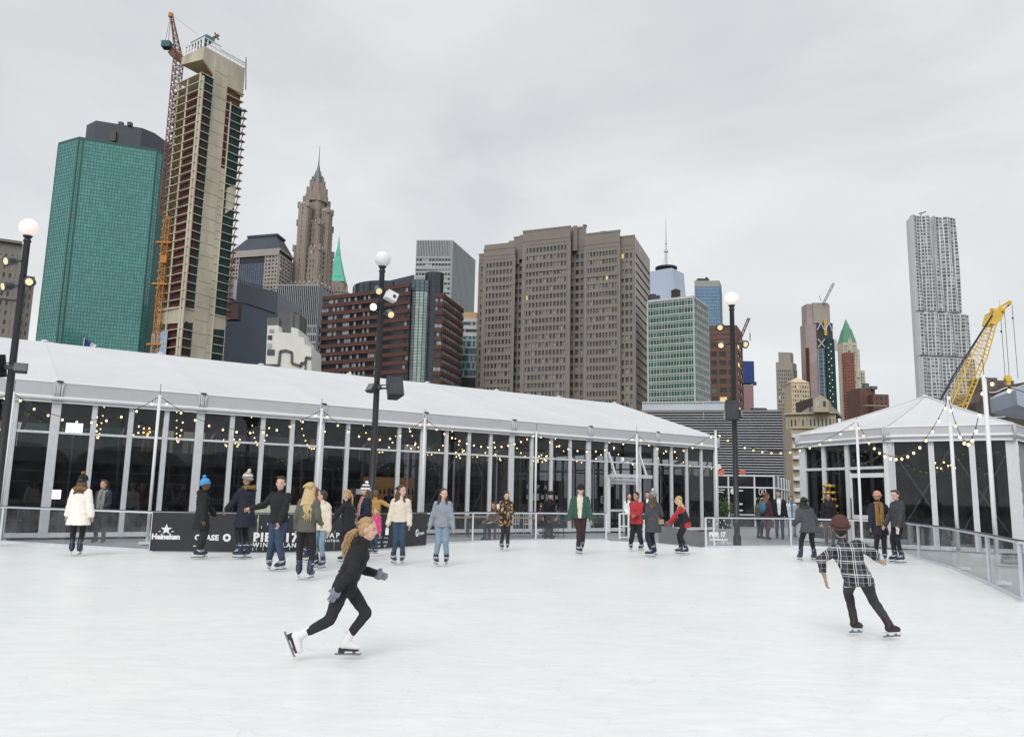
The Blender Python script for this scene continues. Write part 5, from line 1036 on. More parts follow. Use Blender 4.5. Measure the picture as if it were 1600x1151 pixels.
for k in range(22): q.tube([V3(c,z-k*3.7),V3(c,z-k*3.7+.5)],7.2 if k<14 else 7.8,16)
for k in range(14): aa=k*.45; q.bar((c.x+7.4*math.cos(aa),c.y+7.4*math.sin(aa),-9),(c.x+7.4*math.cos(aa),c.y+7.4*math.sin(aa),z),.3)
q.build('scaffold',mat('orange_scaffold',A(172,118,102,1.15),.8),r_)
# brown blocks
d=520; z=zat(1352,606,d); a=pos(1343,d,z); b=pos(1367,d+6,z); r_=bld('brick_block','plain brown brick block with a blue rooftop box',a); core(r_,[a,b,b+Vector((0,20,0)),a+Vector((0,20,0))],-9,z,M['rb2'],'wall'); c_=pos(1353,d+4,z); q=MB(); q.box(V3(c_,z+1.8),(3.2,3,3.6)); q.box(V3(c_,z+.8)+Vector((5,0,0)),(4,3,2)); q.build('rooftop_unit',mat('slate_box',A(90,100,112,1.1),.7),r_)
z=zat(1376,617,d); a=pos(1364,d-4,z); b=pos(1388,d-4,z); r_=bld('brick_block','low brown brick building with three large windows and a pale roof line',a); core(r_,[a,b,b+Vector((0,16,0)),a+Vector((0,16,0))],-9,z,M['rb2'],'core'); g=MB(); P=[]; facade(g,P,a,b,z-9,z-1,3,2,1.5,1.5,.4); g.build('wall',M['rb2'],r_); emit(r_,P,M['win']); q=MB(); a=pos(1357,480,0); b=pos(1393,480,0); zz=zat(1375,634,480); q.bar(V3(a,zz),V3(b,zz),3,.6); q.build('canopy',M['tan'],r_)

# --- rippled steel tower
d=740; z=zat(1457,338,d); a=pos(1422.5,d,z); b=pos(1492,d+5,z); r_=bld('rippled_tower','very tall stainless steel apartment tower with rippling facade and rows of windows',a); M['rst']=mat('rippled_steel',A(188,190,192,1.35),.45,.1,.5,.05,.1); M['rw']=winmat('apartment_glass',A(92,104,106,1.1),A(160,165,165,1.1),.12,.0)
u=(b-a).normalized(); n=u.cross(Z); fh=3.35
sl=pos(1415.5,d+14,z)
core(r_,[a,b,b-n*22,V3(sl,0)],-9,z-1,M['rst'],'core')
P=[]
def ripple(x,zz): return 1.5*math.sin(x*.42+1.3*math.sin(zz*.028+1)+.6)+.7*math.sin(x*.9+zz*.05)
def rip(p0,p1,z0,z1,nc,out=0):
    g=MB(); Lw=(p1-p0).length; nr=int((z1-z0)/fh); S=nc*2
    def W(i,j,o=0): x=Lw*i/S; zz=z1-fh*j; return V3(p0+u*x+n*(2.4+out+ripple(x+out*3,zz)+o),zz)
    for j in range(nr):
        for i in range(S): g.quad(W(i,j+1),W(i+1,j+1),W(i+1,j),W(i,j))
    for s in (0,S):
        for j in range(nr): q0=W(s,j+1); q1=W(s,j); g.quad(q0,q1,q1-n*(6+out),q0-n*(6+out))
    for i in range(S): q0=W(i,0); q1=W(i+1,0); g.quad(q0,q1,q1-n*(6+out),q0-n*(6+out))
    g.build('wall',M['rst'],r_)
    for j in range(nr):
        for i in range(nc):
            A0=W(2*i+.32,j+.5,.1); A1=W(2*i+1.68,j+.5,.1); dv=A1-A0; cc=(A0+A1)/2+Vector((0,-.12,0)); P.append((cc,math.atan2(dv.y,dv.x),Vector((dv.x,dv.y)).length,fh*.70))
zs1=zat(1457,490,d); zs2=zat(1457,559,d); zl=zat(1460,655,d)
f_=pos(1454,d,z); rip(V3(a,0),V3(a+u*(f_-a).dot(u)-u*1.2,0),zs1,z,7); rip(V3(a+u*((f_-a).dot(u)+1.4),0),V3(b,0),zs1,z,7)
b2=pos(1511,d+5,zs1); b2=a+u*(b2-a).dot(u); rip(V3(a,0),V3(b2,0),zs2,zs1,17,1.0); b3=pos(1521,d+5,zs2); b3=a+u*(b3-a).dot(u); rip(V3(a,0),V3(b3,0),zl,zs2,18,1.8)
core(r_,[V3(b-n*2,0),V3(b2,0)-n*2,V3(b2,0)-n*20,V3(b,0)-n*20],-9,zs1-1,M['rst'],'wing'); core(r_,[V3(b2-n*2,0),V3(b3,0)-n*2,V3(b3,0)-n*20,V3(b2,0)-n*20],-9,zs2-1,M['rst'],'wing')
emit(r_,P,M['rw'],lim=100); q=MB(); T5=lambda x,y: atd(x,y,d+6); q.bar(T5(1436,334),T5(1447,331),.8); q.bar(T5(1438,338),T5(1441,332),.6); q.build('rooftop_crane',M['dark'],r_)

# --- yellow crawler crane
d=112; Y=mat('crane_yellow',A(214,176,44,1.3),.5,0,.5,.1,1); T6=lambda X,Yy,dd=0: atd(1480+X/5.483,450+Yy/5.483,d+dd); KR=thing('crawler_crane','bright yellow lattice-boom crane rising behind the right tent','crane',V3(T6(115,980),-9)); M['yel']=Y
g=MB(); L0,R0_=T6(-30,1150),T6(95,1180); ch=[((-150,1400),(-20,1450)),((50,965),(180,990)),((235,530),(350,575)),((365,300),(420,312))]
def bm(k,s,o): p=T6(*ch[k][s]); return p+Vector((0,o,0))
for k in range(3):
    for s in (0,1):
        for o in (0,2.0): g.bar(bm(k,s,o*.6),bm(k+1,s,o*(.6 if k<2 else .5)),.14)
    m_=(10,12,8)[k]
    for i in range(m_):
        f=i/m_; f2=(i+1)/m_
        for o in (0,2.0):
            o*=.6; A0=bm(k,0,o).lerp(bm(k+1,0,o),f); B0=bm(k,1,o).lerp(bm(k+1,1,o),f); A1=bm(k,0,o).lerp(bm(k+1,0,o),f2); B1=bm(k,1,o).lerp(bm(k+1,1,o),f2)
            g.bar(A0,B0,.05); g.bar(*( (A0,B1) if i%2 else (B0,A1)),.05)
        for s in (0,1): g.bar(bm(k,s,0).lerp(bm(k+1,s,0),f),bm(k,s,1.2).lerp(bm(k+1,s,1.2),f2),.045)
g.build('boom',Y,KR)
g=MB(); g.ext([T6(365,302,.2),T6(425,314,.2),T6(470,262,.2),T6(492,205,.2),T6(480,170,.2),T6(450,158,.2),T6(425,190,.2),T6(392,200,.2)],Vector((0,2,0))); g.build('boom_head',Y,KR)
g=MB()
for x,y,r in ((383,187,17),(536,125,18),(485,190,12)): g.tube([T6(x,y,-.2),T6(x,y,2.2)],r/5.483*d/F,14)
g.build('sheave',Y,KR)
g=MB(); g.bar(T6(450,165,.3),T6(536,112,.6),.28); g.bar(T6(480,185,.3),T6(545,130,.6),.22); g.bar(T6(450,165,1.6),T6(536,112,1.2),.2); g.bar(T6(450,160),T6(450,105),.06); g.build('jib',Y,KR)
g=MB()
for a,b in (((460,270),(497,760)),((490,200),(532,760)),((555,140),(606,770))): g.bar(T6(*a),T6(*b),.05)
for o in (0,14,-9): g.bar(T6(385+o*.3,232),T6(60+o,745),.09); g.bar(T6(60+o,745),T6(-140,1100),.10)
for x,y in ((463,372),(561,257)): g.ell(T6(x,y),.16,n=6,m=5)
g.build('cable',M['dark'],KR)
g=MB(); c_=T6(518,775); g.tube([c_-Vector((0,.25,0)),c_+Vector((0,.25,0))],.48,12); g.box(c_-Z*.6,(.5,.4,.7)); g.build('hook_block',Y,KR)
g=MB(); c_=V3(T6(-200,1500,2),-5.6); g.box(c_,(7,4,3)); g.box(c_-Z*2.4+Vector((0,-2,0)),(8,1,1.6)); g.box(c_-Z*2.4+Vector((0,2,0)),(8,1,1.6)); g.build('carriage',Y,KR)
# --- building with wavy white bands, right edge
d=135; r_=bld('banded_building','dark brown building with thin wavy white bands at the right edge',pos(1570,d)); zt_=zat(1570,606,d); g=MB()
out_=[(1526,629),(1545,612),(1560,604),(1600,597),(1640,592),(1640,700),(1526,700)]; g.ext([atd(x,y,d) for x,y in out_],Vector((0,14,0))); g.build('wall',mat('dark_brown_cladding',A(86,76,70,1.15),.8,0,.3,.2,.3),r_)
g=MB()
for k in range(6):
    pts=[atd(1546+k*1.5+j*5,613-j*1.1+k*8+1.6*math.sin(j*.9+k),d-.3) for j in range(19)]; 
    g.tube(pts,.09,5)
g.build('white_band',M['white'],r_)
g=MB(); a_=atd(1552,600,d); g.box(a_+Vector((1.2,5,.3)),(2.8,4,2.6)); g.box(atd(1586,594,d)+Vector((0,5,0)),(4,3,1)); g.build('rooftop_unit',M['brd'],r_)
d=42; r_=thing('canopy_roof','blue-grey metal roof edge poking in at the right border above the tent','canopy',atd(1600,640,d)); g=MB(); g.ext([atd(1587,609,d),atd(1600,600,d),atd(1680,590,d),atd(1680,650,d),atd(1600,636,d),atd(1590,632,d)],Vector((1,4,0))); g.build('roof',mat('blue_grey_metal',A(140,150,164,1.4),.5,.0,.5,.1,.5),r_); g=MB(); q_=atd(1610,640,d); g.bar(V3(q_,0),q_,.2); q_=atd(1675,640,d); g.bar(V3(q_,0),q_,.2); g.build('post',M['dark'],r_)
# --- old tan building in the gap
d=210; r_=bld('mansard_building','old tan stone building with mansard roof, dormer and dark water tower box',pos(1265,d)); z=zat(1265,645,d); a=pos(1228,d+4,z); b=pos(1306,d-2,z); ft=[a,b,b+Vector((2,18,0)),a+Vector((2,18,0))]; M['tan2']=mat('tan_limestone',A(166,154,132,1.25),.85,0,.3,.12,.2)
core(r_,ft,-9,z,M['tan2']); g=MB(); P=[]; facade(g,P,a,b,z-22,z-.8,13,6,.55,1.5,.35); g.build('wall',M['tan2'],r_); u=(b-a).normalized(); n=u.cross(Z)
g=MB(); g.bar(V3(a,z)+n*.5-u*.4,V3(b,z)+n*.5+u*.4,1.2,.5); g.bar(V3(a,z-4)+n*.4,V3(b,z-4)+n*.4,.7,.3); g.build('cornice',M['tan2'],r_)
am=a.lerp(b,.30); bm_=b; zm=zat(1280,628,d); g=MB(); g.frust([tuple((am-n*.5)[:2]),tuple((bm_-n*.5)[:2]),tuple((bm_-n*16)[:2]),tuple((am-n*16)[:2])],z,[tuple((am+u*1-n*2)[:2]),tuple((bm_-u*1-n*2)[:2]),tuple((bm_-u*1-n*14)[:2]),tuple((am+u*1-n*14)[:2])],zm-1); g.build('mansard_roof',mat('grey_mansard',A(120,122,112,1.15),.8),r_)
c0=pos(1271,d-3,z); c1=pos(1295,d-3.6,z); g=MB(); g.ext([V3(c0,z),V3(c1,z),V3(c1,zat(1283,627,d)),V3(c0.lerp(c1,.5),zat(1283,619,d)),V3(c0,zat(1283,627,d))],-n*5); g.build('dormer',M['tan2'],r_)
for k in range(2): P.append((V3(c0.lerp(c1,.28+.44*k),z+2.1)+n*.1,math.atan2(u.y,u.x),.8,1.4))
for k in range(4): P.append((V3(a.lerp(b,.50+.12*k),z+1.2)+n*.15,math.atan2(u.y,u.x),.6,1.1))
emit(r_,P,M['win'])
g=MB(); c0=pos(1244,d+3,z); c1=pos(1269,d+3,z); g.ext([V3(c0,zat(1256,645,d)),V3(c1,zat(1256,640,d)),V3(c1,zat(1256,619,d)),V3(c0,zat(1256,627,d))],-n*5); g.build('dark_box',mat('dark_box',A(62,56,54,1.1),.8),r_)
d=150; z=zat(1245,668,d); a=pos(1236,d,z); b=pos(1330,d-3,z); r_=bld('apartment_block','lower tan block with balconies glimpsed left of the small tent',a); core(r_,[a,b,b+Vector((0,12,0)),a+Vector((0,12,0))],-9,z,M['tan2']); g=MB(); P=[]; facade(g,P,a,b,z-16.5,z-.6,11,8,.5,.95,.3); g.bar(V3(a,z)+Vector((0,-.3,0)),V3(b,z)+Vector((0,-.3,0)),.7,.4); g.build('wall',M['tan2'],r_); emit(r_,P,winmat('brown_grey_glass',A(58,52,48,1),A(150,150,150,1),.2,.01))  # window panes in dark brown-grey tones, some of them pale
for k in range(8):
    q=MB(); p=a.lerp(b,.06)+Vector((0,-.6,0)); q.box(V3(p,z-1.9-k*1.98),(1.5,.9,.1)); q.box(V3(p+Vector((0,-.4,0)),z-1.55-k*1.98),(1.5,.06,.55)); q.build('balcony',M['white'],r_)
# --- flag behind the left tent
p=pos(126,60,10); fz=zat(126,527,60); fg=thing('flag','blue and white flag on a thin pole showing above the long tent roof','flag',V3(p,0)); q=MB(); q.tube([V3(p,0),V3(p,fz)],.03,6); q.build('pole',M['white'],fg)
q=MB(); n_=8; vs=[]
for i in range(n_+1):
    x=.95*i/n_; vs.append(V3(p,fz)+Vector((x,.12*math.sin(i*1.1),-.05-.55*x))); vs.append(V3(p,fz)+Vector((x*.75,.12*math.sin(i*1.1+.3),-.75-.1*x)))
q.add(vs,[(2*i,2*i+2,2*i+3,2*i+1) for i in range(n_)],0); q.m=[0]*5+[1]*3; q.build('cloth',[mat('flag_blue',A(30,50,110,1.2),.8),M['white']],fg)
# --- terminal hall behind the camera (what the panes mirror)
r_=thing('pier_hall','long hall with pale barrel roofs behind the photographer','building',(0,-70,0)); RH_=Matrix.Rotation(ANG,3,'Z'); hc_=tp(3,0)-TB*95; hq=lambda x,y,z: hc_+TU*x+TB*(y+70)+Z*z; g=MB()
for k in range(15):
    cx=-100+k*15; g.ext([hq(cx+7.2*math.cos(math.radians(a)),-70,4.9+2.5*math.sin(math.radians(a))) for a in range(0,181,15)],TB*-30)
g.build('barrel_roof',M['val'],r_); g=MB(); g.box(hq(5,-86,2.4),(226,31,4.9),RH_); g.build('hall',M['dark'],r_); g=MB()
for k in range(45): g.box(hq(-105+k*5,-70.2,2.4),(.25,.25,4.9),RH_)
for zz in (2.2,3.6,4.9): g.box(hq(5,-70.3,zz),(226,.2,.16),RH_)
g.build('frame',M['alu'],r_)
# ============================================================ PEOPLE
def fab(name,rgb,k=1.3,rough=.85,var=None,vs=9,bump=.35):
    var=(.05 if sum(rgb)>450 else .14) if var is None else var
    g_=sum(rgb)/3; rgb=tuple(q*.78+g_*.22 for q in rgb); return mat(name,A(*rgb,k),rough,0,.25,var,vs,bump,60)
SK={'light':(.62,.40,.31),'mid':(.42,.25,.17),'dark':(.16,.085,.055)}
SKM={k:mat('skin_'+k,v,.55,0,.4,.06,20) for k,v in SK.items()}
EYE_M=mat('eye_dark',(.07,.05,.04),.3); LIP_M={k:mat('lip_'+k,(v[0]*.75,v[1]*.45,v[2]*.45),.5,0,.4,0) for k,v in SK.items()}; BRW=mat('brow',(.13,.08,.05),.8)
HM={}
def hairm(c):
    if c not in HM: HM[c]=mat('hair_'+c,{'blonde':(.42,.27,.12),'paleblonde':(.58,.42,.22),'brown':(.10,.055,.03),'auburn':(.22,.10,.05),'black':(.015,.012,.012),'darkbrown':(.04,.025,.018),'gold':(.46,.30,.15)}[c],.45,0,.5,.3,30,.5,120,stretch=(3,3,.4))
    return HM[c]
BOOT=mat('navy_boot_plastic',(.018,.026,.055),.35,0,.5,.2,10); BUCK=mat('boot_strap_white',(.62,.66,.70),.5); BLADE=mat('skate_blade',(.22,.23,.25),.3,.7); WBOOT=mat('white_leather_boot',(.74,.73,.74),.5,0,.4,.05,10); SOLE=mat('boot_sole',(.03,.02,.02),.5); DBOOT=mat('dark_red_boot',(.03,.014,.015),.5,0,.4,.2,10); SHOE=mat('dark_shoe',(.03,.03,.032),.6)
def ik(a,b,l1,l2,pole):
    d=b-a; L_=min(d.length,(l1+l2)*.999); dn=d.normalized(); b=a+dn*L_; x=(l1*l1-l2*l2+L_*L_)/(2*L_); h=math.sqrt(max(0,l1*l1-x*x)); p=(pole-dn*pole.dot(dn)); p=p.normalized() if p.length>1e-4 else Vector((0,1,0)); return a+dn*x+p*h,b
def RZ(a): return Matrix.Rotation(a,3,'Z')
def skate(root,ank,fyaw,pitch,s,kind,sk,roll=0,shin=None):
    """boot with sole and blade; ank = ankle joint, local +y is forward"""
    R=RZ(fyaw)@Matrix.Rotation(pitch,3,'X')@Matrix.Rotation(roll,3,'Y'); f=lambda x,y,z: ank+R@(Vector((x,y,z))*s)
    bm=BOOT if kind=='rental' else WBOOT if kind=='figure' else DBOOT if kind=='dark' else SHOE
    q=MB(); side=R@Vector((1,0,0)); t={'rental':.135,'figure':.14,'dark':.09}.get(kind,.06)
    rx=[.052,.056,.055,.055] if kind!='rental' else [.062,.066,.064,.062]
    q.caps(ank+shin*(t*s)-R@Vector((0,.008*s,0)),f(0,-.005,-.01),rx[0]*s,rx[1]*s,12); q.caps(f(0,-.03,-.045),f(0,.02,-.035),.05*s,.05*s,10); q.caps(f(0,.02,-.04),f(0,.135,-.062),.053*s,.040*s,12); q.caps(f(0,.12,-.065),f(0,.16,-.068),.040*s,.032*s,10)
    b=remesh(q,.010 if s>.9 or kind!='rental' else .011,2); o=b.build('skate' if kind!='shoe' else 'shoe',bm,root,True)
    if kind=='shoe': return
    q=MB()
    if kind=='rental':
        for (y0,z0,y1,z1) in ((.02,.02,.075,-.012),(.045,-.01,.10,-.035),(-.06,.10,.05,.105)): 
            q.tube([f(-.064,y0-.03,z0),f(-.05,y1-.0,z1+.01),f(0,y1+.012,z1+.022),f(.05,y1,z1+.01),f(.064,y0-.03,z0)],.008*s,5)
        q.build('strap',BUCK,o,True)
        q=MB(); q.box(f(0,.03,-.115),(.045*s,.24*s,.03*s),R); q.build('blade_holder',BUCK,o)
    elif kind=='figure':
        q.box(f(0,-.045,-.108),(.055*s,.07*s,.05*s),R); q.box(f(0,.065,-.104),(.07*s,.19*s,.018*s),R); q.build('sole',SOLE,o)
        q=MB()
        for k in range(6): q.tube([f(-.022,.055-.017*k,-.005+.026*k),f(0,.068-.017*k,.003+.026*k),f(.022,.055-.017*k,-.005+.026*k)],.004*s,4)
        q.build('lace',BUCK,o)
    else:
        q.box(f(0,.04,-.105),(.06*s,.27*s,.018*s),R)
        for k in range(4): q.tube([f(-.03,.07-.02*k,-.015+.03*k),f(.03,.07-.02*k,-.015+.03*k)],.006*s,4)
        q.build('sole',BUCK,o)
    q=MB(); q.box(f(0,.03,-.150),(.012*s,.31*s,.022*s),R)
    for y in (-.06,-.03,.09,.12): q.bar(f(0,y,-.145),f(0,y+(.012 if y in(-.06,.09) else -.012),-.11),.012*s,.02*s)
    q.tube([f(0,.18,-.150),f(0,.195,-.135)],.006*s,5); q.build('blade',BLADE,o)
def hand(q,w,d,nrm,s,side,curl=.5,r=.0085,fat=1.0,spread=.16):
    """palm + five fingers; d along the hand, nrm = palm-facing normal"""
    d=d.normalized(); x=d.cross(nrm).normalized(); nrm=x.cross(d).normalized()
    fingers=MB()
    for i,(o,l) in enumerate(((-.030,.068),(-.010,.078),(.010,.073),(.029,.058))):
        a=w+(d*.088+x*o)*s; dd=(d+x*(o*spread*10)).normalized(); pts=[a-d*.012*s]; p=a; ang=0
        for k in range(3):
            p=p+(dd*math.cos(ang)+nrm*math.sin(ang))*(l*(.42,.33,.25)[k]*s); pts.append(p); ang+=curl*.9
        fingers.tube(pts,[r*fat*1.1*s,r*fat*s,r*fat*.92*s,r*fat*.7*s],6)
    a=w+(d*.03-x*.034)*s; fingers.tube([a,a+(d*.6-x*.8+nrm*.2).normalized()*.036*s,a+(d*.6-x*.8+nrm*.2).normalized()*.036*s+(d*.9-x*.3+nrm*.4).normalized()*.03*s],[r*1.3*fat*s,r*1.15*fat*s,r*.8*fat*s],6)
    q.tube([w-d*.01*s,w+d*.03*s,w+d*.07*s,w+d*.092*s],[.028*fat*s,.040*fat*s,.042*fat*s,.034*fat*s],10,flat=.45,side=x)
    return fingers
GROUP=None
def person(px,py,top,yaw,label,skin='light',s=None,lean=0,side=0,hipz=None,hipx=0,hipy=0,feet=None,hands=None,look=0,nod=0,tilt=0,
           trouser=None,tfat=0,top_m=None,hem=.04,fat=.028,stripe=None,sleeve=1.0,hair=None,hat=None,collar=None,scarf=None,gloves=None,kind='rental',
           armpole=None,kneepole=None,legs=True,base=None,vox=.013,curl=.45,twist=0,bulk=1.0,loose=0,extra=None,zoff=0,hatz=None,hs=1.12,hk_=1.0):
    P0=base if base is not None else atz(px,py,zoff); d=P0.y; Ht=zat(px,top,d)-zoff; skz=.10 if kind in('rental','figure','dark') else .0
    hatz=.03 if hat and hatz is None else (hatz or 0)
    if s is None: s=(Ht-skz-hatz)/1.70
    root=thing('person',label,'person',(P0.x,P0.y,zoff),math.radians(yaw)); OFF.pop(root.name,None); OFF[root.name]=Vector()
    V=lambda x,y,z: Vector((x,y,z))
    hz=(hipz if hipz is not None else .90)*s+skz; pel=V(hipx*s,hipy*s,hz); la,sa=math.radians(lean),math.radians(side)
    up=V(math.sin(sa),math.sin(la),math.cos(la)*math.cos(sa)).normalized(); sv=(RZ(math.radians(twist))@V(1,0,0)); sv=(sv-up*sv.dot(up)).normalized(); fw=up.cross(sv)
    neck=pel+up*.52*s; shz=neck-up*.070*s; SH=[shz-sv*.155*s*bulk,shz+sv*.155*s*bulk]; h=s*hs
    hup=(up*.5+V(0,0,1)*.5).normalized(); Rh=RZ(math.radians(look))@Matrix.Rotation(math.radians(-nod),3,'X')@Matrix.Rotation(math.radians(tilt),3,'Y'); hc=neck+hup*.105*s*hs+(Rh@V(0,.025,.05))*s*hs
    H=lambda x,y,z: hc+Rh@(Vector((x,y,z))*s*hs)
    hv=V(1,0,0); HIP=[pel-hv*.088*s,pel+hv*.088*s]
    feet=feet or ((-.11,0,0,8,0),(.11,0,0,-8,0)); ANK=[];KN=[]
    for i,ft in enumerate(feet):
        an=V(ft[0]*s,ft[1]*s,ft[2]*s+skz+(.10 if kind!='shoe' else .085)*s); kp=Vector((kneepole[i] if kneepole else (0,1,0))); k,an=ik(HIP[i],an,.425*s,.40*s,RZ(math.radians(ft[3]))@kp); KN.append(k); ANK.append(an)
    hands=hands or ((-.25,.03,.80),(.25,.03,.80)); EL=[];WR=[]
    for i,hp_ in enumerate(hands):
        w=V(*hp_[:3])*s+V(0,0,skz); pole=Vector(armpole[i]) if armpole else V((-.22,.22)[i],-1,-.3); k,w=ik(SH[i],w,.285*s,.255*s,pole); EL.append(k); WR.append(w)
    # --- body: one continuous mesh
    q=MB(); q.ell(H(0,-.008,.028),(.074*h,.092*h,.092*h),Rh,16,12); q.ell(H(0,.018,-.035),(.056*h,.066*h,.072*h),Rh,14,10); q.ell(H(0,.028,-.082),(.030*h,.034*h,.024*h),Rh); q.ell(H(0,.088,-.018),(.012*h,.018*h,.015*h),Rh,8,6); q.ell(H(0,.080,.005),(.009*h,.014*h,.026*h),Rh,8,6)
    for e in (-1,1): q.ell(H(e*.075,-.005,-.008),(.011*h,.020*h,.030*h),Rh,8,6)
    q.caps(neck-up*.05*s,H(0,-.01,-.05),.056*s,.050*s)
    q.loft([pel-up*.06*s,pel,pel+up*.14*s,pel+up*.27*s,pel+up*.40*s,pel+up*.47*s,neck],[.11*s,.145*s,.115*s,.125*s,.135*s,.10*s,.05*s],[.08*s,.10*s,.08*s,.085*s,.085*s,.065*s,.045*s],sv)
    fing=MB()
    for i in (0,1):
        q.caps(HIP[i],KN[i],.080*s,.054*s); q.caps(KN[i],ANK[i],.054*s,.036*s); q.caps(SH[i]-up*.012*s,EL[i],.040*s,.035*s); q.caps(EL[i],WR[i],.037*s,.026*s)
        hd=(WR[i]-EL[i]).normalized(); nr_=sv*(1 if i==0 else -1); 
        if len(hands[i])>3: hd=Vector(hands[i][3:6]).normalized()
        fb=hand(q,WR[i],hd,nr_,s,i,curl if not isinstance(curl,tuple) else curl[i]); 
        for j,f_ in enumerate(fb.f): pass
        b0=len(fing.v); fing.v+=fb.v; fing.f+=[[b0+t for t in f_] for f_ in fb.f]; fing.m+=[0]*len(fb.f)
    b=remesh(q,vox*.8,1); b0=len(b.v); b.v+=fing.v; b.f+=[[b0+t for t in f_] for f_ in fing.f]; b.m=[0]*len(b.f)
    Ri=Rh.inverted()
    for i,f_ in enumerate(b.f):
        c=sum((b.v[t] for t in f_),Vector())/len(f_); l=(Ri@(c-hc))/h
        if l.y>.045 and abs(l.z)<.12:
            if (abs(abs(l.x)-.030)<.0095 and abs(l.z-.006)<.0055): b.m[i]=1
            elif abs(l.x)<.023 and abs(l.z+.055)<.0085: b.m[i]=2
            elif abs(abs(l.x)-.032)<.014 and abs(l.z-.028)<.004: b.m[i]=3
    body=b.build('body',[SKM[skin],EYE_M,LIP_M[skin],BRW],root,True)
    # --- trousers
    sd=hash(label)%97
    sd=sum(ord(ch) for ch in label)%97
    if trouser:
        q=MB(); o=(.014+tfat)*s; q.loft([pel-up*.10*s,pel-up*.03*s,pel+up*.03*s,pel+up*.09*s],[.125*s,.16*s+o*.5,.158*s+o*.5,.14*s+o*.5],[.09*s,.115*s+o*.5,.112*s+o*.5,.10*s],sv)
        for i in (0,1):
            q.caps(HIP[i],KN[i],.086*s+o,.056*s+o,12); q.caps(KN[i],ANK[i].lerp(KN[i],{'shoe':.10,'dark':.04,'figure':.30}.get(kind,.26)),.056*s+o,(.040+tfat*.8)*s+o,12)
        remesh(q,vox,2,.0065,sd).build('trousers',trouser,root,True)
    # --- top
    if top_m:
        q=MB(); o=fat*s; w0=1+.0*loose; dn=V(0,0,-1)*.7-up*.3
        C=[]; rx=[]; ry=[]
        if hem>0:
            for t in (1,.66,.33): C.append(pel+dn*(hem*t)*s); rx.append((.165+.10*loose*t+ .05*min(hem,.4)*t)*s+o); ry.append((.115+.08*loose*t+.07*min(hem,.4)*t)*s+o)
        C+= [pel+up*.02*s,pel+up*.14*s,pel+up*.27*s,pel+up*.39*s,pel+up*.455*s,neck-up*.015*s]; rx+=[.160*s+o,.142*s*(bulk*.5+.5)+o,.155*s*bulk+o,.172*s*bulk+o*.8,.15*s*bulk+o*.5,.062*s+o*.4]; ry+=[.112*s+o,.100*s+o,.108*s+o,.110*s+o,.09*s+o*.6,.058*s+o*.4]
        q.loft(C,rx,ry,sv,20)
        for i in (0,1):
            q.caps(SH[i],EL[i],.050*s+o*.8,.042*s+o*.75,12)
            if sleeve>.5: q.caps(EL[i],EL[i].lerp(WR[i],min(1,sleeve)),.042*s+o*.75,.034*s+o*.7,12)
        if collar!='hood_fur' : q.caps(neck-up*.03*s,neck+hup*.035*s,.070*s+o*.2,.062*s+o*.1,12)
        if collar in('hood','hood_fur'): q.ell(neck-fw*.085*s-up*.015*s,(.105*s,.07*s,.075*s),None,14,9)
        b=remesh(q,vox,2,.0135,sd+3)
        mats=[top_m]
        if stripe:
            mats.append(stripe[0]); w=stripe[1]*s; zb=stripe[2] if len(stripe)>2 else -9
            for i,f_ in enumerate(b.f):
                c=sum((b.v[t] for t in f_),Vector())/len(f_)-pel; 
                if abs(c.dot(sv))<w*(.6+.5*max(0,c.dot(up))/(.5*s)) and c.dot(fw)>0.0 and c.dot(up)>zb: b.m[i]=1
        b.build('coat' if hem>.2 else 'jacket',mats,root,True)
    if collar=='hood_fur' or collar=='fur':
        q=MB(); random.seed(sd)
        for k in range(26): a=k/26*2*math.pi; q.ell(neck+up*.0*s+sv*(math.cos(a)*.125*s)+fw*(math.sin(a)*.10*s-.03*s)+hup*((-.01-.025*math.sin(a))*s+random.uniform(-.01,.01)),random.uniform(.036,.050)*s,n=8,m=6)
        b=remesh(q,.010,0,.016,sd,22); b.build('fur_collar',FUR,root,True)
    if scarf:
        q=MB(); q.tube([neck+sv*(math.cos(a)*.085*s)+fw*(math.sin(a)*.085*s)+up*(.015*math.sin(a*2)*s) for a in [k*math.pi/8 for k in range(17)]],.038*s,8,flat=1)
        for e in (-1,1):
            pts=[neck+sv*e*.055*s+fw*(.085*s),pel+up*.35*s+sv*e*.06*s+fw*.155*s*1.0,pel+up*.15*s+sv*e*.055*s+fw*.16*s,pel-up*.06*s+sv*e*.06*s+fw*.165*s]
            q.tube(pts,[.05*s,.055*s,.058*s,.058*s],8,flat=.35,side=sv)
        b=remesh(q,.011,1,.006,sd); b.build('scarf',scarf,root,True)
    # --- hair
    if hair:
        st,hcol=hair[0],hairm(hair[1]); q=MB(); random.seed(sd+1)
        if st!='under': q.ell(H(0,-.024,.038),(.080*h,.092*h,.089*h),Rh,16,12); q.ell(H(0,-.045,-.005),(.076*h,.062*h,.080*h),Rh,12,9)
        if st=='short': 
            for k in range(16): q.ell(H(random.uniform(-.05,.05),random.uniform(-.03,.055),.115+random.uniform(-.02,.008)),(.024*h,.03*h,.018*h),Rh,8,6)
        if st in('long','under','longback'):
            for e in (-1,1): q.caps(H(e*.066,-.02,.02),H(e*.078,-.028,-.16),.026*h,.034*h)
            q.loft([H(0,-.055,.03),H(0,-.075,-.08),H(0,-.085,-.18),neck-up*.10*h-fw*.12*h],[.07*h,.085*h,.10*h,.11*h],[.05*h,.045*h,.04*h,.03*h],sv)
        b=remesh(q,.010,2,.006,sd,16)
        # strands
        n_s={'short':0,'long':34,'longback':54,'under':30,'pony':26,'curly':0}[st]; e_=hair[2] if len(hair)>2 else .36
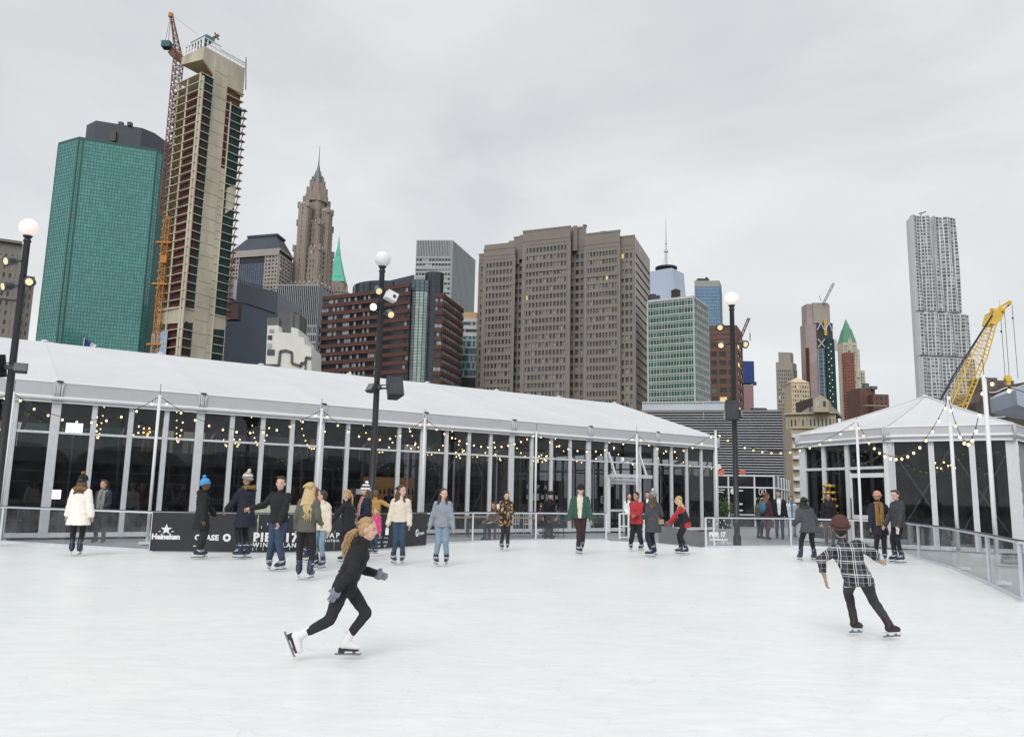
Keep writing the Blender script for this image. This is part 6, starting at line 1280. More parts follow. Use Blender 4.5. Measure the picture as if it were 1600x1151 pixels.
        for k in range(n_s if st!='pony' else 0):
            a=math.pi*(k+.5)/n_s; x=math.cos(a)*1.0; bx=.086*x; p0=H(bx*.8,-.03-.05*math.sin(a),.06); p1=H(bx*1.12,-.035-.065*math.sin(a),-.06); p2=neck+sv*(x*.115*s)-fw*((.03+.10*math.sin(a))*s)-up*(.02*s)
            if abs(x)>.75 and k%2: p2=neck+sv*(x*.11*s)+fw*(.09*s)-up*.04*s
            j=random.uniform(-.015,.015); p3=p2-V(0,0,1)*(e_*.5*s)+sv*j; p4=p2-V(0,0,1)*(e_*random.uniform(.75,1.05)*s)+sv*(j*2-x*.02)+fw*random.uniform(-.01,.01); b.tube([p0,p1,p2,p3,p4],[.012*s,.015*s,.016*s,.014*s,.003*s],5)
        if st in('curly','pony','longback','long') and not hat:
            for k in range(34):
                a=math.pi*(k+.5)/34; jx=math.cos(a); fr=H(jx*.058,.052-.03*abs(jx),.088-.05*abs(jx)+random.uniform(-.006,.006)); pts=[]
                for t_ in (0,.25,.5,.75,1):
                    ph=t_*(2.1 if st in('curly','pony') else 2.4)+.75; rr_=random.uniform(.99,1.05); pts.append(H(jx*.083*math.sin(min(ph,2.2)*.72)*rr_*(1-.55*t_*t_*(1 if st in('curly','pony') else 0)),-.022+.094*math.cos(ph)*rr_,.036+.093*math.sin(ph)*math.sqrt(max(.02,1-.75*jx*jx))*rr_))
                b.tube(pts,[.003*h,.006*h,.007*h,.006*h,.004*h],4)
        if st=='pony':
            r0=H(0,-.105,.035)
            for k in range(26): a=k*2.4; rr=.022*math.sqrt(k/26)*s; o_=sv*math.cos(a)*rr+up*math.sin(a)*rr; b.tube([r0+o_,r0+o_-fw*.05*s-V(0,0,.05*s),r0-fw*.06*s-V(0,0,.16*s)+o_*1.8,r0-fw*.05*s-V(0,0,(e_)*s)+o_*.8],[.010*s,.012*s,.010*s,.003*s],5)
        if st=='curly':
            r0=H(0,-.098,.0)
            for k in range(120):
                a=k*2.4; rr=.046*math.sqrt(k/120); t0=random.uniform(.72,1.05); pts=[]
                for j in range(12):
                    t=j/11*t0; sp=.22+1.2*math.sin(math.pi*min(1,t*.85+.12)); w=.016*math.sin(t*19+k*1.7); w2=.014*math.cos(t*17+k); pts.append(r0-fw*((.01+.10*math.sin(t*2.3))*s)-V(0,0,1)*((.20*t+.32*t*t)*s)-V(0,1,0)*(.05*t*s)+V(1,0,0)*((math.cos(a)*rr*sp+w)*s)+V(0,1,0)*((math.sin(a)*rr*sp+w2)*s))
                b.tube(pts,[.005*s]+[.0066*s]*10+[.0015*s],5)
        b.m=[0]*len(b.f); b.build('hair',hcol,root,True)
    if hat:
        hm=hat[0]; q=MB(); hk=hat[1] if len(hat)>1 else 'beanie'
        q.ell(H(0,-.012,.055),(.092*h*hk_,.105*h*hk_,.095*h*hk_),Rh,16,12) if hk!='hood' else q.ell(H(0,-.03,.01),(.105*h,.12*h,.13*h),Rh,16,12)
        b=MB(); vs=[]
        R_2=Rh
        # cut the shell above the brow line
        bb_=remesh(q,.010,1,.003,sd)
        cut=-.0 if hk!='hood' else -.2
        keep=[]
        for f_ in bb_.f:
            c=sum((bb_.v[t] for t in f_),Vector())/len(f_); l=(Ri@(c-hc))/h
            if hk=='hood': ok_=not(l.y>.035 and l.z<.085)
            else: ok_= l.z>.028-.35*max(0,-l.y-.0)
            if ok_: keep.append(f_)
        bb_.f=keep; bb_.m=[0]*len(keep)
        if hk!='hood':
            ring=[H(math.cos(a)*.093*hk_,-.012+math.sin(a)*.106*hk_,.036+ (.10*math.sin(a)*.4 if math.sin(a)<0 else 0)) for a in [k*math.pi/10 for k in range(21)]]; bb_.tube(ring,.016*s,8,mi=1 if len(hat)>2 else 0); 
        mats=[hm]+([hat[2]] if len(hat)>2 else [])
        if hk=='striped':
            for i,f_ in enumerate(bb_.f):
                c=sum((bb_.v[t] for t in f_),Vector())/len(f_); l=(Ri@(c-hc))/h
                if int((l.z+1)*30)%2: bb_.m[i]=1
        bb_.build('hat' if hk!='hood' else 'hood',mats,root,True)
        if hk in('pom','striped'):
            q=MB(); random.seed(4)
            for k in range(14): q.ell(H(random.uniform(-.018,.018),-.03+random.uniform(-.018,.018),.172+random.uniform(-.018,.018)),.024*h,n=7,m=5)
            remesh(q,.009,0,.008,sd,30).build('pompom',hat[3] if len(hat)>3 else hm,root,True)
        if hk=='cap': q=MB(); q.loft([H(0,.05,.045),H(0,.11,.040),H(0,.155,.030)],[.07*h,.068*h,.05*h],[.012*h,.008*h,.005*h],Rh@V(1,0,0)); q.build('peak',hm,root,True)
    if gloves:
        for i in (0,1):
            q=MB(); hd=(WR[i]-EL[i]).normalized()
            if len(hands[i])>3: hd=Vector(hands[i][3:6]).normalized()
            fb=hand(q,WR[i],hd,sv*(1 if i==0 else -1),s*1.12,i,curl if not isinstance(curl,tuple) else curl[i],fat=1.42); q.caps(WR[i]-hd*.05*s,WR[i]+hd*.01*s,.036*s,.034*s)
            b=remesh(q,.007,1); b0=len(b.v); b.v+=fb.v; b.f+=[[b0+t for t in f_] for f_ in fb.f]; b.m=[0]*len(b.f); b.build('glove',gloves,root,True)
    if legs:
        for i,ft in enumerate(feet): skate(root,ANK[i],math.radians(ft[3]),math.radians(ft[4]),s,kind,skz,0,(KN[i]-ANK[i]).normalized())
    J=dict(root=root,H=H,neck=neck,pel=pel,up=up,sv=sv,fw=fw,SH=SH,EL=EL,WR=WR,KN=KN,ANK=ANK,s=s,HIP=HIP)
    if extra: extra(J)
    return J
FUR=mat('tan_fur',(.26,.16,.06),.95,0,.1,.4,40,.8,150)
BK=fab('black_cloth',(36,36,40)); NV=fab('navy_cloth',(34,38,54)); JEAN=fab('blue_denim',(44,64,92)); LJ=fab('pale_denim',(104,130,150)); DK=fab('charcoal_leggings',(42,42,46)); CRM=fab('cream_wool',(204,190,166),1.2); OW=fab('off_white_coat',(222,214,202),1.25); OLV=fab('olive_grey_cloth',(84,84,74)); GRN=fab('bottle_green_jacket',(44,84,70)); RED=fab('red_cloth',(178,26,36)); PB=fab('pale_blue_grey_jacket',(120,128,142)); WINE=fab('maroon_cloth',(78,40,50)); GREYC=fab('grey_cloth',(120,120,124)); WHT=fab('white_cloth',(214,216,220),1.2); PINK=fab('hot_pink_cloth',(222,20,112)); MUS=fab('mustard_cloth',(170,120,44)); TEAL=fab('teal_cloth',(40,110,140)); BLU=fab('bright_blue_knit',(30,140,210)); BRB=fab('maroon_knit',(88,50,48),1.3,.95,.25,60,.6); ORG=fab('orange_cloth',(206,104,40)); KHK=fab('khaki_cloth',(110,104,66))
def checker(name,cols,sc,rot=0):
    """woven check: light bars in two directions over a dark ground"""
    m=bpy.data.materials.new(name); m.use_nodes=True; t=m.node_tree; p=t.nodes['Principled BSDF']; p.inputs['Roughness'].default_value=.9; N=t.nodes.new; L=t.links.new
    tcn=N('ShaderNodeTexCoord'); sx=N('ShaderNodeSeparateXYZ'); mp=N('ShaderNodeMapping'); mp.inputs['Rotation'].default_value=(0,rot,0); L(tcn.outputs['Object'],mp.inputs[0]); L(mp.outputs[0],sx.inputs[0]); prev=None
    base=None
    def band(ax,per,off,w):
        a=N('ShaderNodeMath'); a.operation='MULTIPLY_ADD'; a.inputs[1].default_value=1/per; a.inputs[2].default_value=off; L(sx.outputs[ax],a.inputs[0]); f=N('ShaderNodeMath'); f.operation='FRACT'; L(a.outputs[0],f.inputs[0]); c=N('ShaderNodeMath'); c.operation='LESS_THAN'; c.inputs[1].default_value=w; L(f.outputs[0],c.inputs[0]); return c.outputs[0]
    cur=None
    for (ax,off,w,col,fac) in cols[1:]:
        mx=N('ShaderNodeMix'); mx.data_type='RGBA'; mu=N('ShaderNodeMath'); mu.operation='MULTIPLY'; mu.inputs[1].default_value=fac; L(band(ax,sc,off,w),mu.inputs[0]); L(mu.outputs[0],mx.inputs[0])
        if cur is None: mx.inputs[6].default_value=(*cols[0],1)
        else: L(cur,mx.inputs[6])
        mx.inputs[7].default_value=(*col,1); cur=mx.outputs[2]
    L(cur,p.inputs['Base Color']); return m
PLAID=checker('black_white_plaid',[(.016,.016,.02),(0,.0,.34,(.07,.075,.09),.6),(2,.1,.30,(.07,.075,.09),.6),(0,.08,.045,(.70,.70,.70),.9),(0,.24,.045,(.70,.70,.70),.9),(2,.0,.05,(.74,.74,.74),.95),(2,.16,.035,(.6,.6,.6),.9),(0,.66,.03,(.35,.37,.42),.8),(2,.6,.03,(.35,.37,.42),.7)],.15)
RPLAID=checker('red_white_plaid',[(.55,.53,.52),(0,.0,.35,(.45,.04,.05),.9),(2,.1,.4,(.40,.05,.06),.7),(2,.5,.12,(.02,.02,.02),.9),(0,.6,.1,(.02,.02,.02),.8)],.075)
MPLAID=checker('mustard_check',[(.30,.17,.05),(0,.0,.3,(.10,.06,.03),.7),(2,.1,.3,(.12,.07,.03),.7)],.06)
CAMO=mat('dappled_camo',(.12,.075,.04),.9,0,.2,0)
t=CAMO.node_tree; n=t.nodes.new('ShaderNodeTexVoronoi'); n.inputs['Scale'].default_value=17; tcn=t.nodes.new('ShaderNodeTexCoord'); t.links.new(tcn.outputs['Object'],n.inputs['Vector']); r=t.nodes.new('ShaderNodeValToRGB'); r.color_ramp.interpolation='CONSTANT'; sp=t.nodes.new('ShaderNodeSeparateColor'); t.links.new(n.outputs['Color'],sp.inputs[0]); t.links.new(sp.outputs[0],r.inputs[0]); e=r.color_ramp.elements; e[0].color=(.035,.025,.018,1); e[1].position=.45; e[1].color=(.16,.10,.05,1); x=e.new(.72); x.color=(.34,.24,.12,1); x=e.new(.9); x.color=(.55,.45,.3,1); t.links.new(r.outputs[0],t.nodes['Principled BSDF'].inputs['Base Color'])
ZZ=Vector((0,0,1))
# ---- the two skaters in front
def girl(J):
    r,s=J['root'],J['s']; q=MB(); w=J['WR'][1]; 
    hd=(J['WR'][1]-J['EL'][1]).normalized(); q.tube([w-hd*.055*s,w-hd*.02*s],[.044*s,.044*s],12); q.build('cuff_band',RED,r,True)
    q=MB(); e=J['SH'][0].lerp(J['EL'][0],.75); d=(J['EL'][0]-J['SH'][0]).normalized(); q.tube([e,e+d*.022*s],[.072*s,.071*s],14); q.build('sleeve_stripe',WHT,r,True)
    q=MB(); c=J['pel']+J['up']*.12*s-J['fw']*.125*s+J['sv']*.03; q.ell(c,(.02,.012,.02),n=8,m=6); q.build('patch',RED,r,True)
gb=atz(541,1033,0)
G=person(541,1033,812,-90,'girl with curly blonde ponytail, black hoodie, grey gloves and white skates striding right',s=.80,hs=1.16,lean=22,hipz=.765,hipy=-.06,
  feet=((-.06,-.03,0,0,0),(.09,-.55,.07,-6,-64)),hands=((-.30,.235,.88,0,1,-.30),(.25,-.09,.745,0,-.5,-.85)),armpole=((-.5,-.6,-1),(.6,.3,-.3)),look=-6,nod=4,kneepole=((0,1,0),(0,1,-.1)),
  trouser=DK,top_m=BK,hem=.13,fat=.030,hair=('curly','gold'),collar='hood',gloves=fab('grey_glove_knit',(118,118,134),1.2),kind='figure',vox=.010,curl=(.25,.25),extra=girl,base=gb)
def plaid(J): pass
pb=atz(1362,1000,0)
Pm=person(1362,1000,812,-6,'person in maroon beanie and black and white plaid shirt skating away, leaning left',skin='mid',s=.85,hs=1.26,hk_=1.1,lean=16,side=-16,hipz=.715,hipx=-.14,hipy=.02,
  feet=((-.14,.26,0,-50,-4),(.25,.0,0,-62,0)),hands=((-.58,.04,.70),(.22,.30,.94,1,.3,-.15)),armpole=((-.9,-.5,0),(1,-.5,-.5)),look=-8,nod=-4,kneepole=((-.72,.69,0),(-.84,.54,0)),
  trouser=fab('faded_black_trousers',(56,52,56)),tfat=.0,top_m=PLAID,hem=.12,fat=.032,loose=.08,sleeve=.55,hair=('short','black'),hat=(BRB,'beanie'),collar=None,kind='dark',vox=.010,base=pb,bulk=1.05,curl=(.5,.8))
# ---- skaters farther out, from the left
def ph(J):   # phone
    q=MB(); q.box(J['WR'][0]+Vector((.03,.10,.05))*J['s'],(.075,.012,.15),Matrix.Rotation(-.5,3,'X')); o=q.build('phone',M['white'],J['root'])
person(117,868,742,0,'person seen from behind in a cream parka with fur collar and black pompom hat',top_m=OW,hem=.30,loose=.5,fat=.045,trouser=BK,collar='fur',hair=('long','brown',.05),hat=(BK,'pom',BK,FUR),hands=((-.30,.03,.78),(.29,.02,.80)),look=-8,feet=((-.09,0,0,30,0),(.09,0,0,12,0)))
person(310,873,748,-62,'skater in a bright blue knit hat and long black coat, smiling to the right',skin='dark',top_m=BK,hem=.33,loose=.25,fat=.040,trouser=DK,tfat=.02,collar='hood',hat=(BLU,'pom',BLU,BLU),hands=((-.22,.32,.88),(.24,.02,.72)),feet=((-.10,.02,0,-6,0),(.10,-.06,0,-4,0)))
person(379,873,739,62,'skater in a cream bobble hat and long navy coat with tan fur hood, facing left',skin='mid',top_m=NV,hem=.32,loose=.3,fat=.045,trouser=BK,collar='fur',hat=(CRM,'striped',GREYC,CRM),hands=((-.20,.38,.92),(.22,.34,.90)),feet=((-.09,0,0,6,0),(.09,-.04,0,0,0)))
person(432,892,747,168,'dark-haired man in black zip jacket and blue jeans holding one arm out to the left',top_m=BK,hem=.06,fat=.036,trouser=JEAN,tfat=.010,hair=('short','darkbrown'),look=14,feet=((-.12,.02,0,-22,0),(.20,-.05,0,38,0)),hands=((-.10,.20,.84),(.60,.05,1.10)),armpole=((-.8,-.4,-.5),(.2,-.8,-.6)),curl=.9,bulk=1.05,hipx=.02)
person(474,906,756,-6,'woman seen from behind with very long blonde hair and olive grey jacket',top_m=OLV,hem=.10,fat=.028,trouser=BK,hair=('longback','paleblonde',.42),look=-25,feet=((-.11,.03,0,26,0),(.13,-.02,0,-4,0)),hands=((-.24,.10,.86),(.24,.14,.95)),side=3)
person(499,890,768,150,'person with dark hair in a cream sheepskin jacket and pale jeans behind the long-haired woman',top_m=CRM,hem=.10,fat=.045,trouser=LJ,collar='hood',hair=('short','darkbrown'),look=-55,feet=((-.10,0,0,10,0),(.11,0,0,-10,0)))
person(484,878,762,40,'reddish-haired person mostly hidden behind the long-haired woman in olive',top_m=BK,hem=.05,trouser=BK,hair=('long','auburn',.12),look=30)
person(541,880,767,75,'blonde woman with ponytail and white bag strap on a black coat, facing left',top_m=BK,hem=.22,fat=.034,trouser=BK,hair=('pony','gold',.30),hands=((-.26,.36,.92),(.24,.10,.84)),side=0,lean=6,
  extra=lambda J:(lambda q:(q.tube([J['neck']+J['sv']*.10*J['s']+J['fw']*.02,J['pel']+J['up']*.36*J['s']+J['fw']*.168*J['s'],J['pel']+J['up']*.15*J['s']+J['fw']*.16*J['s']-J['sv']*.12*J['s']],.012,5),q.build('bag_strap',M['white'],J['root'],True)))(MB()))
person(567,876,757,115,'woman in navy and white pompom hat and red tartan scarf over a dark quilted coat',top_m=NV,hem=.26,fat=.045,trouser=JEAN,hair=('long','brown',.22),hat=(NV,'striped',WHT,WHT),scarf=RPLAID,look=10,hands=((-.25,.20,.90),(.28,.05,.84)),collar=None)
person(585,868,795,150,'small child in a hot pink vest and dark jeans behind the tartan scarf',top_m=PINK,hem=.20,loose=.4,fat=.05,trouser=JEAN,hair=('long','blonde',.12),vox=.011,feet=((-.10,0,0,10,0),(.10,0,0,-25,0)))
person(597,858,765,172,'person in a mustard sweater reaching right, half hidden behind the striped hat',skin='dark',top_m=MUS,hem=.05,trouser=BK,hair=('short','black'),hands=((-.60,.12,1.02),(.24,.05,.84)),hipx=.28)
person(622,882,760,178,'woman in a cream fleece jacket and dark blue jeans looking left, phone in her hand',top_m=CRM,hem=.02,fat=.042,trouser=JEAN,hair=('long','brown',.06),look=60,collar='hood',hands=((-.24,.08,.84),(.27,.06,.80)),feet=((-.10,0,0,-2,0),(.12,.02,0,32,0)),
  extra=lambda J:(lambda q:(q.box(J['WR'][1]+Vector((.01,.04,-.16)),(.07,.014,.15)),q.build('phone',M['white'],J['root'])))(MB()))
person(689,884,765,176,'girl with long dark hair in a pale blue-grey jacket and light blue jeans',skin='light',top_m=PB,hem=.08,fat=.040,trouser=LJ,hair=('long','darkbrown',.24),look=26,tilt=-5,hands=((-.28,.10,.80),(.30,.04,.82)),feet=((-.13,.0,0,-2,0),(.13,.02,0,28,0)),tfat=.006)
person(789,860,769,170,'woman in a brown dappled camouflage coat looking at her phone',top_m=CAMO,hem=.24,fat=.042,trouser=DK,hair=('long','black',.18),look=32,nod=14,collar='hood',hands=((-.16,.24,1.04),(.20,.26,1.18)),feet=((-.08,0,0,10,0),(.12,0,0,30,0)),extra=lambda J:(lambda q:(q.box(J['WR'][1]+Vector((-.02,.09,.07)),(.08,.014,.15),Matrix.Rotation(-.5,3,'X')),q.build('phone',M['white'],J['root'])))(MB()))
person(906,866,757,172,'man in black beanie and open bottle green jacket over a cream hoodie',top_m=GRN,hem=.05,fat=.046,trouser=fab('dark_plum_trousers',(56,36,42)),tfat=.006,stripe=(CRM,.075),collar='hood',hat=(BK,'beanie'),look=22,nod=10,hands=((-.30,.08,.80),(.30,.06,.78)),feet=((-.06,-.30,.16,0,-40),(.04,.02,0,35,0)),bulk=1.05)
person(995,861,770,158,'man in a bright red jacket and black trousers holding his hands together',skin='mid',top_m=RED,hem=.16,fat=.042,trouser=BK,tfat=.014,hair=('short','black'),look=-30,hands=((-.04,.30,1.02),(.06,.32,1.0)),feet=((-.16,0,0,-20,0),(.20,0,0,28,0)))
person(1021,871,768,20,'skater in grey pompom hat and charcoal parka with a small tan shoulder bag',top_m=fab('charcoal_parka',(62,62,70)),hem=.30,loose=.2,fat=.048,trouser=NV,tfat=.008,hair=('long','brown',.2),hat=(GREYC,'pom',GREYC,CRM),collar='hood',hands=((-.18,.25,1.0),(.26,.22,1.0)),look=-60,feet=((-.06,0,0,60,0),(.10,.12,.03,20,0)),stripe=(OLV,.11),
  extra=lambda J:(lambda q:(q.box(J['pel']+Vector((.16,-.15,.0))*J['s'],(.16,.07,.13)),q.tube([J['pel']+Vector((.12,-.15,.06))*J['s'],J['SH'][0]-J['fw']*.12*J['s'],J['neck']+J['sv']*.03],.01,5),q.build('shoulder_bag',fab('tan_leather',(150,120,90)),J['root'])))(MB()))
person(1067,867,773,78,'blonde woman in a red top with a black vest leaning forward',top_m=RED,hem=.14,fat=.030,trouser=BK,hair=('long','paleblonde',.30),lean=20,hipy=-.10,hipz=.86,hands=((-.25,.42,.86),(.22,.34,.82)),gloves=fab('grey_mitten',(90,92,100)),feet=((-.10,-.10,0,-2,0),(.11,.06,0,12,0)),
  extra=lambda J:(lambda q:(q.loft([J['pel']+J['up']*.0*J['s'],J['pel']+J['up']*.14*J['s'],J['pel']+J['up']*.28*J['s'],J['pel']+J['up']*.42*J['s']],[.20*J['s'],.185*J['s'],.195*J['s'],.17*J['s']],[.155*J['s'],.145*J['s'],.152*J['s'],.12*J['s']],J['sv'],18),remesh(q,.013,2,.006,3).build('vest',BK,J['root'],True)))(MB()))
person(1262,877,773,6,'person with long dark hair in a loose charcoal coat bending forward, back turned',top_m=fab('charcoal_wrap',(66,66,74)),hem=.20,loose=.6,fat=.05,trouser=BK,hair=('long','black',.22),lean=30,hipy=-.16,hipz=.88,hands=((-.26,.20,.90),(.32,.12,.80)),feet=((-.20,0,0,0,0),(.20,0,0,0,0)),nod=-12)
person(1376,877,768,168,'bearded man in pink beanie, mustard check scarf and long navy coat',skin='mid',top_m=NV,hem=.30,loose=.15,fat=.042,trouser=BK,hair=('under','black',.0) if False else None,hat=(fab('salmon_knit',(196,120,104)),'beanie'),scarf=MPLAID,look=-18,hands=((-.42,.16,.96),(.22,.08,.82)),gloves=None,feet=((-.11,0,0,-8,0),(.11,0,0,8,0)),
  extra=lambda J:(lambda q:(q.ell(J['H'](0,.045,-.075),(.045*J['s'],.042*J['s'],.035*J['s'])),remesh(q,.009,1,.004,2).build('beard',hairm('black'),J['root'],True)))(MB()))
person(1407,880,767,100,'dark-haired man in glasses and a charcoal hooded jacket facing left, white ticket in hand',top_m=fab('charcoal_shell',(58,58,64)),hem=.10,fat=.042,trouser=BK,hair=('short','darkbrown'),collar='hood',nod=14,look=6,hands=((-.24,.16,.84),(.24,.20,.86)),feet=((-.09,.02,0,-6,0),(.09,.08,0,6,0)),
  extra=lambda J:(lambda q:(q.box(J['WR'][0]+Vector((0,.05,-.13)),(.10,.01,.17)),q.build('ticket',M['white'],J['root'])))(MB()))
# ---- onlookers outside the fence
Z1=.0
person(155,846,751,182,'woman in a dark cardigan and grey scarf standing behind the glass fence at the left',top_m=fab('dark_cardigan',(56,58,64)),hem=.06,fat=.036,trouser=BK,hair=('short','brown'),look=-30,scarf=GREYC,hands=((-.12,.22,.95),(.14,.22,.93)),kind='shoe',collar=None)
person(1297,851,772,172,'woman with long black hair and dark coat behind the fence at the small tent',skin='mid',top_m=BK,hem=.25,fat=.04,trouser=BK,hair=('long','black',.28),look=-14,kind='shoe')
person(1219,841,768,160,'man in a navy jacket over a white shirt walking behind the right fence',top_m=NV,hem=.05,fat=.04,trouser=JEAN,stripe=(WHT,.07),hair=('short','darkbrown'),look=-12,kind='shoe',feet=((-.10,.12,0,0,0),(.11,-.12,.02,0,0)))
person(1199,842,771,-60,'curly-haired woman with a teal backpack walking left of the navy jacket man',top_m=WINE,hem=.15,fat=.036,trouser=WINE,hair=('long','auburn',.12),look=-20,kind='shoe',feet=((-.10,.14,0,0,0),(.11,-.14,.02,0,0)),
  extra=lambda J:(lambda q:(q.ell(J['pel']+J['up']*.28*J['s']-J['fw']*.20*J['s'],(.15*J['s'],.10*J['s'],.23*J['s'])),q.build('backpack',TEAL,J['root'],True)))(MB()))
person(1187,840,778,-70,'person in dark olive behind the teal backpack',top_m=OLV,hem=.1,trouser=BK,hair=('short','black'),kind='shoe')
person(1238,838,776,170,'distant person in pale blue and white clothing near the stair rail',top_m=WHT,hem=.1,trouser=LJ,hair=('short','brown'),kind='shoe',stripe=(BLU,.05))
person(983,838,772,178,'woman in white top and sunglasses behind the red jacket',top_m=WHT,hem=.03,trouser=BK,hair=('long','darkbrown',.12),kind='shoe',hands=((-.1,.25,.98),(.12,.25,.95)))
person(1012,838,769,165,'man in dark suit with white collar behind the red jacket',top_m=BK,hem=.08,trouser=BK,stripe=(WHT,.04),hair=('short','black'),kind='shoe')
person(857,842,765,205,'stooping person in black cap and black coat by the tent tables',top_m=BK,hem=.15,fat=.04,trouser=BK,hat=(BK,'beanie'),lean=22,hipz=.88,hipy=-.1,kind='shoe',look=-10)
def seated(px,py,h_top,yaw,label,tm,tr,hr,skin='light'):
    base=atz(px,py,0); s=1.0
    J=person(px,py,h_top,yaw,label,skin=skin,s=s,hipz=.50,hipy=-.12,lean=8,feet=((-.12,.34,0,0,0),(.12,.34,0,0,0)),hands=((-.20,.25,.62),(.20,.25,.62)),top_m=tm,hem=.03,fat=.034,trouser=tr,hair=hr,kind='shoe',base=base)
    c=thing('chair','dark metal chair under the '+label.split(' seated')[0],'chair',base,math.radians(yaw)); OFF[c.name]=Vector(); q=MB(); q.box((0,-.12,.40),(.42,.42,.04)); q.build('seat',M['dark'],c)
    for i in (-1,1):
        for j in (-1,1): q=MB(); q.bar((i*.19,-.12+j*.19,0),(i*.19,-.12+j*.19,.40),.025); q.build('leg',M['dark'],c)
    q=MB()
    for k in range(5): q.bar((-.18+.09*k,-.33,.42),(-.18+.09*k,-.36,.82),.016)
    q.bar((-.2,-.36,.83),(.2,-.36,.83),.03); q.build('backrest',M['dark'],c); return J
seated(866,838,790,120,'man in grey-green jacket seated at a bistro table near the tent',OLV,BK,('short','black'))
seated(846,838,790,-100,'person with maroon sweater seated under the standing black cap',WINE,BK,('short','darkbrown'))
seated(770,842,790,140,'young person in brown and orange clothing seated behind the patterned coat',fab('brown_cloth',(96,60,52)),BK,('short','brown'),'mid')
def table(px,py,label,m=None):
    b=atz(px,py,0); t_=thing('table',label,'table',b); q=MB(); q.box(b+Z*.73,(1.3,.7,.035)); q.build('table_top',M['wood'],t_)
    for sx_ in (-1,1):
        for sy_ in (-1,1): q=MB(); q.bar(b+Vector((sx_*.58,sy_*.28,0)),b+Vector((sx_*.58,sy_*.28,.72)),.04); q.build('leg',M['dark'],t_)
M['wood']=mat('table_wood',(.40,.27,.15),.6,0,.4,.15,3,stretch=(1,8,1))
table(708,838,'wooden table right of the pale blue jacket, behind the glass'); table(813,838,'wooden table behind the glass between the patterned coat and black cap'); table(752,836,'wooden table beside the seated young person')
def chair(px,py,yaw,label,m):
    b=atz(px,py,0); c=thing('chair',label,'chair',b,math.radians(yaw),'wire chairs at the tables'); OFF[c.name]=Vector(); q=MB(); q.box((0,0,.45),(.42,.42,.03)); q.build('seat',m,c)
    for i in (-1,1):
        for j in (-1,1): q=MB(); q.bar((i*.19,j*.19,0),(i*.19,j*.19,.45),.022); q.build('leg',m,c)
    q=MB()
    for k in range(6): q.bar((-.19+.076*k,-.2,.46),(-.19+.076*k,-.22,.86),.014)
    q.bar((-.2,-.22,.86),(.2,-.22,.86),.025); q.build('backrest',m,c)
chair(700,836,200,'pale wire chair left behind the glass beside the wooden table',M['alu']); chair(801,836,160,'pale wire chair behind the patterned coat',M['alu']); chair(826,836,190,'pale wire chair right of the table near the black cap',M['alu']); chair(782,840,30,'red metal chair beside the patterned coat',RED)
# ---- inside the long tent
def inside(t,b,yaw,label,tm,tr,hr,skin='light',hat=None,h=1.72,**k):
    P_=tp(t,b,.04); return person(0,0,0,yaw,label,skin=skin,s=h/1.70,top_m=tm,trouser=tr,hair=hr,hat=hat,kind='shoe',base=P_,vox=.018,zoff=.04,**k)
inside(.45,1.6,150,'person in bright blue shirt inside the tent at the left',fab('royal_blue_cloth',(30,80,190)),BK,('short','black'),hands=((-.4,.2,1.0),(.24,.05,.8)))
inside(.72,2.2,200,'person in orange-brown top inside the tent by the second pole',fab('rust_cloth',(130,64,40)),BK,('short','brown'))
inside(.62,1.5,170,'person in white shirt inside the tent, left part',WHT,BK,('short','darkbrown'))
inside(1.05,2.5,190,'person in dark red inside the tent behind the blue hat',WINE,BK,('long','black',.1))
inside(1.95,1.8,160,'person in beige inside the tent behind the long blonde hair',KHK,BK,('short','brown'))
inside(2.62,2.6,180,'person in bright orange top inside the tent behind the middle lamp post',MUS,BK,('short','black'),skin='mid')
inside(2.70,3.2,170,'person in orange-red beside the bright orange top in the tent',ORG,BK,('short','black'))
inside(3.02,3.0,200,'person in dark clothing inside the tent behind the cream fleece jacket',BK,BK,('short','black'))
inside(5.15,1.2,180,'person with pale arm in dark red inside the tent behind the green jacket',WINE,BK,('short','brown'))
# camera operator with film camera
cb=tp(2.22,-1.1,0); person(0,0,0,160,'camera operator in black behind a film camera near the middle of the tent',s=1.0,top_m=BK,trouser=BK,hair=('short','black'),kind='shoe',base=cb,hands=((-.1,.36,1.4),(.12,.36,1.35)))
c=cb+Vector((.05,-.45,1.52)); fc=thing('film_camera','black professional film camera with grey monitor on a tripod behind the banner','film camera',(c.x,c.y,0)); q=MB(); q.box(c,(.22,.42,.2)); q.box(c+Vector((0,.05,.14)),(.12,.25,.08)); q.build('body',M['black'],fc); q=MB(); q.tube([c+Vector((0,-.2,0)),c+Vector((0,-.34,0))],[.06,.08],12); q.box(c+Vector((0,-.36,.0)),(.22,.02,.18)); q.build('lens',M['black'],fc); q=MB(); q.box(c+Vector((.30,-.05,.1)),(.30,.03,.19)); q.build('monitor',mat('grey_monitor',(.30,.32,.34),.4),fc)
for k in range(3): q=MB(); a=k*2.1; q.bar(c-Z*.12,Vector((c.x+.5*math.cos(a),c.y+.5*math.sin(a),0)),.04); q.build('leg',M['dark'],fc)
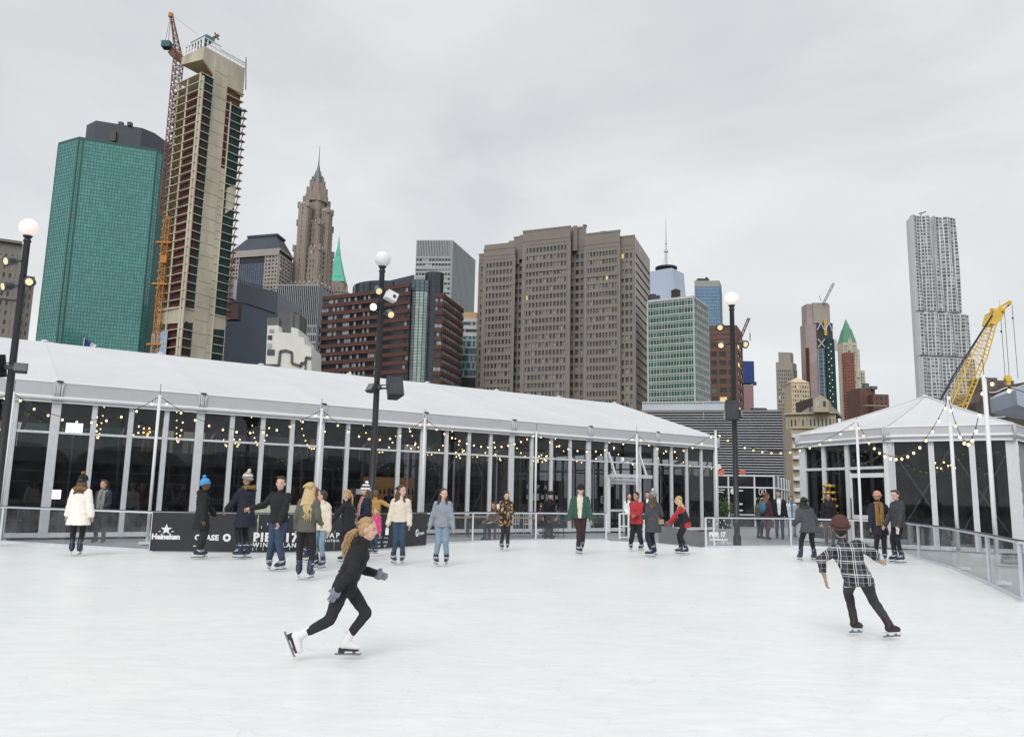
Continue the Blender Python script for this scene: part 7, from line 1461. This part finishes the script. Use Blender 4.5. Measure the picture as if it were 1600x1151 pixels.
# film lights inside
def panel(px,py,d,w,h,label,em):
    c=atd(px,py,d); t_=thing('film_light',label,'film light',(c.x,c.y,.04)); R=Matrix.Rotation(.45,3,'Z'); q=MB(); q.box(c+Vector((0,.05,0)),(w+.06,.08,h+.06),R); q.build('housing',M['dark'],t_); q=MB(); q.box(c,(w,.02,h),R); q.build('diffuser',M[em],t_); q=MB(); q.tube([Vector((c.x,c.y,.04)),c-Z*h/2],.02,6); q.build('stand',M['alu'],t_)
    for k in range(3): q=MB(); a=k*2.1; q.bar(Vector((c.x,c.y,.6)),Vector((c.x+.4*math.cos(a),c.y+.4*math.sin(a),.05)),.02); q.build('leg',M['alu'],t_)
M['panel']=emat('light_panel',(.95,.98,1),5); panel(116,670,28.2,.52,.40,'brightly lit square film light panel on a tall stand inside the tent','panel'); panel(86,772,27.4,.34,.30,'small lit film light low inside the tent at the left','panel')
# slim light tubes standing by the panes
for i,(px,yt) in enumerate(((633,693),(706,713),(774,703),(896,713),(927,725),(1033,728),(1077,720))):
    t=[3,3,3,5,5,6,6][i]; p=pos(px,0+1,0); k=(px-800)/F
    o_=tp(0,.9,0); den=(TU.x-k*TU.y); s_=(k*o_.y-o_.x)/den; p=o_+TU*s_; p=pos(px,p.y,0); tl=thing('light_tube','slim pale lilac light tube inside the long tent, %s from the left'%(['first','second','third','fourth','fifth','sixth','seventh'][i]),'light tube',p,0,'slim light tubes inside the tent')
    q=MB(); q.tube([p+Z*.05,p+Z*(zat(px,yt,p.y))],.03,8); q.build('tube',M.setdefault('tubew',mat('lilac_tube',(.72,.68,.80),.4,0,.5,0,emit=(.85,.75,1),es=.25)),tl,True); q=MB(); q.box(p+Z*.06,(.3,.3,.05)); q.build('base',M['dark'],tl)
# golden tree and easel in the small tent
M['gold']=mat('gold_leafing',(.55,.38,.08),.4,.6,.5,.2,8)
p=atz(1314,852,0)+Vector((.3,1.6,0)); gt=thing('gold_tree','gold cut-out tree ornament inside the pyramid-roofed tent left of the door','ornament',p); q=MB(); q.tube([p,p+Z*2.3],.04,6); q.build('trunk',M['gold'],gt); q=MB()
for k in range(7):
    z_=.6+k*.26; 
    for a in range(6): aa=a*1.05+k*.4; r0=.5-.05*k; q.ell(p+Z*z_+Vector((math.cos(aa)*r0*.7,math.sin(aa)*r0*.7,.05)),(.13,.10,.07),n=8,m=6)
q.build('crown',M['gold'],gt,True)
for i,(px,lb) in enumerate(((1352,'door'),(1412,'first tall pane'))):
    p=atz(px,852,0)+Vector((.5,2.2,0)); ea=thing('easel','tall golden wooden easel behind the %s of the pyramid-roofed tent'%lb,'easel',p)
    for dx in (-.22,.22): q=MB(); q.bar(p+Vector((dx,0,.05)),p+Vector((dx*.25,0,2.3)),.05); q.build('leg',M['gold'],ea)
# white counter behind banner, seen below the arm
p=tp(1.72,-.9,0); ct=thing('counter','pale green-white counter behind the banner beside the outstretched arm','counter',p); q=MB(); q.box(p+Z*.55,(2.6,.6,1.1),Matrix.Rotation(ANG,3,'Z')); q.build('body',mat('pale_green_panel',(.55,.58,.46),.6),ct)

# tables, stools and a long bar inside the tent
for i,(t,b_) in enumerate([(-.3,2.2),(.25,3.4),(.85,1.6),(1.3,3.2),(1.75,2.6),(2.35,3.6),(3.3,2.4),(3.75,3.4),(4.3,2.0),(6.2,2.6),(6.6,4)]):
    p=tp(t,b_,.042); tb=thing('round_table','white-clothed round table inside the long tent, %s from the left'%(['first','second','third','fourth','fifth','sixth','seventh','eighth','ninth','tenth','last'][i]),'table',p,0,'round tables inside the tent')
    q=MB(); q.tube([p+Z*.02,p+Z*.5,p+Z*.72,p+Z*.74],[.42,.40,.38,.36],14); q.build('cloth',M['white'] if i%3 else M['val'],tb)
    q=MB(); q.tube([p+Z*.745,p+Z*.80,p+Z*.95],[.05,.05,.02],8); q.build('vase',M['dark'],tb)
    RK={k:w for k,w in zip(sorted(range(3),key=lambda k:math.cos(k*2.1+i)),('left','middle','right'))}
    for k in range(3):
        c0=p+Vector((.75*math.cos(k*2.1+i),.75*math.sin(k*2.1+i),0)); c=thing('chair','pale slatted %s chair of the %s round table inside the tent'%(RK[k],['first','second','third','fourth','fifth','sixth','seventh','eighth','ninth','tenth','last'][i]),'chair',c0,k*2.1+i+math.pi/2,'slatted chairs inside the tent'); OFF[c.name]=Vector()
        q=MB(); q.box((0,0,.45),(.4,.4,.04)); q.build('seat',M['alu'],c)
        for u_ in (-1,1):
            for v_ in (-1,1): q=MB(); q.bar((u_*.18,v_*.18,0),(u_*.18,v_*.18,.45),.03); q.build('leg',M['alu'],c)
        q=MB()
        for w_ in range(4): q.box((0,-.2,.56+.09*w_),(.4,.02,.05))
        q.bar((-.19,-.2,.45),(-.19,-.2,.9),.03); q.bar((.19,-.2,.45),(.19,-.2,.9),.03); q.build('backrest',M['alu'],c)
a=tp(3.15,5.5,.042); b=tp(3.75,5.5,.042); br=thing('bar_counter','lit wooden bar with bottles at the back of the tent behind the middle lamp post','bar',a.lerp(b,.5)); q=MB(); q.ext([a,b,b+Z*1.1,a+Z*1.1],TB*.5); q.build('front',M['wood'],br); q=MB(); q.ext([a+Z*1.105-TB*.05,b+Z*1.105-TB*.05,b+Z*1.16-TB*.05,a+Z*1.16-TB*.05],TB*.65); q.build('top',M['dark'],br)
q=MB(); q.ext([a+TB*1.4+Z*.9,b+TB*1.4+Z*.9,b+TB*1.4+Z*2.3,a+TB*1.4+Z*2.3],TB*.08); q.build('back_shelf',emat('amber_backlight',(1,.55,.2),.16),br); q=MB()
for k in range(24): p=a.lerp(b,(k+.5)/24)+TB*1.3+Z*(1.0+.5*(k%2)); q.tube([p,p+Z*.2,p+Z*.24,p+Z*.32],[.04,.04,.016,.014],6)
q.build('bottles',M['dark'],br)
